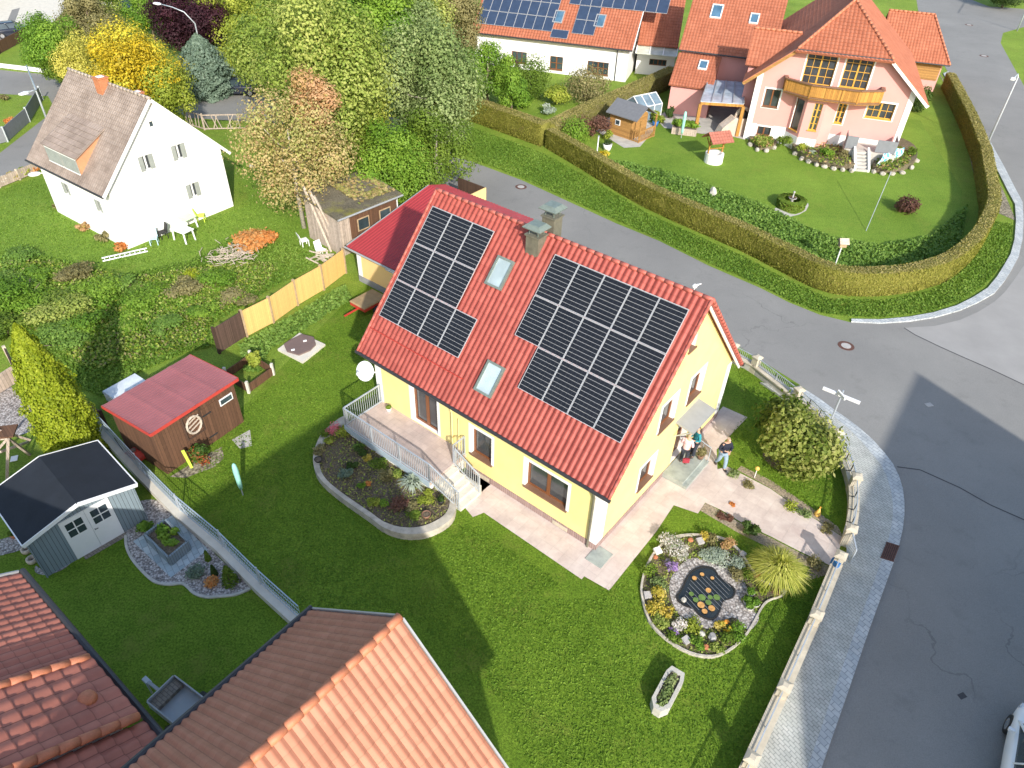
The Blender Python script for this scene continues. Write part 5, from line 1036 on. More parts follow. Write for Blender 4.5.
# ================= garden wall with pillars =================
pil_px = [(735, 351), (758, 364), (800, 392), (838, 430), (858, 478), (856, 527), (842, 572), (822, 618), (790, 686), (757, 757), (718, 838)]
pil_px = [(735, 344), (758, 356), (800, 388), (839, 430), (858, 475), (853, 527), (842, 554), (818, 613), (786, 685), (753, 757), (716, 838)]
ZP = 1.0; PIL = [G(x, y, ZP) for x, y in pil_px]
mid_px = {2: [(822, 408)], 3: [(850, 451)], 4: [(858, 502)]}
T = thing('garden_wall', 'low cream wall with square pillars and steel railings along the curved pavement', 'wall', (PIL[4].x, PIL[4].y, 0)); O4 = Vector((PIL[4].x, PIL[4].y, 0))
for i, p in enumerate(PIL):
    if i in (0, len(PIL)-1): pass
    q = p-O4; nb = PIL[min(i+1, len(PIL)-1)]-PIL[max(i-1, 0)]; nb.z = 0; nb.normalize(); nx = Vector((nb.y, -nb.x, 0)); q.z = 0
    m = MB(); m.obox(q+Vector((0, 0, .45)), nb*.16, nx*.16, (0, 0, .45)); pi = m.build('pillar', K['cream'], T)
    m = MB(); m.loft([[q+nb*a*.2+nx*b*.2+Vector((0, 0, z)) for a, b in ((-1, -1), (1, -1), (1, 1), (-1, 1))] for z in (.90, .96)]+[[q+nb*a*.08+nx*b*.08+Vector((0, 0, 1.02)) for a, b in ((-1, -1), (1, -1), (1, 1), (-1, 1))]]); m.build('pillar_cap', K['cream'], pi)
for i in range(len(PIL)-1):
    if i == 5: continue
    seq = [PIL[i]]+[G(x, y, .95) for x, y in mid_px.get(i, [])]+[PIL[i+1]]; seq = [Vector((p.x, p.y, 0))-O4 for p in seq]
    if len(seq) == 3:
        a, b, c = seq; seq = [a*(1-t)*(1-t)+(2*b-(a+c)/2)*2*t*(1-t)+c*t*t for t in (0, .25, .5, .75, 1)]
    m = MB(); cpg = MB()
    for a, b in zip(seq[:-1], seq[1:]):
        d = (b-a).normalized(); n = Vector((d.y, -d.x, 0)); e = d*.02
        m.obox((a+b)/2+Vector((0, 0, .2)), (b-a)/2+e, n*.13, (0, 0, .2)); cpg.obox((a+b)/2+Vector((0, 0, .435)), (b-a)/2+e, n*.20, (0, 0, .035))
    m.build('wall_base', K['concrete'], T); cpg.build('coping', K['cream'], T)
    railing([p+Vector((0, 0, .47)) for p in seq], .42, 'steel', T, gap=.10, bar=.014, rail=.035, post=.03, low=.07)
q = (G(836, 563, .55)-O4); m = MB(); m.obox(q, (.1, .04, 0), (-.05, .15, 0), (0, 0, .16)); mbx = m.build('mailbox', K['blue_plastic'], T)
m = MB(); m.bar((q.x, q.y, 0), (q.x, q.y, .4), .05); m.build('mailbox_post', K['steel'], mbx)
# swung open gate leaf
gq_ = PIL[5]-O4; gq_.z = 0; railing([gq_+Vector((0, -.05, .05)), gq_+Vector((-.15, -.95, .05))], .8, 'steel', T, name='gate', gap=.10)
m = MB(); A = [(743, 768), (775, 695), (808, 622), (829, 578)]
# ================= yard fence (concrete base, mesh panels) =================
base_px = [(100, 432), (140, 476), (180, 517), (222.5, 553), (260, 590.6), (301, 628)]
Pb = GP(base_px); T = thing('mesh_fence', 'galvanised mesh fence on a concrete base between the two lower gardens', 'fence', Pb[2]); o_ = Pb[2]
for a, b in zip(Pb[:-1], Pb[1:]):
    a = a-o_; b = b-o_; d = (b-a).normalized(); n = Vector((d.y, -d.x, 0)); m = MB(); m.obox((a+b)/2+Vector((0, 0, .15)), (b-a)/2, n*.17, (0, 0, .15)); m.build('concrete_base', K['pale_concrete'], T)
    m = MB(); n2 = n*.02
    L = (b-a).length; k = int(L/.14)
    for i in range(k+1): p = a.lerp(b, i/k)-n*.10; m.bar(p+Vector((0, 0, .3)), p+Vector((0, 0, 1.15)), .012)
    for z in (.34, .62, .90, 1.15): m.bar(a-n*.10+Vector((0, 0, z)), b-n*.10+Vector((0, 0, z)), .035 if z > 1 else .02)
    m.build('mesh_panel', K['steel_blue'], T)
    m = MB(); m.tube([a-n*.10+Vector((0, 0, .25)), a-n*.10+Vector((0, 0, 1.22))], .035, 8); m.build('fence_post', K['steel'], T)
    m = MB(); m.tube([a-n*.10+Vector((0, 0, 1.1)), a-n*.1+d*.55+Vector((0, 0, .3))], .02, 6); m.build('brace', K['steel'], T)
# ================= yellow and brown fence =================
tops = [(240.6, 311.6), (268, 298), (293, 281), (320, 266), (342.7, 249.6)]
zf = 1.55
def seg_fence(t, pts, z, mat, post, panel='fence_panel'):
    for a, b in zip(pts[:-1], pts[1:]):
        a = a-t.location; b = b-t.location; a.z = b.z = 0; d = (b-a); L = d.length; ang = math.atan2(d.y, d.x)
        o = MB().box(0, L, -.025, .025, .05, z).build(panel, K[mat], t); o.location = a; o.rotation_euler = (0, 0, ang)
        p = MB().box(-.05, .05, -.07, .07, 0, z+.1).build('fence_post', K[post], t); p.location = a; p.rotation_euler = (0, 0, ang)
    p = MB().box(-.05, .05, -.07, .07, 0, z+.1).build('fence_post', K[post], t); p.location = b; p.rotation_euler = (0, 0, ang)
P = [G(x, y, zf) for x, y in tops]; T = thing('board_fence', 'new yellow larch board fence running up to the annex', 'fence', (P[0].x, P[0].y, 0)); T.location.z = 0; seg_fence(T, P, zf, 'fence_yellow', 'wood_plain')
P = [G(212.5, 328.8, 1.5), G(240, 312.2, 1.5)]; T = thing('reed_fence', 'dark brown reed fence panel at the end of the yellow board fence', 'fence', (P[0].x, P[0].y, 0)); seg_fence(T, P, 1.5, 'reed', 'wood_dark')
P = [G(75, 392, 1.0), G(100, 412, 1.0)]; T = thing('wooden_screen', 'leaning dark brown board screen between thuja and garden shed', 'fence', (P[0].x, P[0].y, 0)); seg_fence(T, P, 1.0, 'wood_brown', 'wood_dark')
P = [G(0, 372, .9), G(-40, 395, .9)]; T = thing('plank_fence', 'bare plank fence section left of the tall thuja', 'fence', (P[0].x, P[0].y, 0)); seg_fence(T, [G(17, 363, .9), G(-30, 392, .9)], .9, 'wood_grey', 'wood_plain')
P = [G(3, 346, 1.2), G(24, 392, 1.2)]; T = thing('brown_fence', 'dark brown timber fence with pale posts beside the tall thuja', 'fence', (P[0].x, P[0].y, 0)); seg_fence(T, [P[0], P[0].lerp(P[1], .5), P[1]], 1.1, 'wood_dark', 'wood_pale')
gs('gravel_path', [(-60, 385), (0, 378), (10, 386), (30, 405), (47, 420), (30, 432), (18, 436), (0, 428), (-60, 440)], .01, 'gravel')
# street-side fence at top left, gate, walls
P = GP([(-30, 196), (0, 188), (20, 180), (42, 170)]); T = thing('picket_fence', 'low weathered picket fence overgrown with plants in front of the white house', 'fence', P[1]); seg_fence(T, P, .7, 'wood_grey', 'wood_pale')
P = GP([(-30, 152), (8, 142), (30, 122), (43, 100)]); T = thing('slat_fence', 'grey slatted garden fence on the rounded street corner at far left', 'fence', P[1]); seg_fence(T, P, 1.1, 'grey_cloth', 'steel')
P = GP([(-40, 60), (0, 54), (30, 38), (44, 28)]); T = thing('timber_fence', 'brown horizontal timber fence below the white building at top left', 'fence', P[1]); seg_fence(T, P, 1.1, 'wood_brown', 'wood_dark')
P = GP([(-40, 66), (0, 68), (50, 74)]); T = thing('retaining_wall', 'low white retaining wall beside the street at top left', 'wall', P[1]); seg_fence(T, P, .45, 'white_wall', 'white_trim', 'wall_section')
P = GP([(188, 125), (205, 130), (246, 129)]); T = thing('stone_fence', 'rustic lattice fence of pale branches between street and white house lawn', 'fence', P[1]); t_ = T; rs_ = random.Random(3)
for a, b in zip(P[:-1], P[1:]):
    a = a-t_.location; b = b-t_.location; m = MB(); L = (b-a).length; m.bar(a+Vector((0, 0, 1.2)), b+Vector((0, 0, 1.2)), .08); m.bar(a+Vector((0, 0, .1)), b+Vector((0, 0, .1)), .08)
    for i in range(int(L/.35)): p = a.lerp(b, i*.35/L); q = a.lerp(b, min(1, max(0, (i*.35+rs_.uniform(-.7, .7))/L))); m.bar(p+Vector((0, 0, .05)), q+Vector((0, 0, 1.2)), .06)
    m.build('lattice', K['wood_grey'], t_); m = MB(); m.bar(a, a+Vector((0, 0, 1.35)), .12); m.build('fence_post', K['wood_grey'], t_)
# ================= hedges =================
K['hedge_body'] = grass_mat('hedge_body', (.10, .11, .015), (.16, .165, .03), (.25, .22, .05), dry=(.16, .12, .05), dryamt=.8, bmp=1.0)
def hedge(name, label, pts, wd, h, seed, dens=260, top='leaf_hedge_top', side='leaf_hedge', leaf=.07, z0=0):
    P = [Vector((p.x, p.y, 0)) for p in pts]; o = P[0]; t = thing(name, label, 'hedge', o); rs = np.random.RandomState(seed); rr = random.Random(seed)
    # resample
    Q = []
    for a, b in zip(P[:-1], P[1:]):
        k = max(1, int((b-a).length/.5)); Q += [a.lerp(b, i/k) for i in range(k)]
    Q.append(P[-1]); Q = [q-o for q in Q]; rings = []; frames = []
    for i, q in enumerate(Q):
        d = (Q[min(i+1, len(Q)-1)]-Q[max(i-1, 0)]).normalized(); n = Vector((d.y, -d.x, 0)); frames.append((q, d, n)); j = lambda: rr.uniform(-.03, .03)
        rings.append([q+n*(s*wd/2+j())+Vector((0, 0, z+(j() if z > 0 else 0))) for s, z in ((-1, 0), (-1.02, h*.5), (-.95, h-.05), (-.6, h), (0, h), (.6, h), (.95, h-.05), (1.02, h*.5), (1, 0))])
    MB().loft(rings).build('body', K['hedge_body'], t, True)
    L = sum((a-b).length for a, b in zip(Q[:-1], Q[1:]))
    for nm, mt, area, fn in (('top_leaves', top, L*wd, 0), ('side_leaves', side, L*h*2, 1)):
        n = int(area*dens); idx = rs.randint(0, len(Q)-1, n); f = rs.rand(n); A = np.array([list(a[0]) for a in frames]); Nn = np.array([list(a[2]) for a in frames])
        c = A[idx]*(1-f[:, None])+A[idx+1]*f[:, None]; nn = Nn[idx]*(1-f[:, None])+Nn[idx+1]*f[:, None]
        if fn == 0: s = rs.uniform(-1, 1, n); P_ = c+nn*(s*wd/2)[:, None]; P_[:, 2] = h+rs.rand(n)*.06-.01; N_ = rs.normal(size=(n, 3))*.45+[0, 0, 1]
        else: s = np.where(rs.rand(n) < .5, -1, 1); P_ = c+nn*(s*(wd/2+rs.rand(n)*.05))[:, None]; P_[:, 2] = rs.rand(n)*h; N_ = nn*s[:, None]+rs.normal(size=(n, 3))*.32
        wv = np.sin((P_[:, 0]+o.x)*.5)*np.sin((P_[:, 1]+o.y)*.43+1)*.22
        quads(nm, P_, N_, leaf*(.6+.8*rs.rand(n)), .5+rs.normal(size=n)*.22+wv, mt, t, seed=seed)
    return t
hp_ = crv([(549, 147), (585, 168), (648, 206), (742, 248), (785, 270), (830, 290), (882, 292), (928, 283), (954, 268), (973, 247), (985, 219), (982, 190)], 3)
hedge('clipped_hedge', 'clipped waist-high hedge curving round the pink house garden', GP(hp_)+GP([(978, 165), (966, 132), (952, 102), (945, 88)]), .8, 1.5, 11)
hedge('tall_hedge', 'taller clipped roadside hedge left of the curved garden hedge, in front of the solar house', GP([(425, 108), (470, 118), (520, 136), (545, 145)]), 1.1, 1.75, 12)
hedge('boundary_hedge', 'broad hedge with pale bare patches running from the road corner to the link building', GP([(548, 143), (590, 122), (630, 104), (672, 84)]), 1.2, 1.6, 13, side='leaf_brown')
# ================= trees =================
def tr(label, cx, cy, h, r, mat, n=6500, leaf=.3, seed=1, rz=None, k=16, ry=None, trunk=.18, bark='bark', group=None, cr=.4, name='leafy_tree'):
    rz = rz or h*.42; L = G(cx, cy, h-rz); return tree(name, label, 0, 0, h, r, ry, rz, mat, n, leaf, k, seed, trunk, bark, group, loc=(L.x, L.y), cr=cr)
tr('autumn tree with orange pink and pale yellow leaves beside the mossy shed', 291, 150, 9.2, 3.6, 'leaf_autumn', 5200, .24, 21, 4.1, 20, trunk=.16, bark='bark_pale', name='autumn_tree')
tr('salmon pink tinted treetop directly behind the autumn tree', 312, 100, 9.4, 1.9, 'leaf_salmon', 1800, .24, 22, 1.7, 8, name='autumn_tree')
tr('largest pale olive tree in the middle of the tree group at top', 325, 62, 14, 4.6, 'leaf_pale', 12000, .30, 23, 5.6, 24)
tr('pale green tree at the left of the big tree group, beside the purple tree', 274, 40, 11.5, 3.5, 'leaf_pale', 8000, .3, 24, 4.6, 18)
tr('bright green treetop at the upper edge of the tree group', 374, 12, 13.5, 3.4, 'leaf_bright', 6500, .32, 25, 4.0, 14)
tr('grey green willow-like tree with drooping crown behind the yellow house chimney side', 428, 92, 11, 3.9, 'leaf_grey', 9500, .28, 26, 5.0, 20, bark='bark_pale')
tr('lime yellow slender tree in the centre of the tree group', 352, 112, 9, 2.5, 'leaf_lime', 5200, .26, 27, 4.0, 14)
tr('mid green lower tree right behind the mossy shed', 392, 158, 6.2, 3.0, 'leaf_bright', 6500, .22, 28, 2.9, 16)
tr('green lower tree overhanging the annex roof by the street', 436, 150, 6.5, 2.6, 'leaf_green', 5200, .22, 29, 3.0, 14, bark='bark_pale')
tr('grey olive tree between the willow-like tree and the bright green treetop', 408, 52, 11, 3.2, 'leaf_grey', 6000, .3, 30, 4.4, 14)
tr('olive brown tree beside the left end of the solar house roof', 456, 22, 9, 2.7, 'leaf_brown', 5000, .28, 31, 3.6, 14)
tr('fruit tree in full green leaf in front of the solar house, the larger one', 488, 72, 6.0, 2.6, 'leaf_bright', 5200, .24, 32, 2.8, 14)
tr('narrow fruit tree next to the white wall of the solar house', 512, 88, 4.6, 1.6, 'leaf_bright', 2400, .22, 33, 2.0, 10, trunk=.1)
tr('golden yellow autumn tree behind the white house roof', 132, 72, 8.2, 3.5, 'leaf_yellow', 8000, .26, 34, 3.6, 18, name='golden_tree')
tr('pale yellow low tree at the ridge end of the white house', 80, 62, 5.6, 2.3, 'leaf_paleyellow', 3800, .22, 35, 2.6, 12, name='golden_tree')
tr('green tree turning yellow between golden tree and street', 166, 92, 6.0, 2.6, 'leaf_lime', 5000, .24, 36, 2.8, 14)
tr('light green tree by the white building at top left', 52, 42, 7.0, 3.0, 'leaf_bright', 6000, .26, 37, 3.2, 15)
tr('brownish tree at the top edge left of the parked blue car', 88, 16, 7.5, 2.9, 'leaf_brown', 5000, .28, 38, 3.3, 14)
tr('bronze brown tree between the light green tree and the golden tree', 108, 40, 6.6, 2.2, 'leaf_brown', 3600, .26, 39, 3.0, 12)
tr('dark purple leaved tree at the top edge beside the curved street lamp', 190, 14, 8.0, 4.2, 'leaf_purple', 8500, .3, 40, 3.6, 18, name='purple_tree')
tr('yellow green tree in the back row right of the purple tree', 228, 8, 9, 3.0, 'leaf_lime', 4500, .3, 41, 4.0, 12)
tr('pale tree at the top edge above the middle of the tree group', 300, -4, 13, 4.0, 'leaf_lime', 6500, .34, 42, 5.0, 14)
tr('dark green tree in the top right corner beyond the street', 1010, -12, 5, 3.4, 'leaf_dark', 5000, .26, 43, 2.4, 12)
tr('light green bushy tree above the dark parked car', 244, 42, 6.0, 2.0, 'leaf_lime', 3000, .26, 44, 2.6, 10)
tr('olive treetop at the top edge right of the bright green treetop', 420, 6, 12, 3.0, 'leaf_pale', 5000, .3, 45, 4.2, 12)
tr('olive green tree at the top edge between brownish tree and white van', 92, -8, 8, 3.0, 'leaf_pale', 4500, .28, 50, 3.6, 14)
tr('light green bush-like tree at the top edge right of the blue car', 148, 12, 5.5, 2.6, 'leaf_bright', 4200, .24, 51, 2.5, 12)
tr('pale olive tree at the top edge between the purple tree and the pale green tree', 246, -14, 11, 3.6, 'leaf_pale', 6000, .3, 52, 4.6, 14)
tr('yellow green shrubby tree between the blue spruce and the dark car', 226, 66, 3.0, 1.2, 'leaf_lime', 2600, .22, 53, 2.0, 10)
tr('small green tree left of the pale yellow tree by the retaining wall', 58, 66, 4.2, 1.7, 'leaf_green', 2600, .2, 54, 2.0, 10)
tr('pale green tree crown at the top edge above the willow-like tree', 345, -8, 14, 3.6, 'leaf_lime', 6000, .3, 55, 4.6, 14)
q = G(203, 66, 2.6); conifer('blue_spruce', 'blue green spruce behind the foot of the curved street lamp', 0, 0, 5.2, 2.7, 'leaf_blue', 9000, .16, 46, loc=(q.x, q.y), power=.7, belly=.5)
b_ = G(72, 452); tp = G(14, 337, 6.2); 
q = G(80, 455); conifer('golden_thuja', 'tall bright yellow green thuja column beside the dark roofed shed', 0, 0, 6.6, 1.25, 'leaf_thuja', 30000, .07, 47, loc=(q.x, q.y), power=.62, belly=.35)
# laurel bush by the pavement
q = G(799, 434, 1.9); bush('round_laurel', 'large round glossy laurel bush inside the garden wall', 0, 0, 1.8, 3.5, 'leaf_laurel', 14000, .12, 16, 48, loc=(q.x, q.y))
gs('mulch_ring', crv([(762, 455), (775, 447), (800, 445), (822, 452), (815, 466), (798, 473), (778, 471)], 3, True), .015, 'soil')
# shrubs: (label, px, py, r, h, palette, n)
K['n'] = 0
def sh(label, px, py, r, h, mat, n=None, leaf=None, name='shrub', rnd=False, group=None, ry=None, z0=0.0, cat='shrub'):
    K['n'] += 1; n = n or int(500+900*r*r); leaf = leaf or (.05+.06*min(r, 1.4))
    return bush(name, label, px, py, r, h, mat, n, leaf, 7, 100+K['n'], group, ry, z0, cat, rnd)
sh('round brown red shrub alone on the pink house lawn', 905, 212, .75, 1.1, 'leaf_maroon', 1600, .09, rnd=True)
sh('clipped oval green shrub in front of the solar house windows', 531, 98, 1.65, 3.7, 'leaf_green', 4500, .10, rnd=True)
sh('broad brownish green shrub below the right window of the solar house', 586, 101, 1.95, 3.0, 'leaf_brown', 4200, .11, rnd=True)
sh('lime green shrub between oval shrub and hedge of the solar house', 556, 104, 1.3, 1.6, 'leaf_lime', 2200, .12)
sh('mid green shrub at the foot of the narrow fruit tree', 522, 108, 1.1, 1.5, 'leaf_bright', 1500, .12)
sh('pale grey leaved perennial next to the boundary hedge of the solar house', 547, 114, .7, .9, 'leaf_silver', 700, .11)
sh('dull green shrub at the left end of the tall roadside hedge', 462, 98, 1.3, 1.6, 'leaf_green', 1500, .12)
sh('round mid green bush at the left end of the pink house garden', 574, 144, 1.15, 2.2, 'leaf_bright', 1800, .09, rnd=True)
sh('dark maroon bush between the round bush and the garden hut', 592, 136, 1.4, 2.0, 'leaf_maroon', 2600, .09)
sh('small yellow shrub nearest the hedge below the maroon bush', 590, 155, .5, .6, 'leaf_yellow', 500, .08)
sh('small yellow shrub beside the white planter of the pink house garden', 605, 158, .5, .6, 'leaf_yellow', 500, .08)
sh('pale grass-like shrub at the corner of the garden hut slab', 608, 140, .5, .8, 'leaf_lime', 500, .08)
# wild garden, left
wild = [(20, 262, 1.2, .9, 'leaf_cover', 'low fresh green thicket left of the white house lawn edge'), (25, 300, 2.0, 1.6, 'leaf_green', 'large loose green bush at the far left of the wild garden'), (62, 318, 1.8, 1.7, 'leaf_pale', 'pale green bramble bush next to the large bush in the wild garden'), (75, 280, 1.3, 1.1, 'leaf_brown', 'brownish scrub bush below the white house corner'), (98, 300, 1.6, 1.4, 'leaf_green', 'dense green bush in the middle of the left thicket'), (58, 345, 1.5, 1.0, 'leaf_cover', 'low green bush just right of the thuja tip'), (90, 332, 1.2, 1.1, 'leaf_bright', 'bright green bush above the rose roofed shed'), (125, 290, 1.2, 1.0, 'leaf_cover', 'spreading green bush left of the white ladder'), (150, 305, 1.3, 1.0, 'leaf_green', 'mid green bush in the centre of the wild garden'), (182, 292, 1.1, .9, 'leaf_brown', 'dark brownish bush in the centre right of the wild garden'), (190, 278, .55, .7, 'leaf_thuja', 'small yellow green shrub in front of the brush pile'), (222, 285, 1.2, 1.0, 'leaf_bright', 'bright green bush below the heap of grey twigs'), (165, 330, 1.1, .7, 'leaf_cover', 'low weedy clump beside the grey stone in the wild garden'), (205, 318, 1.0, .8, 'leaf_green', 'green scrub above the dark reed fence'), (240, 300, .9, .6, 'leaf_brown', 'brownish scrub behind the yellow fence end'), (130, 325, 1.0, .7, 'leaf_green', 'small green clump between the thicket and the grey stone'), (8, 335, 1.3, 1.2, 'leaf_dark', 'dark green bush at the left picture edge above the plank fence'), (40, 278, 1.1, .8, 'leaf_bright', 'bright green clump at the upper edge of the left thicket'), (5, 285, 1.3, 1.0, 'leaf_cover', 'leafy clump at the left edge of the wild garden')]
for px, py, r, h, mt, lb in wild: sh(lb, px, py, r, h*.75, {'leaf_green': 'leaf_bright', 'leaf_dark': 'leaf_green'}.get(mt, mt), int(1500*r*r+700), .085)
sh('orange rusty bracken heap on the lawn right of the white house', 252, 245, 1.35, .8, 'leaf_orange', 1900, .13, name='bracken')
sh('smaller orange bracken clump at the right end of the bracken heap', 268, 240, .7, .5, 'leaf_orange', 600, .12, name='bracken')
T = thing('brush_pile', 'heap of grey cut twigs in the wild garden', 'brush pile', G(232, 258)); rs_ = random.Random(8); m = MB()
for i in range(150):
    a = rs_.uniform(0, 6.28); p = Vector((rs_.gauss(0, .7), rs_.gauss(0, .6), rs_.uniform(.05, .5))); d = Vector((math.cos(a), math.sin(a), rs_.uniform(-.2, .4)))*rs_.uniform(.3, .9); m.bar(p-d*.5, p+d*.5, .025)
m.build('twigs', K['wood_pale'], T)
ground_cover('undergrowth', GP([(-40, 262), (30, 255), (70, 262), (120, 276), (190, 262), (230, 240), (320, 248), (322, 262), (262, 295), (212, 325), (222, 345), (190, 352), (140, 372), (105, 398), (60, 380), (20, 330), (-40, 330)]), 60000, .085, .20, 'verge', 61)
ground_cover('undergrowth', GP([(0, 270), (60, 268), (130, 285), (170, 285), (200, 300), (150, 335), (90, 345), (40, 325), (0, 320)]), 14000, .11, .35, 'leaf_bright', 62)
wp_ = GP([(0, 268), (60, 262), (130, 280), (200, 270), (240, 262), (280, 270), (262, 292), (212, 322), (205, 345), (150, 360), (90, 372), (40, 335), (0, 320)])
for mt_, n_, sd_, h_ in (('leaf_bright', 7000, 162, .4), ('leaf_pale', 7000, 163, .5), ('leaf_brown', 4000, 164, .4), ('leaf_lime', 6000, 165, .35)): ground_cover('undergrowth', wp_, n_, .09, h_, mt_, sd_)
ground_cover('tall_grass', GP([(440, 112), (470, 127), (545, 154), (585, 176), (648, 214), (742, 256), (785, 279), (830, 299), (882, 301), (930, 292), (958, 276), (979, 252), (990, 221), (1012, 224), (1012, 240), (1005, 262), (985, 285), (960, 302), (930, 312), (880, 318), (855, 317), (820, 313), (790, 301), (760, 285.5), (709, 263.5), (659, 239), (615, 220), (565, 197.5), (521, 178), (467, 157), (455, 140)]), 50000, .075, .10, 'verge', 63)
ground_cover('ivy_cover', GP([(604, 160), (640, 166), (700, 182), (760, 205), (830, 238), (880, 246), (930, 238), (955, 216), (968, 205), (960, 240), (935, 262), (885, 270), (835, 272), (785, 256), (742, 238), (650, 195), (600, 168)]), 30000, .12, .30, 'leaf_cover', 64)
ground_cover('weeds', GP([(240, 348), (256, 336), (300, 312), (345, 285), (352, 300), (318, 322), (270, 350), (262, 372), (244, 372)]), 5000, .11, .25, 'leaf_cover', 65)
ground_cover('rough_tufts', GP([(-60, 200), (40, 178), (60, 215), (128, 252), (240, 206), (236, 160), (300, 160), (300, 240), (200, 262), (120, 275), (-60, 262)]), 16000, .06, .06, 'verge', 66)
# fine grass on the front lawns so they read as turf
K['turf'] = leafmat('turf_blades', [(0, (.08, .16, .012)), (.5, (.13, .235, .018)), (1, (.21, .32, .035))], .7, .3)
def turf(pts, n, seed, size=.04): return ground_cover('grass_blades', GP(pts), n//3, size, .03, K['turf'], seed, 2.2, 1.2)
turf([(500, 600), (590, 600), (650, 560), (700, 520), (800, 565), (826, 580), (780, 690), (740, 768), (530, 768), (500, 700), (430, 560), (470, 520), (560, 585)], 60000, 67)
turf([(172, 505), (250, 405), (330, 330), (350, 300), (380, 300), (362, 355), (375, 395), (345, 415), (318, 440), (316, 480), (370, 520), (430, 536), (455, 520), (560, 580), (500, 640), (500, 700), (410, 615), (315, 606), (290, 610)], 60000, 68)
turf([(735, 362), (795, 400), (828, 430), (845, 478), (842, 530), (775, 485), (735, 465), (725, 440), (745, 415)], 16000, 69)
# ================= planting beds =================
bo = crv([(320, 436), (313, 457), (318, 476), (337, 494), (368, 516), (385, 528), (406, 534), (428, 532), (449, 521), (456, 507), (452, 492), (430, 482), (400, 462), (370, 443), (352, 428), (346, 416), (334, 422)], 4, True)
cx_ = 384; cy_ = 478
binn = [(cx_+(x-cx_)*.91, cy_+(y-cy_)*.88) for x, y in bo]
def ring_wall(name, label, outer_px, inner_px, h, mat, soil, cat='bed edging', z=0, soilh=.8):
    A = GP(outer_px, h); B = GP(inner_px, h); o = sum(A, Vector())/len(A); o.z = 0; t = thing(name, label, cat, o); n = len(A)
    v = [(p.x-o.x, p.y-o.y, zz) for P_, zz in ((A, 0), (A, h), (B, h), (B, h*soilh-.03)) for p in P_]
    f = [(k*n+i, k*n+(i+1) % n, (k+1)*n+(i+1) % n, (k+1)*n+i) for k in range(3) for i in range(n)]
    mb = MB().add(v, f); me = mb.mesh('edging'); me.materials.append(K[mat]); bm = bmesh.new(); bm.from_mesh(me); bmesh.ops.recalc_face_normals(bm, faces=bm.faces)
    if bm.faces[n].normal.z < 0: bmesh.ops.reverse_faces(bm, faces=bm.faces[:])
    bm.to_mesh(me); bm.free(); link(bpy.data.objects.new('edging', me), t)
    s = sheet('soil', [(p.x-o.x, p.y-o.y) for p in B], h*soilh, K[soil], t); return t
K['bed_stone'] = plain('bed_edging_stone', (.44, .40, .33), .9, .3, 2.5, bmp=.3)
ring_wall('raised_bed', 'long rounded raised bed with pale stone rim below the terrace', bo, binn, .35, 'bed_stone', 'soil', 'raised bed', soilh=.85)
ground_cover('bed_plants', [G(*p, .3) for p in binn], 2000, .06, .12, 'leaf_brown', 76).location.z = .28
ground_cover('bed_plants', [G(*p, .3) for p in binn], 900, .06, .14, 'leaf_pale', 77).location.z = .28
ZB = .30
def sb(label, x, y, r, h, mat, name='shrub', **kw): return sh(label, x, y, r, h, mat, kw.pop('n', int(260+2200*r*r)), kw.pop('leaf', .05), name=name, z0=ZB, cat=kw.pop('cat', 'plant'), **kw)
cl_ = lambda x, y: (290+x/3.2, 360+y/3.2)
for lb, x, y, r, h, mt in (('pink red flower clump at the upper end of the terrace bed', 140, 235, .38, .4, 'flower_pink'), ('yellow green shrub next to the pink flowers in the terrace bed', 175, 240, .42, .5, 'leaf_lime'), ('small green mound left of the pink flowers in the terrace bed', 112, 238, .3, .3, 'leaf_green'), ('lime green mound at the left rim of the terrace bed', 127, 264, .25, .25, 'leaf_lime'), ('olive green cushion plant at the left rim by the black bowl', 97, 292, .35, .25, 'leaf_brown'), ('round bluish grey shrub near the lower rim of the terrace bed', 176, 372, .34, .35, 'leaf_blue'), ('yellow flowering plant in the middle of the terrace bed', 248, 320, .2, .25, 'flower_yellow'), ('dark green shrub in the centre of the terrace bed', 285, 343, .42, .4, 'leaf_green'), ('dark green low plant left of the centre of the terrace bed', 225, 300, .3, .3, 'leaf_dark'), ('brown leaved shrub right of the centre of the terrace bed', 305, 380, .36, .4, 'leaf_brown'), ('small orange flowering plant in the terrace bed', 252, 402, .14, .22, 'leaf_orange'), ('green plant beside the orange flowers in the terrace bed', 232, 404, .2, .25, 'leaf_bright'), ('lime yellow clump at the lower rim of the terrace bed', 268, 460, .28, .3, 'leaf_lime'), ('green clump just right of the lime yellow one at the lower rim', 303, 465, .22, .25, 'leaf_bright'), ('rust coloured spreading plant in the lower terrace bed', 340, 462, .42, .25, 'leaf_maroon'), ('small rusty plant between yucca and lower rim', 395, 475, .3, .25, 'leaf_brown'), ('yellow green ground cover right of the yucca', 440, 447, .42, .2, 'leaf_lime'), ('green cushion at the right end of the terrace bed', 390, 500, .34, .2, 'leaf_green'), ('fine green shrub by the terrace edge above the yucca', 340, 372, .28, .35, 'leaf_pale'), ('small dark green plant near the left rim of the terrace bed', 200, 345, .25, .3, 'leaf_dark'), ('low green creeper at the foot of the terrace railing', 222, 285, .25, .25, 'leaf_cover')):
    sb(lb, *cl_(x, y), r, h, mt)
q = G(*cl_(392, 402), ZB+.1); grass_tuft('yucca', 'spiky pale green yucca in the terrace bed', 0, 0, .62, .75, 'leaf_silver', 110, 71, ZB, .03, loc=q)
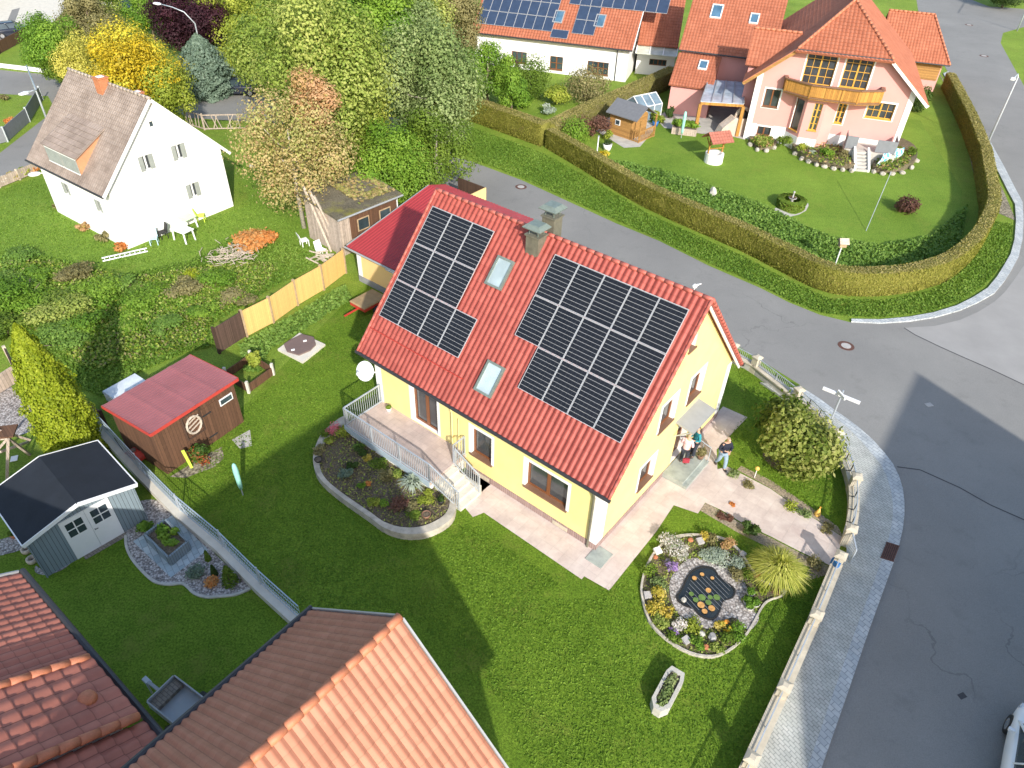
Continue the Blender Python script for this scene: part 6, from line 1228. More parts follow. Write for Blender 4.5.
def pot(label, px, py, r, h, mat, z=0, plant=None, name='flower_pot'):
    P = G(px, py, z); t = thing(name, label, 'pot', (P.x, P.y, z)); MB().lathe((0, 0, 0), [(r*.7, 0), (r, h), (r*.88, h), (r*.8, h*.8), (.01, h*.8)], 16).build('bowl', K[mat], t, True)
    if plant: P_, N_, S_, T_ = cloud([((0, 0, h+r*.4), (r*.9, r*.9, r*.6))], int(120+900*r), .045+.03*r, int(px*7+py)); quads('plant', P_, N_, S_, T_, plant, t)
    else: MB().lathe((0, 0, h*.8), [(r*.8, .004), (.01, .006)], 16).build('soil', K['soil'], t)
    return t
pot('black round bowl on the stone rim of the terrace bed', 318.5, 461, .17, .12, 'black', .35); pot('brown clay pot at the right tip of the terrace bed', 426.5, 517, .18, .2, 'sill_brown', .3)
pot('black pot with grass on the rim near the stair foot', 441, 503, .14, .2, 'black', .3, 'leaf_dark')
pot('white pot with small plant by the terrace door', 389, 411, .12, .18, 'plastic_white', TZ, 'leaf_green')
# pond bed
c9 = lambda x, y: (580+x/3.938, 500+y/3.938)
bo = crv([c9(*p) for p in [(240, 370), (243, 310), (262, 250), (300, 190), (350, 148), (420, 132), (500, 135), (575, 150), (630, 195), (668, 250), (705, 300), (760, 330), (812, 350), (800, 375), (750, 392), (722, 420), (690, 480), (650, 540), (590, 592), (520, 618), (430, 602), (340, 548), (270, 475)]], 3, True)
pcx, pcy = c9(480, 380); bi = [(pcx+(x-pcx)*.965, pcy+(y-pcy)*.965) for x, y in bo]
ring_wall('pond_bed', 'round flower bed with stone edging around the small garden pond', bo, bi, .12, 'stones', 'mulch', 'flower bed', soilh=.5)
gr_px = crv([c9(*p) for p in [(350, 350), (370, 290), (430, 235), (500, 245), (560, 262), (640, 320), (655, 370), (630, 400), (690, 445), (700, 480), (660, 518), (610, 470), (560, 480), (500, 512), (430, 480), (375, 440)]], 3, True)
gs('pond_gravel', gr_px, .085, 'gravel')
pp = crv([c9(*p) for p in [(378, 385), (400, 345), (428, 290), (470, 262), (525, 268), (548, 300), (580, 325), (612, 352), (603, 385), (565, 400), (552, 440), (525, 473), (478, 462), (445, 430), (405, 415)]], 3, True)
A = GP(pp, .1); o = sum(A, Vector())/len(A); o.z = 0; T = thing('garden_pond', 'small dark garden pond with lily pads and net in the flower bed', 'pond', o)
n = len(A); v = [(p.x-o.x, p.y-o.y, z) for z in (.088, .12) for p in A]+[((p.x-o.x)*.93, (p.y-o.y)*.93, z) for z in (.12, .10) for p in A]; f = [(k*n+i, k*n+(i+1) % n, (k+1)*n+(i+1) % n, (k+1)*n+i) for k in range(3) for i in range(n)]
MB().add(v, f).build('liner', K['black'], T); sheet('water', [((p.x-o.x)*.935, (p.y-o.y)*.935) for p in A], .102, K['water'], T)
m = MB(); U_ = Vector((.55, -.83, 0)); V_ = Vector((.83, .55, 0))
for i in range(-6, 7): m.bar(V_*(i*.15)-U_*.8*(1-abs(i)/9), V_*(i*.15)+U_*.8*(1-abs(i)/9), .012)
nt_ = m.build('pond_net', K['grey_cloth'], T); nt_.location.z = .13
K['lily'] = plain('lily_leaf', (.12, .20, .05), .5, .3, 8); K['lily_o'] = plain('autumn_lily_leaf', (.55, .30, .10), .5, .3, 8)
for i, (x, y, r, mt) in enumerate(((480, 385, .13, 'lily'), (505, 357, .10, 'lily_o'), (538, 385, .12, 'lily'), (505, 405, .11, 'lily'), (476, 415, .13, 'lily_o'), (518, 428, .12, 'lily_o'), (455, 395, .1, 'lily'), (490, 440, .1, 'lily_o'), (512, 385, .09, 'lily'), (438, 372, .09, 'lily'), (480, 295, .08, 'lily_o'), (450, 310, .09, 'lily_o'), (520, 310, .07, 'lily_o'))):
    P = G(*c9(x, y), .11)-o; pts = [(P.x+r*math.cos(a*.5236+i), P.y+r*math.sin(a*.5236+i)) for a in range(12)]; MB().prism(pts, .135+i*.0015, .139+i*.0015).build('lily_pad', K[mt], T)
ZB = .06
for lb, x, y, r, h, mt in (('large clump of white flowers at the upper left of the pond bed', 350, 185, .55, .5, 'flower_white'), ('white and pink flowering clump between pond gravel and upper rim', 395, 210, .4, .4, 'flower_white'), ('purple aster clump left of the pond', 352, 275, .3, .35, 'flower_purple'), ('silver leaved ground cover above the pond', 560, 235, .6, .25, 'leaf_silver'), ('second silver patch at the upper edge of the pond gravel', 500, 225, .4, .22, 'leaf_silver'), ('grey green cushion right of the silver ground cover', 625, 260, .35, .25, 'leaf_silver'), ('grey green sedum left of the pond below the asters', 312, 340, .34, .25, 'leaf_grey'), ('dark green shrub on the left rim of the pond bed', 270, 290, .32, .4, 'leaf_green'), ('yellow flowering clump at the left rim of the pond bed', 308, 385, .36, .35, 'flower_yellow'), ('pale yellow clump at the lower left rim of the pond bed', 285, 425, .34, .3, 'flower_yellow'), ('golden yellow clump inside the lower left of the pond bed', 335, 445, .32, .3, 'flower_yellow'), ('cream and green ground cover at the lower left', 320, 485, .34, .25, 'leaf_pale'), ('lime green cushion below the pond', 440, 495, .36, .25, 'leaf_lime'), ('whitish flowering plant between grey slabs at the lower rim', 385, 500, .3, .3, 'flower_white'), ('bright green clump at the bottom rim of the pond bed', 458, 570, .34, .3, 'leaf_bright'), ('feathery bright green clump at the lower right rim', 620, 520, .46, .4, 'leaf_bright'), ('dark green mound at the lower right of the pond bed', 580, 560, .34, .3, 'leaf_green'), ('rusty orange sedum at the upper rim of the pond bed', 580, 182, .34, .3, 'leaf_salmon'), ('olive shrub at the upper rim beside the terracotta stones', 525, 165, .3, .3, 'leaf_brown'), ('yellow leaved plant at the upper rim next to the grey slab', 492, 152, .2, .35, 'flower_yellow'), ('brown green perennial right of the pond', 615, 300, .34, .35, 'leaf_brown'), ('low green plant between pond and ornamental grass', 660, 300, .3, .3, 'leaf_green'), ('yellow green cushion beside the ring pots', 715, 355, .24, .2, 'leaf_lime'), ('brown heather at the right tip of the pond bed', 770, 360, .26, .25, 'leaf_maroon'), ('orange heather clump at the root of the ornamental grass', 705, 308, .2, .25, 'leaf_orange'), ('yellow flowering cushion under the stone ball', 548, 500, .22, .2, 'flower_yellow'), ('second yellow cushion right of the stone ball', 580, 522, .2, .2, 'leaf_yellow'), ('green low clump at the lower left rim near the grey slabs', 370, 545, .28, .25, 'leaf_green'), ('pale shrub on the bottom rim beside the terracotta pot', 540, 595, .26, .25, 'leaf_pale'), ('small purple flowering cushion at the lower left', 365, 522, .18, .2, 'flower_purple')):
    sb(lb, *c9(x, y), r, h, mt)
ground_cover('bed_plants', [G(*p, .06) for p in bi], 6500, .055, .16, 'leaf_pale', 75, hole=GP(gr_px, .06))
q = G(*c9(775, 285), .3); grass_tuft('ornamental_grass', 'big golden green ornamental grass between pond bed and garden path', 0, 0, 1.15, 1.25, 'grass_plume', 1500, 73, 0, .016, loc=q)
sh('small dark green shrub beside the lower edge of the garden path', *c9(672, 125), .42, .5, 'leaf_dark', 900, .07)
sh('tiny brown heather in the strip below the garden path', *c9(590, 75), .2, .2, 'leaf_maroon', 250, .05)
for i, (x, y, lb) in enumerate(((668, 372, 'ring-shaped white rimmed pot, topmost of the four right of the pond'), (655, 405, 'ring-shaped white rimmed pot, leftmost of the four right of the pond'), (688, 415, 'ring-shaped white rimmed pot, rightmost of the four right of the pond'), (665, 428, 'ring-shaped white rimmed pot, lowest of the four right of the pond'))): pot(lb, *c9(x, y), .16, .16, 'white_stone', .06, 'leaf_bright')
def rock(label, px, py, sx, sy, sz, mat, seed, z=0, name='garden_rock', cat='rock', rz=None):
    P = G(px, py, z); rr = random.Random(seed); bm = bmesh.new(); bmesh.ops.create_icosphere(bm, subdivisions=2, radius=1)
    for vv in bm.verts: vv.co = Vector((vv.co.x*sx, vv.co.y*sy, vv.co.z*sz+sz*.6))*(1+rr.uniform(-.12, .12))
    me = bpy.data.meshes.new(name); bm.to_mesh(me); bm.free(); me.materials.append(K[mat]); o = link(bpy.data.objects.new(name, me)); o.location = (P.x, P.y, z); o.rotation_euler = (0, 0, rr.uniform(0, 3) if rz is None else rz); return tag(o, label, cat)
def slab(label, px, py, a, b, h, mat, rz, z=0, name='stone_slab', tilt=.15):
    P = G(px, py, z); o = MB().box(-a, a, -b, b, 0, h).build(name, K[mat], None, bevel=.01); o.location = (P.x, P.y, z); o.rotation_euler = (tilt, 0, rz); return tag(o, label, 'stone')
for lb, x, y, mt, rz in (('grey square slab at the upper rim of the pond bed', 471, 165, 'rock', .3), ('grey square slab at the left rim of the pond bed', 265, 378, 'rock', .1), ('grey square slab at the lower left rim of the pond bed', 416, 555, 'rock', .6), ('white lantern block at the upper left rim of the pond bed', 305, 203, 'white_trim', .4)): slab(lb, *c9(x, y), .13, .13, .12, mt, rz, .08)
for i, (lb, x, y, s, mt) in enumerate((('terracotta stone at the upper rim beside the grey slab', 434, 160, .11, 'terracotta'), ('terracotta brick below the white lantern block', 297, 228, .1, 'terracotta'), ('terracotta pot shard at the bottom rim', 497, 582, .12, 'terracotta'), ('round pale orange stone ball on the lower right gravel', 575, 483, .10, 'orange'), ('white rounded stone at the left edge of the pond', 408, 396, .11, 'white_stone'), ('white stone on the gravel below the pond', 478, 530, .13, 'white_stone'), ('grey boulder below the pond gravel', 520, 545, .16, 'rock'), ('brown rock at the upper rim by the silver leaved plants', 640, 215, .14, 'rock'), ('dark rock at the right tip of the pond bed', 800, 360, .12, 'stones'), ('small white stone at the lower rim of the pond bed', 395, 470, .09, 'white_stone'), ('tan rock on the left gravel of the pond', 330, 360, .1, 'stones'))): rock(lb, *c9(x, y), s, s*.85, s*.7, mt, 300+i, .07)
# stone trough
fT = frame_from(G(655, 716), G(676, 676)); LT = (G(676, 676)-G(655, 716)).length
T = thing('stone_trough', 'long pale stone planter trough on the lawn', 'planter', fT.o, fT.yaw)
ol = [(0, -.12), (.25, -.30), (LT-.25, -.30), (LT, -.22), (LT, .22), (LT-.25, .30), (.25, .30), (0, .12)]; il = [(LT/2+(x-LT/2)*.80, y*.66) for x, y in ol]
m = MB(); n = 8; v = [(x, y, z) for P_, z in ((ol, 0), (ol, .42), (il, .42), (il, .32)) for x, y in P_]; m.add(v, [(k*n+i, k*n+(i+1) % n, (k+1)*n+(i+1) % n, (k+1)*n+i) for k in range(3) for i in range(n)]); m.build('basin', K['white_stone'], T); sheet('soil', il, .35, K['soil'], T)
P_, N_, S_, T_ = cloud([((LT*.3, 0, .40), (.35, .15, .1)), ((LT*.65, .02, .42), (.35, .15, .12)), ((LT*.48, -.05, .4), (.2, .12, .14))], 700, .055, 5); quads('succulents', P_, N_, S_, T_, 'leaf_grey', T)
# path lights etc
def ball_light(label, px, py, z, mat='orange', r=.10, base=None):
    P = G(px, py, z); t = thing('garden_light', label, 'garden light', (P.x, P.y, 0)); MB().tube([(0, 0, 0), (0, 0, z-r*.8)], .018, 6).build('stake', K['plastic_white'], t); MB().lathe((0, 0, z-r), [(.01, 0), (r*.7, r*.3), (r, r), (r*.7, r*1.7), (.01, 2*r)], 12).build('globe', K[mat], t, True)
K['amber'] = plain('amber_glass', (.80, .50, .12), .3, .1)
ball_light('amber ball light on a white stake beside the garden path', 757.5, 468.5, .55, 'amber')
T = thing('garden_gnome', 'small yellow cone ornament in the strip beside the garden path', 'ornament', G(817, 515)); MB().lathe((0, 0, 0), [(.13, 0), (.12, .12), (.05, .3), (.01, .42)], 12).build('cone', K['amber'], T, True); MB().lathe((0, 0, .42), [(.01, -.02), (.04, .03), (.01, .08)], 8).build('tip', K['orange'], T, True)
q = G(730.5, 505); T = bush('fallen_flower', 'bright orange flower heap lying on the garden path', 0, 0, .16, .08, 'leaf_orange', 120, .07, 3, 90, z0=.03, loc=q, cat='flower', stems=False)
for lb, x, y, r, h, mt in (('low grey lavender in the strip above the path near the people', 733, 476, .3, .25, 'leaf_grey'), ('small brown sedum in the strip above the path', 748, 486, .25, .2, 'leaf_brown'), ('green perennial in the middle of the strip above the path', 790, 508, .35, .35, 'leaf_lime'), ('grey green perennial next to the yellow cone ornament', 803, 516, .3, .3, 'leaf_grey'), ('dry grass tuft at the wall end of the strip above the path', 826, 530, .3, .25, 'leaf_brown'), ('reddish groundcover in the strip below the path', 722, 516, .25, .15, 'leaf_maroon'), ('tan dry shrub at the end of the strip below the path', 815, 566, .35, .3, 'leaf_brown')): sh(lb, x, y, r, h, mt, 350, .055, cat='plant')
# ================= gravel garden bottom left =================
gpx = [(119, 520), (126, 536), (127, 548), (133.4, 561), (147.5, 576.6), (157, 583), (170, 585), (183.4, 584.4), (194.4, 593.8), (206, 597.5), (219.4, 597), (236, 595), (250.6, 589), (235, 572), (219, 558), (198, 536), (178, 519), (160, 501.6), (141, 501), (128, 508)]
gpc = crv(gpx, 3, True); kind(sheet('gravel_bed', GP(gpc), .02, K['gravel']))
m = MB(); A = GP(crv(gpx[1:13], 5)); 
for a, b in zip(A[:-1], A[1:]): m.bar(a+Vector((0, 0, .03)), b+Vector((0, 0, .03)), .09, .08)
tag(m.build('bed_edging', K['white_stone']), 'curved white stone edging of the gravel bed', 'edging')
gs('gravel_bed', crv([(36, 566), (44, 570), (60, 564), (78, 550), (84, 546), (80, 552), (66, 568), (48, 575), (36, 573)], 3, True), .021, 'gravel'); gs('gravel_bed', [(0, 540), (18, 535), (28, 548), (16, 552), (0, 556)], .021, 'gravel')
gs('shed_path', [(76, 545), (113, 522), (122, 528), (128, 536), (86, 560)], .024, 'paver_brown'); gs('slab_border', [(172.5, 515.6), (208.4, 550), (171, 578), (133.4, 542)], .03, 'slate_slab')
za = .5; cs = [G(164.7, 519, za), G(187.5, 541, za), G(168, 557, za), G(144.5, 534, za)]; o = sum(cs, Vector())/4; o.z = 0; T = thing('planter_box', 'blue grey square raised planter on pale blue slabs in the gravel bed', 'planter', o); cs = [c-o for c in cs]
for c in cs: c.z = 0
for a, b in zip(cs, cs[1:]+cs[:1]): m = MB(); d = (b-a); n_ = Vector((d.y, -d.x, 0)).normalized(); m.obox((a+b)/2+Vector((0, 0, za/2)), d/2, n_*.04, (0, 0, za/2)); m.build('side_board', K['grey_blue_boards'], T)
sheet('soil', [c*.97 for c in cs], za-.12, K['soil'], T)
P_, N_, S_, T_ = cloud([((-.1, .05, .5), (.2, .15, .12)), ((.25, -.2, .48), (.25, .15, .1)), ((.2, .3, .5), (.18, .15, .12)), ((-.3, .35, .5), (.2, .2, .15))], 700, .08, 6); quads('vegetables', P_, N_, S_, T_, 'leaf_bright', T)
sh('fresh green fern beside the blue grey planter', 145.5, 529, .3, .35, 'leaf_bright', 350, .08, cat='plant')
for lb, x, y, r, h, mt in (('round grey blue dwarf pine in the gravel bed', 197, 575, .3, .4, 'leaf_blue'), ('rusty brown dwarf shrub in the gravel bed', 212.5, 584, .22, .3, 'leaf_orange'), ('dark low shrub at the corner of the blue grey shed', 126, 514, .35, .25, 'leaf_dark')): sh(lb, x, y, r, h, mt, 600, .05, rnd=True)
for i, (lb, x, y, h, r, mt) in enumerate((('small green thuja in the gravel bed, the largest of three', 231, 583, .95, .28, 'leaf_green'), ('thin dark juniper in the gravel bed next to the grey dwarf pine', 215, 575, .55, .11, 'leaf_dark'), ('tiny thin juniper in the gravel bed nearest the slabs', 208.5, 560, .5, .10, 'leaf_green'))): conifer('dwarf_conifer', lb, x, y, h, r, mt, 1100, .05, 80+i, power=.6)
for i, (x, y, lb) in enumerate(((13.5*2+.5, 551, 'round pale log ring, upper one of two at the blue grey shed corner'), (33, 561, 'round pale log ring, lower one of two at the blue grey shed corner'))):
    q = G(x, y); t = tag(MB().lathe((0, 0, 0), [(.10, 0), (.19, 0), (.19, .14), (.10, .14), (.10, .0)], 14).build('log_ring', K['wood_pale'], None, True), lb, 'log ring'); t.location = (q.x, q.y, .02)
pot('small terracotta pot left of the blue grey shed', 15, 537, .14, .2, 'terracotta', 0, 'leaf_green')
# grey car trailer at the bottom
fq = frame_from(G(150, 705, .6), G(176, 680, .6)); T = thing('car_trailer', 'grey flat car trailer parked between the two tiled roofs', 'trailer', fq.o, fq.yaw); WT_ = (G(176, 680, .6)-G(150, 705, .6)).length
yd = -1 if fq.at(168, 730, .6).y < 0 else 1
m = MB(); m.box(0, WT_, min(0, yd*2.0), max(0, yd*2.0), .48, .58); m.build('bed', K['grey_metal'], T)
for x0, x1, y0, y1 in ((-.04, 0, 0, 2.0), (WT_, WT_+.04, 0, 2.0), (0, WT_, -.04, 0), (0, WT_, 2.0, 2.04)): m = MB(); ya_, yb_ = sorted((yd*y0, yd*y1)); m.box(x0, x1, ya_, yb_, .5, .85); m.build('side_board', K['grey_metal'], T)
m = MB(); ya_, yb_ = sorted((yd*.02, yd*.38)); m.box(.02, WT_-.02, ya_, yb_, .59, .74); m.build('tool_box', K['paver_brown'], T)
m = MB(); m.bar((WT_/2, 0, .45), (WT_/2, -yd*.75, .45), .09); m.build('drawbar', K['grey_metal'], T); m = MB(); m.bar((WT_/2, -yd*.7, .4), (WT_/2, -yd*.95, .5), .14); m.tube([(WT_/2-.1, -yd*.6, .1), (WT_/2-.1, -yd*.6, .75)], .03, 6); m.build('coupling', K['steel'], T)
def wheel(parent, c, ax, r, w_, name='wheel'):
    ax = Vector(ax).normalized(); c = Vector(c); up_ = Vector((0, 0, 1)); fw = ax.cross(up_); rings = []
    for rr, oo in ((r*.62, -w_/2), (r*.93, -w_/2), (r, -w_*.3), (r, w_*.3), (r*.93, w_/2), (r*.62, w_/2)): rings.append([c+ax*oo+(up_*math.cos(a*math.pi/9)+fw*math.sin(a*math.pi/9))*rr for a in range(18)])
    ty = MB().loft(rings, caps=True).build(name, K['black'], parent, True); m = MB()
    m.loft([[c+ax*oo+(up_*math.cos(a*math.pi/9)+fw*math.sin(a*math.pi/9))*rr for a in range(18)] for rr, oo in ((r*.6, -w_*.52), (r*.6, w_*.52))])
    m.build('rim', K['chrome'], ty)
for x in (-.14, WT_+.14): wheel(T, (x, yd*1.1, .3), (1, 0, 0), .3, .18)
# red trailer beside the annex
fq = frame_from(G(350, 302, .6), G(372, 314, .6)); T = thing('garden_trailer', 'small red trailer with brown cover beside the peach annex', 'trailer', fq.o, fq.yaw)
m = MB(); m.box(0, 1.15, 0, 1.6, .42, .62); m.build('box', K['red_paint'], T); m = MB(); m.loft([[(-.03, -.03, .63), (1.18, -.03, .63), (1.18, 1.63, .63), (-.03, 1.63, .63)], [(.02, .02, .70), (1.13, .02, .70), (1.13, 1.58, .70), (.02, 1.58, .70)]]); m.build('cover', plain('brown_tarpaulin', (.33, .23, .12), .7, .15, 4), T)
for x in (-.12, 1.27): wheel(T, (x, .75, .26), (1, 0, 0), .26, .16)
m = MB(); m.bar((.57, 0, .42), (.57, -.9, .40), .07); m.build('drawbar', K['red_paint'], T)
# cistern slab with lid
cpx = [(278, 351), (300, 334.5), (325.5, 346), (303, 364)]; C_ = GP(cpx); o = sum(C_, Vector())/4; T = thing('cistern_cover', 'square concrete slab with brown lid on the lawn below the yellow fence', 'cistern cover', o)
MB().prism([(p.x-o.x, p.y-o.y) for p in C_], 0, .12).build('slab', K['pale_concrete'], T); lidp = [G(x, y, .13)-o for x, y in ((284, 345), (290, 341), (302, 335), (314, 338), (316, 345), (310, 351), (299, 355.5), (287, 352))]; K['cover_brown'] = plain('brown_plastic_lid', (.17, .12, .11), .6, .1)
MB().prism([(p.x, p.y) for p in lidp], .121, .2).build('lid', K['cover_brown'], T)
for x, y in ((305, 341), (293, 350)): p = G(x, y, .2)-o; MB().obox((p.x, p.y, .215), (.08, .04, 0), (-.02, .05, 0), (0, 0, .014)).build('handle', K['plastic_white'], T)
# planter frame with concrete posts
pk = [G(x, y, .5) for x, y in ((237, 372), (249.5, 353.5), (271, 363), (246, 378))]; o = pk[2].copy(); o.z = 0; T = thing('compost_frame', 'brown board frame with white concrete posts around a young plant', 'compost frame', o)
pk = [G(246.5, 383, .6), G(271.5, 365, .6), G(249.5, 352, .6), G(224, 369, .6)]; o = pk[0].copy(); o.z = 0; T.location = o; pk = [p-o for p in pk]
for p in pk: p.z = 0; m = MB(); m.box(p.x-.06, p.x+.06, p.y-.06, p.y+.06, 0, .68); m.build('post', K['pale_concrete'], T)
for a, b in zip(pk, pk[1:]+pk[:1]): m = MB(); d = b-a; n_ = Vector((d.y, -d.x, 0)).normalized(); m.obox((a+b)/2+Vector((0, 0, .25)), d*.46, n_*.025, (0, 0, .22)); m.build('board', K['wood_brown'], T)
sh('young light green plant inside the brown board frame', 257, 366, .42, .8, 'leaf_lime', 700, .10, cat='plant')
# shed side things
sh('red flowering rose bush against the garden shed', 203, 463, .5, 1.1, 'flower_red', 1100, .07)
q = G(192, 468); T = thing('lime_board', 'lime green board standing beside the rose bush', 'board', (q.x, q.y, 0), .5); MB().loft([[(-.05, -.02, 0), (.05, -.02, 0), (.05, .02, 0), (-.05, .02, 0)], [(-.17, .1, .95), (-.05, .1, .95), (-.05, .14, .95), (-.17, .14, .95)]]).build('plank', K['lime'], T)
q = G(137, 459); T = thing('lawn_mower', 'red lawn mower standing between garden shed and mesh fence', 'lawn mower', (q.x, q.y, 0), -.6); MB().loft([[(-.4, -.25, .12), (.4, -.25, .12), (.4, .25, .12), (-.4, .25, .12)], [(-.38, -.24, .3), (.38, -.24, .3), (.38, .24, .3), (-.38, .24, .3)], [(-.2, -.15, .48), (.15, -.15, .48), (.15, .15, .48), (-.2, .15, .48)]]).build('deck', K['red_paint'], T, bevel=.03)
for x, y in ((-.32, -.28), (.32, -.28), (-.32, .28), (.32, .28)): wheel(T, (x, y, .12), (0, 1, 0), .12, .06)
m = MB(); m.tube([(-.35, -.2, .2), (-.85, -.2, .85), (-.85, .2, .85), (-.35, .2, .2)], .015, 6); m.build('handle', K['black'], T); MB().lathe((0, 0, .48), [(.1, 0), (.1, .08), (.01, .1)], 10).build('engine_cap', K['cover_brown'], T)
fq = frame_from(G(103, 392, .5), G(132, 376, .5)); T = thing('cold_frame', 'white lidded cold frame behind the rose roofed shed', 'cold frame', fq.o, fq.yaw); MB().box(0, 1.6, -.9, 0, 0, .45).build('box', K['plastic_white'], T); MB().loft([[(-.03, -.93, .46), (1.63, -.93, .46), (1.63, .03, .46), (-.03, .03, .46)], [(0, -.9, .52), (1.6, -.9, .52), (1.6, 0, .56), (0, 0, .56)]]).build('lid', K['lampglass'], T)
def dryer(label, px, py, h, mat, r=.11):
    q = G(px, py); t = thing('rotary_dryer', label, 'clothes dryer', (q.x, q.y, 0)); MB().tube([(0, 0, 0), (0, 0, h)], .025, 8).build('pole', K['steel'], t); MB().lathe((0, 0, .35), [(r*.5, 0), (r*.8, .2), (r, h-.7), (r*.7, h-.4), (.02, h-.32)], 10).build('cover', K[mat], t, True)
dryer('folded clothes dryer in mint green cover on the shaded lawn', 243, 495, 1.75, 'mint'); dryer('folded clothes dryer in mint cover on the pink house lawn', 681, 138, 2.2, 'mint', .14)
# wild garden oddments
rock('small grey stone lying in the wild garden grass', 165, 324, .35, .22, .2, 'rock', 400)
T = thing('ladder', 'white ladder lying in the grass below the white house corner', 'ladder', G(102, 261)); P = [G(102, 259)-T.location, G(147, 249)-T.location, G(103, 262)-T.location, G(148, 252)-T.location]
for a, b in ((P[0], P[1]), (P[2], P[3])): m = MB(); m.bar(a+Vector((0, 0, .06)), b+Vector((0, 0, .06)), .06); m.build('rail', K['plastic_white'], T)
for i in range(9): m = MB(); f_ = (i+.5)/9; m.bar(P[0].lerp(P[1], f_)+Vector((0, 0, .07)), P[2].lerp(P[3], f_)+Vector((0, 0, .07)), .05); m.build('rung', K['plastic_white'], T)
def chair(label, px, py, rz, mat, group=None):
    q = G(px, py); t = thing('garden_chair', label, 'chair', (q.x, q.y, 0), rz, group); MB().box(-.24, .24, -.23, .23, .4, .44).build('seat', K[mat], t); MB().loft([[(-.24, .2, .44), (.24, .2, .44), (.24, .24, .44), (-.24, .24, .44)], [(-.22, .34, .92), (.22, .34, .92), (.22, .37, .92), (-.22, .37, .92)]]).build('backrest', K[mat], t)
    for x in (-.21, .21):
        for y in (-.2, .2): MB().bar((x, y, 0), (x, y, .4), .045).build('leg', K[mat], t)
K['pale_blue'] = plain('pale_blue_plastic', (.45, .62, .70), .5, .05); K['pale_green'] = plain('pale_green_plastic', (.50, .68, .45), .5, .05)
def table(label, px, py, rz, a, b, mat, h=.72):
    q = G(px, py); t = thing('garden_table', label, 'table', (q.x, q.y, 0), rz); MB().box(-a, a, -b, b, h, h+.04).build('tabletop', K[mat], t, bevel=.012)
    for x in (-a+.07, a-.07):
        for y in (-b+.07, b-.07): MB().bar((x, y, 0), (x*.92, y*.92, h), .07).build('leg', K['plastic_white'], t)
table('white plastic table in front of the white house wall', 185, 240, -.5, .6, .42, 'plastic_white'); table('longer pale green table behind the white plastic table', 184, 226, -.5, .9, .45, 'pale_green')
chair('pale blue folding chair left of the white plastic table', 155, 244, .3, 'pale_blue'); chair('dark chair between the blue chair and the white table', 164, 238, -.8, 'black'); chair('lime green chair right of the pale green table', 202, 221, 1.8, 'lime'); chair('white plastic chair beside the leaning poles of the mossy shed', 305, 246, 2.2, 'plastic_white'); chair('dirty white chair at the foot of the leaning poles', 322, 256, .9, 'plastic_white')
q = G(245, 166); rock('white round stone on the lawn right of the white house', 252, 167, .25, .2, .15, 'white_stone', 405)
# junk heap by mossy shed
T = thing('junk_heap', 'heap of grey scrap wood at the corner of the mossy shed', 'scrap heap', G(328, 262)); m = MB(); rs_ = random.Random(12)
for i in range(30): p = Vector((rs_.uniform(-.8, .8), rs_.uniform(-.5, .5), rs_.uniform(.05, .5))); a = rs_.uniform(0, 3.14); d = Vector((math.cos(a), math.sin(a), rs_.uniform(-.3, .5)))*.35; m.bar(p-d, p+d, .06)
m.build('scrap_wood', K['wood_pale'], T)
# climbing frame at the left edge
T = thing('climbing_frame', 'weathered timber climbing frame at the left picture edge', 'play frame', G(6, 462)); o = Vector(T.location)
for (x0, y0, z0_), (x1, y1, z1_) in ((((-14), 440, 1.9), (8, 438, 1.9)), ((8, 438, 1.9), (7, 480, 0)), ((8, 438, 1.9), (30, 455, 0)), ((8, 438, 1.9), (-20, 470, 0)), ((-14, 440, 1.9), (-25, 480, 0)), ((0, 452, 1.2), (28, 442, .1)), ((-2, 430, 2.1), (30, 440, .9))): m = MB(); m.bar(G(x0, y0, z0_)-o, G(x1, y1, z1_)-o, .09); m.build('beam', K['wood_grey'], T)
m = MB(); p = G(4, 432, 2.0)-o; m.obox(p, (.4, .1, 0), (-.1, .35, 0), (0, 0, .03)); m.build('platform', K['wood_brown'], T)
t = tag(MB().obox((0, 0, .03), (.12, .05, 0), (-.06, .15, 0), (0, 0, .012)).build('white_tile', K['plastic_white']), 'small white board lying in the grass beside the climbing frame', 'board'); q = G(14.5, 459); t.location = (q.x, q.y, 0)

# ================= pink house garden =================
fh = frame_from(G(611, 126, 0), G(636, 131, 0))
A_ = G(606, 97, 2.0); h0 = G(599, 104, 1.9); h1 = G(640, 118, 1.9)
fh = frame_from(G(609, 112, 1.75), G(637, 121, 1.75)); Lh = (G(637, 121, 1.75)-G(609, 112, 1.75)).length
T = thing('garden_hut', 'honey coloured wooden garden hut with grey pitched roof beside the greenhouse', 'hut', fh.o, fh.yaw); D2 = 2.4
MB().loft([[(x, .1, 0), (x, .1, 1.75), (x, D2/2, 2.5), (x, D2-.1, 1.75), (x, D2-.1, 0)] for x in (.1, Lh-.5)]).build('wall', K['wood_honey'], T)
ks_ = .85/(D2/2+.25)
for s in (-1, 1): m = MB(); m.obox((Lh/2, D2/2+s*(D2/4+.12), 2.62-ks_*(D2/4+.12)), (Lh/2+.15, 0, 0), Vector((0, s*(D2/4+.12), -ks_*(D2/4+.12))), (0, 0, .035)); m.build('roof', K['slate_grey'], T)
hw_ = Wall((0, .1, 0), (1, 0, 0), (0, -1, 0)); m = MB(); hw_.box(m, .7, 1.2, .9, 1.35, 0, .04); w_ = m.build('window', K['white_frame'], T); m = MB(); hw_.box(m, .76, 1.14, .96, 1.29, .04, .05); m.build('pane', K['glass'], w_)
for y in (.1, D2-.1): MB().bar((Lh+.35, y, 0), (Lh+.35, y, 1.85), .1).build('post', K['wood_honey'], T)
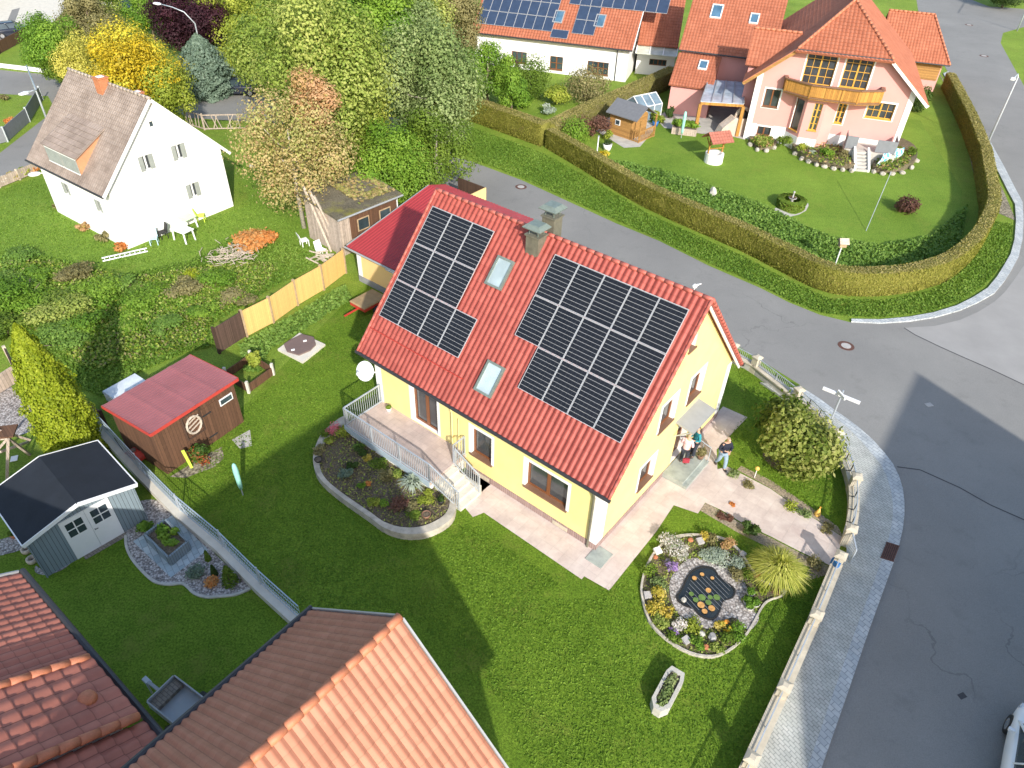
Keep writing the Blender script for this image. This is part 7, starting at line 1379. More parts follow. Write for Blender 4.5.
railing([(Lh-.5, .1, 0), (Lh+.35, .1, 0), (Lh+.35, D2-.1, 0)], .9, 'wood_honey', T, gap=.2, bar=.05, rail=.09)
gs('hut_slab', [(596, 131), (624, 148), (640, 147), (652, 133), (655, 124), (620, 112), (600, 118)], .02, 'concrete')
fg2 = frame_from(G(640, 108, 1.3), G(664, 103, 1.3)); T = thing('greenhouse', 'small white framed glass greenhouse between garden hut and pink lean-to', 'greenhouse', fg2.o, fg2.yaw); Lg2 = 2.6; Wg = 2.0
mfr = MB(); gl = MB()
for x in (0, Lg2*.33, Lg2*.66, Lg2):
    for a, b in (((x, 0, 0), (x, 0, 1.3)), ((x, 0, 1.3), (x, Wg/2, 2.0)), ((x, Wg/2, 2.0), (x, Wg, 1.3)), ((x, Wg, 1.3), (x, Wg, 0))): mfr.bar(a, b, .06)
for y, z in ((0, 1.3), (Wg/2, 2.0), (Wg, 1.3), (0, .05), (Wg, .05)): mfr.bar((0, y, z), (Lg2, y, z), .06)
mfr.build('frame', K['white_frame'], T); K['gh_glass'] = glass_mat('greenhouse_glass', (.13, .18, .22), .1)
for i, q4_ in enumerate((((0, 0, .05), (Lg2, 0, .05), (Lg2, 0, 1.28), (0, 0, 1.28)), ((0, 0, 1.3), (Lg2, 0, 1.3), (Lg2, Wg/2, 1.98), (0, Wg/2, 1.98)), ((0, Wg, 1.3), (Lg2, Wg, 1.3), (Lg2, Wg/2, 1.98), (0, Wg/2, 1.98)))): MB().add(q4_, [(0, 1, 2, 3)]).build('glass_pane', K['gh_glass'], T)
MB().add([(0, 0, .05), (0, Wg, .05), (0, Wg, 1.28), (0, Wg/2, 1.98), (0, 0, 1.28)], [(0, 1, 2, 3, 4)]).build('glass_pane', K['gh_glass'], T)
# well
q = G(713, 162); T = thing('garden_well', 'round white garden well with red gabled roof on the lawn', 'well', (q.x, q.y, 0), .35); MB().lathe((0, 0, 0), [(.72, 0), (.72, .75), (.52, .75), (.5, .3), (.01, .3)], 20).build('basin', K['white_trim'], T)
for s in (-1, 1): m = MB(); m.bar((s*.62, 0, .7), (s*.62, 0, 1.95), .1); m.build('post', K['balcony_wood'], T)
for s in (-1, 1):
    for e in (-1, 1): m = MB(); m.bar((s*.62, 0, 1.3), (s*.62, e*.5, 1.85), .06); m.build('brace', K['balcony_wood'], T)
m = MB(); m.bar((-.7, 0, 2.25), (.7, 0, 2.25), .08); m.bar((-.62, 0, 1.1), (.75, 0, 1.1), .06); m.build('windlass', K['balcony_wood'], T)
for s in (-1, 1): tiled('roof', (-.95, 0, 2.42), (1, 0, 0), (0, s*.85, -.62), 1.9, 1.05, 'tile_brick', T, .24, .3, .03, .03, thick=.05)
# fountain in round hedge
q = G(790, 207); T = thing('round_hedge', 'ring of clipped low hedge around the garden fountain', 'hedge', (q.x, q.y, 0)); rs = np.random.RandomState(5); n = 2600; a = rs.rand(n)*6.283; kq = rs.rand(n); rad = np.where(kq < .4, .95+rs.rand(n)*.04, np.where(kq < .6, .6, .6+rs.rand(n)*.37)); zz = np.where(kq < .6, rs.rand(n)*.62, .62)
quads('leaves', np.stack([np.cos(a)*rad, np.sin(a)*rad, zz], 1), np.stack([np.cos(a), np.sin(a), np.where(kq < .6, .2, 3)], 1)+rs.normal(size=(n, 3))*.5, .09*(.6+.8*rs.rand(n)), .5+rs.normal(size=n)*.2, 'leaf_green', T)
MB().lathe((0, 0, 0), [(.93, 0), (.93, .58), (.64, .58), (.64, 0)], 24).build('body', K['hedge_body'], T)
T2 = thing('fountain', 'small stone fountain figure inside the round hedge', 'fountain', (q.x, q.y, 0)); MB().lathe((0, 0, 0), [(.35, 0), (.35, .25), (.1, .3), (.1, .6), (.28, .68), (.28, .72), (.05, .7), (.04, 1.05), (.09, 1.12), (.01, 1.2)], 16).build('column', K['rock'], T2, True); MB().lathe((0, 0, .72), [(.26, 0), (.01, .005)], 14).build('basin_water', K['water'], T2)
gs('stone_ring', crv([(773, 212), (790, 217), (806, 211), (808, 203), (800, 213), (790, 214), (776, 208)], 2, True), .02, 'white_stone')
T = thing('bird_house', 'wooden bird house on a pole inside the curved hedge', 'bird house', G(834, 268)); MB().tube([(0, 0, 0), (0, 0, 1.5)], .04, 8).build('pole', K['plastic_white'], T); MB().box(-.2, .2, -.18, .18, 1.5, 1.8).build('box', K['wood_plain'], T)
for s in (-1, 1): MB().loft([[(-.28, 0, 2.0), (.28, 0, 2.0), (.28, 0, 2.03), (-.28, 0, 2.03)], [(-.28, s*.3, 1.75), (.28, s*.3, 1.75), (.28, s*.3, 1.78), (-.28, s*.3, 1.78)]]).build('roof', K['wood_pale'], T)
rock('pale upright stone in the ground cover inside the hedge', 712.5, 196, .28, .2, .4, 'white_stone', 410)
# flagpole with blue and white flag
q = G(866, 231); tz = 3.9; T = thing('flagpole', 'thin leaning flagpole on the pink house lawn', 'flagpole', (q.x, q.y, 0)); tpv = G(891, 172, 2.6)-Vector((q.x, q.y, 0)); MB().tube([(0, 0, 0), tpv], .02, 6).build('pole', K['steel'], T); m = MB().lathe(tpv, [(.01, -.04), (.04, 0), (.01, .04)], 8).build('finial', K['chrome'], T)
mt, nt, b = base_mat('white_blue_flag', .7); co = coords(nt); ck = nt.nodes.new('ShaderNodeTexChecker'); ck.inputs['Scale'].default_value = 3.2; mp_ = nt.nodes.new('ShaderNodeMapping'); mp_.inputs['Rotation'].default_value = (0, 0, .8); nt.links.new(co, mp_.inputs[0]); nt.links.new(mp_.outputs[0], ck.inputs[0]); ck.inputs['Color1'].default_value = (.80, .82, .85, 1); ck.inputs['Color2'].default_value = (.12, .52, .72, 1); nt.links.new(ck.outputs[0], b.inputs['Base Color']); K['flag'] = mt
A4 = [G(875, 169, .25), G(899, 161, .25), G(905, 147, 1.35), G(884, 154, 1.2)]; o = A4[0].copy(); v = []; fs = []; nn_ = 8
for i in range(nn_+1):
    for j in range(nn_+1):
        u_, w_ = i/nn_, j/nn_; p = (A4[0].lerp(A4[1], u_)).lerp(A4[3].lerp(A4[2], u_), w_)-o; p.z += .10*math.sin(u_*9+w_*3); p.y += .1*math.sin(w_*7); v.append(p)
fs = [(i*(nn_+1)+j, (i+1)*(nn_+1)+j, (i+1)*(nn_+1)+j+1, i*(nn_+1)+j+1) for i in range(nn_) for j in range(nn_)]
t = tag(MB().add(v, fs).build('flag', K['flag'], None, True), 'white and light blue lozenge flag draped over the terrace bed', 'flag'); t.location = o
# terrace of the pink house: stone bed, stairs, screens
def wpx(px, py, z=0): return G(px, py, z)
bedp = crv([(791, 147), (800, 158), (815, 164), (834, 168), (853, 170), (853, 160), (856, 140), (840, 128), (812, 128)], 3, True); A = GP(bedp)
MBp = MB().prism([(p.x, p.y) for p in A], 0, .5).build('rock_bed', K['mulch']); tag(MBp, 'rock garden bed left of the grey terrace stairs', 'flower bed')
bedp = crv([(872, 171), (888, 173), (905, 170), (915, 162), (912, 150), (895, 142), (878, 145), (874, 158)], 3, True); A = GP(bedp); tag(MB().prism([(p.x, p.y) for p in A], 0, .45).build('rock_bed', K['mulch']), 'rock garden bed right of the grey terrace stairs', 'flower bed')
bedp = crv([(748, 141), (760, 150), (775, 148), (774, 138), (760, 134)], 3, True); A = GP(bedp); tag(MB().prism([(p.x, p.y) for p in A], 0, .3).build('rock_bed', K['mulch']), 'small rock garden bed below the cellar window of the pink house', 'flower bed')
for i_, (pts_, z_b) in enumerate((([(795, 150), (802, 157), (816, 162), (834, 166), (850, 167), (852, 158), (853, 142), (838, 131), (812, 131)], .5), ([(875, 168), (888, 171), (903, 168), (911, 161), (909, 151), (895, 146), (880, 148)], .45), ([(750, 141), (760, 148), (773, 146), (772, 139), (760, 136)], .3))):
    for j_, mt_ in enumerate(('leaf_pale', 'leaf_green', 'leaf_salmon')): ground_cover('bed_plants', GP(pts_, z_b), (420, 420, 160)[j_], .13, .3, mt_, 700+i_*5+j_).location.z = z_b
rs_ = random.Random(31)
edge = [(791, 148), (795, 155), (801, 160), (808, 163), (816, 166), (824, 168), (833, 170), (842, 171), (851, 172), (873, 173), (882, 175), (892, 175), (902, 174), (911, 169), (916, 162), (750, 146), (757, 151), (766, 152), (774, 149)]
for i, (x, y) in enumerate(edge): rock('pale edging boulder of the rock garden beds', x, y, .24, .18, .18, 'stones', 500+i)['group'] = 'edging boulders of the rock garden'
for lb, x, y, r, h, mt in (('green dome shrub in the middle of the left rock bed', 826, 158, .75, .8, 'leaf_bright'), ('yellow green shrub at the left of the left rock bed', 803, 151, .5, .6, 'leaf_lime'), ('olive grass shrub next to the terrace stairs', 843, 158, .6, .7, 'leaf_brown'), ('orange green shrub at the back of the left rock bed', 831, 140, .6, .9, 'leaf_salmon'), ('silver plant at the front of the left rock bed', 812, 155, .4, .4, 'leaf_silver'), ('pale flowering plant at the left rock bed back', 815, 146, .5, .5, 'flower_white'), ('red leaved plant beside the flag', 881, 155, .5, .5, 'leaf_maroon'), ('dark green shrub at the right end of the right rock bed', 909, 156, .6, .8, 'leaf_green'), ('green creeper at the cellar bay of the pink house', 783, 146, .6, .9, 'leaf_green'), ('mixed green perennials under the cellar window', 762, 146, .5, .45, 'leaf_pale'), ('yellow green perennial right beside the stair wall', 847, 146, .4, .6, 'leaf_lime')): sh(lb, x, y, r, h, mt, int(500+900*r*r), .09, z0=.3)
sh('tall dark climbing shrub at the right corner of the pink house', 916, 112, .9, 2.4, 'leaf_dark', 1800, .13)
fS = frame_from(G(853, 171), G(869, 172.5)); T = thing('garden_stairs', 'grey garden stairs with white side walls up to the pink house terrace', 'stairs', fS.o, fS.yaw); WS = (G(869, 172.5)-G(853, 171)).length
for i in range(6): MB().box(.16, WS-.16, i*.30, 1.85, i*.17, (i+1)*.17-.004*i).build('step', K['concrete'], T)
for x in (0, WS-.15): MB().loft([[(x, 0, 0), (x+.15, 0, 0), (x+.15, 0, .3), (x, 0, .3)], [(x, 1.8, 0), (x+.15, 1.8, 0), (x+.15, 1.8, 1.3), (x, 1.8, 1.3)]]).build('side_wall', K['white_trim'], T)
fT2 = Frame(FP.o.x, FP.o.y, FP.yaw); tu0 = -FP.at(840, 140).y; tu1 = PW_-.2
T = thing('house_terrace', 'raised grey terrace with fabric screens in front of the pink house', 'terrace', FP.o, FP.yaw)
MB().box(-1.95, -.03, -tu1, -tu0, 0, 1.02).build('platform', K['concrete'], T)
sx_ = fS.world((0, 0, 0)); sy0 = FP.loc(sx_).y; sy1 = sy0-WS
for a, b in (((-1.9, -tu0), (-1.9, sy0+.1)), ((-1.9, sy1-.1), (-1.9, -tu1+.1)), ((-1.9, -tu1+.1), (-.3, -tu1+.1)), ((-1.9, -tu0), (-.6, -tu0))):
    m = MB(); d = Vector((b[0]-a[0], b[1]-a[1], 0)); n_ = Vector((d.y, -d.x, 0)).normalized(); m.obox(((a[0]+b[0])/2, (a[1]+b[1])/2, 1.55), d/2, n_*.02, (0, 0, .48)); m.build('screen', K['grey_cloth'], T)
# canopy, oven, veg bed
Z1 = 2.7; a = G(708.6, 79.5, Z1+.2); b = G(743.8, 82, Z1+.2); c = G(743.8, 104, Z1); d = G(700.8, 101.4, Z1); o = d.copy(); o.z = 0; T = thing('glass_pergola', 'timber pergola with glass roof between lean-to and pink house', 'pergola', o)
a, b, c, d = [p-o for p in (a, b, c, d)]; m = MB(); m.add([a, b, c, d]+[p-Vector((0, 0, .04)) for p in (a, b, c, d)], [(0, 3, 2, 1), (4, 5, 6, 7), (0, 1, 5, 4), (1, 2, 6, 5), (2, 3, 7, 6), (3, 0, 4, 7)]); m.build('glass_roof', K['polycarb'], T)
for i in range(5): m = MB(); f_ = i/4; m.bar(a.lerp(b, f_)+Vector((0, 0, .04)), d.lerp(c, f_)+Vector((0, 0, .04)), .08); m.build('rafter', K['grey_metal'], T)
m = MB(); m.bar(d-Vector((0, 0, .14)), c-Vector((0, 0, .14)), .16, .2); m.build('beam', K['balcony_wood'], T)
for p in (d, c): m = MB(); m.bar((p.x, p.y, 0), (p.x, p.y, p.z-.2), .26); m.build('post', K['balcony_wood'], T)
q = G(737, 134); T = thing('stone_oven', 'pale stone garden oven with arched chimney beside the pergola', 'oven', (q.x, q.y, 0), .15); K['oven_stone'] = brick_mat('pale_oven_stone', (.66, .52, .42), (.74, .60, .50), (.50, .40, .33), bw=.4, bh=.25, src='obj')
MB().loft([[(-1.9, -.5, 0), (1.1, -.5, 0), (1.1, .5, 0), (-1.9, .5, 0)], [(-1.6, -.5, .7), (1.0, -.5, .8), (1.0, .5, .8), (-1.6, .5, .7)], [(-.7, -.5, 1.5), (1.0, -.5, 1.4), (1.0, .5, 1.4), (-.7, .5, 1.5)]]).build('body', K['oven_stone'], T)
pts = [(.55*math.cos(a_*math.pi/8)+.1, 0, 1.45+.75*math.sin(a_*math.pi/8)) for a_ in range(9)]; MB().tube(pts, .16, 8).build('arch', K['oven_stone'], T, True); MB().box(-.25, .4, -.42, .3, 1.42, 1.95).build('fire_chamber', K['black'], T)
fq = frame_from(G(672, 128, .5), G(697, 131, .5)); T = thing('vegetable_bed', 'raised brown vegetable bed in front of the pink lean-to wall', 'raised bed', fq.o, fq.yaw); Lb = (G(697, 131, .5)-G(672, 128, .5)).length
MB().box(0, Lb, 0, 1.6, 0, .55).build('box', K['wood_grey'], T); MB().box(.08, Lb-.08, .08, 1.52, .55, .57).build('soil', K['soil'], T); P_, N_, S_, T_ = cloud([((Lb*f_, .8, .75), (.5, .5, .25)) for f_ in (.2, .5, .8)], 1300, .13, 9); quads('vegetables', P_, N_, S_, T_, 'leaf_bright', T)
sh('yellow green potted shrub beside the greenhouse', 657, 122, .7, 1.1, 'leaf_lime', 900, .12); sh('dark green bush between greenhouse and vegetable bed', 668, 118, .5, 1.2, 'leaf_dark', 700, .12)
gs('patio', [(664, 128), (702, 134), (722, 134), (745, 140), (748, 108), (705, 105), (672, 108), (655, 118)], .022, 'concrete')
pot('white tub with flowers by the maroon bush', 607, 150, .38, .5, 'white_trim', 0, 'leaf_dark'); pot('white bowl planter with yellow flowers nearest the hedge', 603, 163, .32, .35, 'white_trim', 0, 'flower_yellow'); pot('dark blue pot beside the greenhouse', 655, 126, .3, .45, 'blue_plastic', 0, 'leaf_green')
T = thing('white_post', 'thin white garden post among the yellow shrubs', 'post', G(596.5, 157)); MB().tube([(0, 0, 0), (0, 0, 1.6)], .05, 8).build('shaft', K['plastic_white'], T); MB().tube([(0, 0, 1.6), (0, 0, 1.68)], .07, 8).build('cap', K['steel'], T)
q = G(516, 88); T = thing('parasol', 'closed dark brown parasol in front of the solar house wall', 'parasol', (q.x, q.y, 0)); MB().tube([(0, 0, 0), (0, 0, 3.1)], .035, 8).build('pole', K['wood_brown'], T); MB().lathe((0, 0, 1.2), [(.1, 0), (.28, .3), (.2, 1.0), (.03, 1.9)], 12).build('folded_canopy', K['wood_dark'], T, True)
# ================= street furniture =================
def lamp(label, base, top, zt, head, zh, col='steel'):
    b = G(*base); tp = Vector((b.x, b.y, zt)); t = thing('street_lamp', label, 'street lamp', (b.x, b.y, 0)); hd = [G(x, y, z)-Vector((b.x, b.y, 0)) for (x, y), z in head]; l = Vector((0, 0, zt))
    MB().tube([(0, 0, 0), (0, 0, zt*.5), l]+hd, [.09, .07, .055]+[.045]*len(hd), 8).build('mast', K[col], t, True)
    a = hd[-1]; d = (hd[-1]-(hd[-2] if len(hd) > 1 else l)); d.z *= .3; d.normalize(); m = MB(); n_ = Vector((d.y, -d.x, 0)).normalized()
    m.loft([[a-d*.1+n_*s*w_+Vector((0, 0, z)) for s, z in ((-1, -.05), (1, -.05), (1, .05), (-1, .05))] if False else [a+d*x+n_*s*w_+Vector((0, 0, z*h_)) for s, z in ((-1, -1), (1, -1), (1, 1), (-1, 1))] for x, w_, h_ in ((-.1, .06, .04), (.15, .16, .07), (.65, .13, .05))]); m.build('lamp_head', K['plastic_white'], t)
    m = MB(); m.obox(a+d*.35-Vector((0, 0, .07)), d*.2, n_*.09, (0, 0, .02)); m.build('lamp_glass', K['lampglass'], t)
    return t
lamp('tall curved street lamp above the dark car at top left', (210, 89), None, 5.6, [((184, 12), 6.6), ((172, 7), 6.9), ((160, 4), 7.0)], 7)
lamp('street lamp with short arm at the rounded corner left of the white house', (49, 125), None, 4.6, [((36, 90), 5.3), ((28, 92), 5.35)], 5)
lamp('straight street lamp by the gravel strip at the right', (986, 147), None, 5.7, [((1018, 74), 5.9), ((1014, 78), 5.95)], 5)
lamp('street lamp partly cut off at the right edge beyond the side road', (1017, 31), None, 5.7, [((1046, -36), 5.9), ((1050, -32), 5.95)], 5)
sp = G(842, 394, 1.95); T = thing('street_sign', 'street name sign with crossed white blades behind the laurel bush', 'sign', (sp.x, sp.y, 0)); MB().tube([(0, 0, 0), (0, 0, 2.15)], .04, 8).build('post', K['steel'], T)
for z, (x0, y0), (x1, y1) in ((1.95, (823, 388), (860, 403)), (2.1, (838, 391), (845, 399))):
    a = G(x0, y0, z)-sp; b = G(x1, y1, z)-sp; a.z = b.z = z; d = (b-a); m = MB(); d2 = d.normalized(); n_ = Vector((d2.y, -d2.x, 0)); m.obox((a+b)/2, d/2, n_*.04, (0, 0, .07)); m.build('name_blade', K['plastic_white'], T)
q = F.world((12.4, .35, 0)); T = thing('weather_vane', 'small white bird ornament on the right end of the red ridge', 'ornament', (q.x, q.y, ZR+.1)); MB().lathe((0, 0, 0), [(.03, 0), (.03, .08), (.12, .16), (.13, .24), (.05, .32), (.01, .34)], 10).build('bird', K['plastic_white'], T, True); MB().loft([[(.08, -.03, .24), (.08, .03, .24), (.08, .03, .32), (.08, -.03, .32)], [(.3, -.01, .34), (.3, .01, .34), (.3, .01, .38), (.3, -.01, .38)]]).build('tail', K['plastic_white'], T)
T.scale = (.7, .7, .7); q = F.world((12.2, 0, 0)); T.location = (q.x, q.y, ZR+.12)
# ================= vehicles =================
def car(label, P, rz, paint, L=4.2, W=1.78, Hh=1.48, van=False, name='parked_car'):
    t = thing(name, label, 'car', (P[0], P[1], 0), rz); h = W/2
    st = [(-L/2, .62, .45, .62), (-L/2+.08, .86, .34, .86), (-L*.36, .97, .26, .93), (-L*.15, 1, .24, .94), (L*.12, 1, .24, .93), (L*.27, .98, .26, .90), (L*.40, .93, .30, .80), (L/2-.12, .84, .36, .68), (L/2, .62, .45, .58)]
    m = MB(); m.loft([[(x, -h*k*.95, zl), (x, -h*k, zl+.16), (x, -h*k, zb-.16), (x, -h*k*.92, zb), (x, -h*k*.5, zb+.035), (x, h*k*.5, zb+.035), (x, h*k*.92, zb), (x, h*k, zb-.16), (x, h*k, zl+.16), (x, h*k*.95, zl)] for x, k, zl, zb in st]); m.build('body', K[paint], t, True)
    c0, c1, c2, c3 = (-L*.44, -L*.33, L*.06, L*.27) if not van else (-L*.49, -L*.46, L*.18, L*.36)
    def sec(x, w_, z): return [(x, -h*w_, z), (x, h*w_, z)]
    g = MB(); lo = [(c0, -h*.86, .90), (c3, -h*.86, .90), (c3, h*.86, .90), (c0, h*.86, .90)]; hi = [(c1, -h*.70, Hh-.05), (c2, -h*.70, Hh-.05), (c2, h*.70, Hh-.05), (c1, h*.70, Hh-.05)]; g.loft([lo, hi]); g.build('window_glass', K['glass'], t)
    r = MB(); r.loft([[(c1-.06, -h*.73, Hh-.055), (c2+.06, -h*.73, Hh-.055), (c2+.06, h*.73, Hh-.055), (c1-.06, h*.73, Hh-.055)], [(c1+.1, -h*.6, Hh), (c2-.1, -h*.6, Hh), (c2-.1, h*.6, Hh), (c1+.1, h*.6, Hh)]]); r.build('roof', K[paint], t, True)
    for s in (-1, 1):
        for a, b in (((c3, s*h*.875, .9), (c2, s*h*.715, Hh-.04)), ((c0, s*h*.875, .9), (c1, s*h*.715, Hh-.04)), (((c0+c3)/2, s*h*.875, .9), ((c1+c2)/2, s*h*.715, Hh-.04))): m = MB(); m.bar(a, b, .08, .05); m.build('pillar', K[paint], t)
        m = MB(); m.obox((c3-.5, s*(h+.07), .98), (.05, 0, 0), (0, .09, 0), (0, 0, .06)); m.build('wing_mirror', K[paint], t, bevel=.02)
        m = MB(); m.obox((L/2-.18, s*h*.66, .66), (.10, s*-.03, 0), (0, .17, 0), (-.03, 0, .07)); m.build('headlight', K['lampglass'], t, bevel=.02)
        m = MB(); m.obox((-L/2+.07, s*h*.68, .72), (.04, 0, 0), (0, .14, 0), (0, 0, .08)); m.build('tail_light', K['red_paint'], t)
        for x in (-L*.30, L*.31): wheel(t, (x, s*(h-.09), .32), (0, s, 0), .32, .2)
    m = MB(); m.obox((L/2-.01, 0, .5), (.02, 0, 0), (0, .45, 0), (0, 0, .07)); m.build('grille', K['black'], t)
    return t
dv = Vector((math.cos(R(55.5)), math.sin(R(55.5)), 0)); pv_ = Vector((dv.y, -dv.x, 0)); fr_ = Vector((16.05, 11.3, 0)); cc = fr_-dv*2.1+pv_*.80
car('white car entering at the lower right corner on the road', cc, R(55.5), 'car_white', name='white_car')
q = G(238, 94); car('dark parked estate car under the curved street lamp', (q.x, q.y), R(8)+math.pi, 'car_dark')
q = G(124, 10); car('blue car parked on grass at the top edge', (q.x, q.y), R(-55)+math.pi, 'car_blue'); q = G(106, 6); car('white van parked next to the blue car at the top edge', (q.x, q.y), R(120), 'car_white', 5, 1.95, 2.0, True, 'white_van')
q = G(15, 36); car('dark car on the bright forecourt at the top left corner', (q.x, q.y), R(40), 'car_dark')
# ================= building and forecourt at top left =================
gs('forecourt', [(-80, 20), (-30, -25), (60, -45), (66, 8), (56, 20), (30, 36), (0, 52), (-60, 72)], .012, 'pale_concrete')
a = G(-36, 24); b = G(16, -14); fq = frame_from(a, b); T = thing('white_building', 'bright white building with grey roof cut off by the top left corner', 'building', fq.o, fq.yaw); Lq = (b-a).length
W1_ = Wall((0, 0, 0), (1, 0, 0), (0, -1, 0)); shell('wall', MB().loft([[(x, 0, 0), (x, 0, 3.2), (x, 3.5, 5.6), (x, 7, 3.2), (x, 7, 0)] for x in (0, Lq)]), [W1_.cut(Lq-2.4, Lq-1.2, 1.0, 2.2, .15)], [K['white_wall'], K['white_trim']], T); window(T, W1_, Lq-2.4, Lq-1.2, 1.0, 2.2, 2, 1, 'white_frame', 'glass', .1, .06)
for s in (0, 1): sv2 = Vector((0, -3.8 if s == 0 else 3.8, -2.6)); tiled('roof', (-.3, 3.5, 5.8), (1, 0, 0), sv2, Lq+.6, sv2.length, 'tile_worn', T, .28, .34, .03, .02)
gs('cellar_ramp', [(-10, 50), (2, 34), (12, 10), (20, 8), (10, 36), (4, 48)], .02, 'asphalt')
# plants along the picket fence
for i, (x, y, mt, lb) in enumerate(((4, 184, 'flower_white', 'white flowers at the left end of the picket fence'), (14, 180, 'leaf_autumn', 'yellow orange flowers on the picket fence'), (24, 176, 'leaf_lime', 'lime green climber on the picket fence'), (34, 172, 'leaf_orange', 'orange flowers at the right end of the picket fence'), (62, 208, 'leaf_brown', 'dry climber at the left corner of the white house'), (12, 125, 'leaf_orange', 'orange red shrub on the rounded corner lawn'), (5, 100, 'leaf_brown', 'grey brown shrub on the rounded corner lawn'), (84, 230, 'leaf_salmon', 'reddish flowers along the front wall of the white house'), (104, 241, 'leaf_brown', 'brown plants along the front wall of the white house'), (122, 250, 'leaf_orange', 'orange plant at the front corner of the white house'))): sh(lb, x, y, .5, .6, mt, 500, .09)
# a neighbouring house outside the frame (throws the long shade across the road)
a = Vector((15.4, -3.9, 0)); b = Vector((25.9, 11.1, 0)); fq = frame_from(a, b); T = thing('corner_house', 'gabled house on the near side of the road junction, right of the white car', 'house', fq.o, fq.yaw); Lq = (b-a).length
shell('wall', MB().loft([[(x, -4.2, 0), (x, -4.2, 5.6), (x, 0, 9.8), (x, 4.2, 5.6), (x, 4.2, 0)] for x in (.4, Lq-.4)]), [], [K['white_wall']], T)
for s in (-1, 1): sv2 = Vector((0, s*4.7, -4.7)); tiled('roof', (0, 0, 10), (1, 0, 0), sv2, Lq, sv2.length, 'tile_house', T, .3, .4, .03, .02)
# ================= people =================
K['skin'] = plain('skin', (.58, .36, .26), .6, .04); K['jeans'] = plain('light_jeans', (.24, .33, .42), .8, .1, 8); K['jacket'] = plain('navy_black_jacket', (.018, .022, .04), .7, .1, 8)
K['teal'] = plain('teal_top', (.03, .25, .30), .8, .08, 8); K['pinktop'] = plain('pale_pink_top', (.74, .50, .54), .8, .05, 8); K['trouser_dark'] = plain('dark_trousers', (.03, .035, .05), .8, .1, 8); K['hair_brown'] = plain('brown_hair', (.16, .09, .05), .6, .2, 30); K['hair_grey'] = plain('fair_hair', (.42, .32, .22), .6, .2, 30); K['shoe'] = plain('dark_shoe', (.05, .04, .035), .6)
def skin(name, joints, bones, mat, parent, root=None, sub=2):
    me = bpy.data.meshes.new(name); keys = list(joints); me.from_pydata([joints[k][0] for k in keys], [(keys.index(a), keys.index(b)) for a, b in bones], [])
    o = bpy.data.objects.new(name, me); link(o, parent); md = o.modifiers.new('s', 'SKIN'); me.skin_vertices.new(name='')if not me.skin_vertices else None
    for i, k in enumerate(keys):
        r = joints[k][1]; me.skin_vertices[0].data[i].radius = (r, r) if not isinstance(r, tuple) else r; me.skin_vertices[0].data[i].use_root = (k == (root or keys[0]))
    md.use_smooth_shade = True; sb_ = o.modifiers.new('d', 'SUBSURF'); sb_.levels = sub; sb_.render_levels = sub; bpy.context.view_layer.update()
    nw = bpy.data.meshes.new_from_object(o.evaluated_get(bpy.context.evaluated_depsgraph_get())); o.modifiers.clear(); o.data = nw; nw.materials.clear(); nw.materials.append(K[mat]); nw.polygons.foreach_set('use_smooth', [True]*len(nw.polygons)); return o
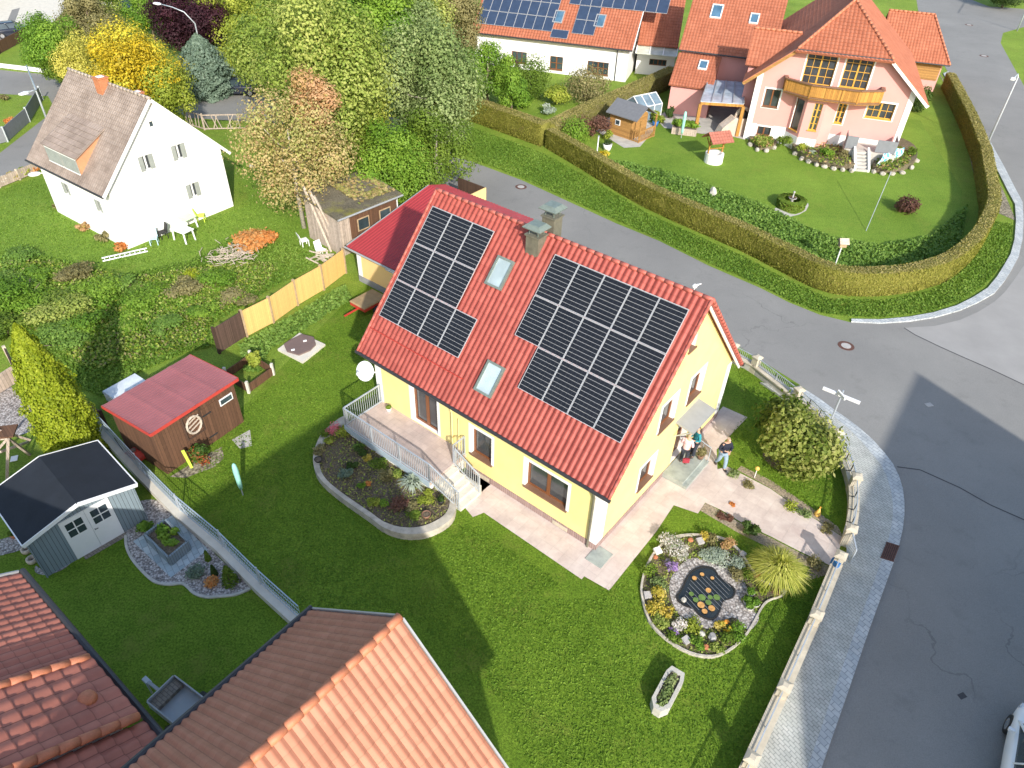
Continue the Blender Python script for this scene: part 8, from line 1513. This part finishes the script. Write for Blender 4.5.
def person(label, P, rz, top, legs, hair, pose, z=0, s=1.0, long=False, torso_lean=0.0):
    t = thing('person', label, 'person', (P[0], P[1], z), rz); t.scale = (s, s, s); V = Vector
    # x forward, y left
    hip = V((0, 0, .92)); ch = V((torso_lean*.3, 0, 1.30)); nk = V((torso_lean*.45, 0, 1.50)); hd_ = V((torso_lean*.6+.02, 0, 1.66))
    J = {'hip': (hip, .13), 'waist': (V((torso_lean*.12, 0, 1.08)), (.15, .115)), 'chest': (ch, (.17, .125)), 'neck': (nk, .055), 'head': (hd_, (.085, .10)), 'crown': (hd_+V((0, 0, .07)), (.08, .09)), 'nose': (hd_+V((.105, 0, -.01)), .016)}
    B = [('hip', 'waist'), ('waist', 'chest'), ('chest', 'neck'), ('neck', 'head'), ('head', 'crown'), ('head', 'nose')]
    for sd, y in (('l', 1), ('r', -1)):
        kx, kz, fx, fz = pose['leg_'+sd]; J['th'+sd] = (V((.01, y*.10, .84)), .095); J['kn'+sd] = (V((kx, y*.11, kz)), .062); J['an'+sd] = (V((fx, y*.11, fz)), .042); J['to'+sd] = (V((fx+.15, y*.13, max(.035, fz-.06))), .022)
        B += [('hip', 'th'+sd), ('th'+sd, 'kn'+sd), ('kn'+sd, 'an'+sd), ('an'+sd, 'to'+sd)]
        e, h_ = pose['arm_'+sd]; shd = ch+V((0, y*.17, .10)); J['sh'+sd] = (shd, .060); J['el'+sd] = (V((e[0], y*e[1], e[2])), .042); J['wr'+sd] = (V((h_[0], y*h_[1], h_[2])), .028); B += [('chest', 'sh'+sd), ('sh'+sd, 'el'+sd), ('el'+sd, 'wr'+sd)]
        wv = J['wr'+sd][0]; dr_ = (wv-J['el'+sd][0]).normalized(); sdv = V((0, 0, 1)).cross(dr_); sdv = sdv.normalized() if sdv.length > .1 else V((1, 0, 0)); J['pm'+sd] = (wv+dr_*.06, (.036, .02)); B.append(('wr'+sd, 'pm'+sd))
        for k, (o_, ln) in enumerate(((-.03, .075), (-.01, .09), (.01, .085), (.03, .07))): J['f%s%d' % (sd, k)] = (wv+dr_*.115+sdv*o_, .010); J['g%s%d' % (sd, k)] = (wv+dr_*(.10+ln)+sdv*o_+V((0, 0, -.02)), .008); B += [('pm'+sd, 'f%s%d' % (sd, k)), ('f%s%d' % (sd, k), 'g%s%d' % (sd, k))]
        J['t'+sd] = (wv+dr_*.05+sdv*.06*-y, .010); J['u'+sd] = (wv+dr_*.09+sdv*.075*-y, .009); B += [('pm'+sd, 't'+sd), ('t'+sd, 'u'+sd)]
    skin('body', J, B, 'skin', t)
    g = .022
    def grow(k, f=0): p, r = J[k]; return (p, tuple(x+g+f for x in r) if isinstance(r, tuple) else r+g+f)
    Jt = {k: grow(k) for k in ('waist', 'chest', 'shl', 'shr', 'ell', 'elr', 'wrl', 'wrr')}; Jt['hem'] = (hip+V((0, 0, -.02)), (.175, .14)); Jt['collar'] = (nk-V((0, 0, .05)), .075)
    for sd in 'lr': Jt['wr'+sd] = (J['el'+sd][0].lerp(J['wr'+sd][0], .9), .045)
    skin('jacket' if top == 'jacket' else 'top', Jt, [('hem', 'waist'), ('waist', 'chest'), ('chest', 'collar'), ('chest', 'shl'), ('chest', 'shr'), ('shl', 'ell'), ('shr', 'elr'), ('ell', 'wrl'), ('elr', 'wrr')], top, t, 'waist')
    Jl = {'hip': (hip, (.155, .125))}
    for sd in 'lr': Jl['th'+sd] = grow('th'+sd); Jl['kn'+sd] = grow('kn'+sd, .005); Jl['an'+sd] = grow('an'+sd, .01)
    skin('trousers', Jl, [('hip', 'thl'), ('hip', 'thr'), ('thl', 'knl'), ('thr', 'knr'), ('knl', 'anl'), ('knr', 'anr')], legs, t)
    for sd in 'lr': a_ = J['an'+sd][0]; b_ = J['to'+sd][0]; skin('shoe', {'a': (V((a_.x-.03, a_.y, max(.05, b_.z+.01))), .058), 'b': (V((b_.x+.01, b_.y, b_.z+.015)), .052)}, [('a', 'b')], 'shoe', t)
    hj = {'a': (hd_+V((-.025, 0, .06)), (.095, .095)), 'b': (hd_+V((-.05, 0, .0)), (.08, .07))}; hb = [('a', 'b')]
    if long: hj['c'] = (hd_+V((-.08, 0, -.16)), (.07, .04)); hb.append(('b', 'c'))
    skin('hair', hj, hb, hair, t); return t
q = G(719.5, 467); person('person in dark jacket and light blue jeans walking on the garden path', q, R(-80), 'jacket', 'jeans', 'hair_grey', dict(leg_l=(.16, .50, .20, .09), leg_r=(-.02, .47, -.24, .12), arm_l=((.05, .27, 1.13), (.26, .10, 1.12)), arm_r=((.03, .27, 1.12), (.24, .08, 1.16))), s=1.02, torso_lean=.12)
zd = .30; q = G(682.5, 463, zd); pg = person('person in pale pink top and dark trousers standing on the doorstep', q, R(60), 'pinktop', 'trouser_dark', 'hair_grey', dict(leg_l=(.05, .48, .0, .09), leg_r=(.03, .48, -.03, .09), arm_l=((.04, .26, 1.12), (.24, .15, 1.10)), arm_r=((.0, .26, 1.12), (.20, .14, 1.0))), z=zd, s=.96, long=True, torso_lean=.05)
q = G(692, 456, zd); person('person in teal top and dark trousers by the front door', q, R(200), 'teal', 'trouser_dark', 'hair_brown', dict(leg_l=(.05, .48, .04, .09), leg_r=(.02, .48, -.03, .09), arm_l=((.02, .27, 1.12), (.22, .16, 1.12)), arm_r=((.02, .27, 1.12), (.22, .12, 1.05))), z=zd, s=.98, torso_lean=.04)
q = G(684, 466, zd+.35); hb_ = G(686, 461, .9)
T = thing('handbag', 'dark red handbag carried by the person in the pink top', 'bag', (hb_.x, hb_.y, .82)); MB().box(-.14, .14, -.05, .05, 0, .22).build('pouch', plain('dark_red_leather', (.30, .03, .05), .6), T, bevel=.02); MB().tube([(-.1, 0, .21), (-.06, 0, .34), (.06, 0, .34), (.1, 0, .21)], .01, 6).build('handle', K['black'], T)
q = G(700, 458, zd); T = thing('plant_pot', 'brown pot with dark foliage at the edge of the doorstep', 'pot', (q.x, q.y, zd)); MB().lathe((0, 0, 0), [(.12, 0), (.17, .24), (.14, .24), (.01, .2)], 14).build('bowl', K['sill_brown'], T, True); P_, N_, S_, T_ = cloud([((0, 0, .38), (.2, .2, .16))], 260, .07, 3); quads('plant', P_, N_, S_, T_, 'leaf_brown', T)
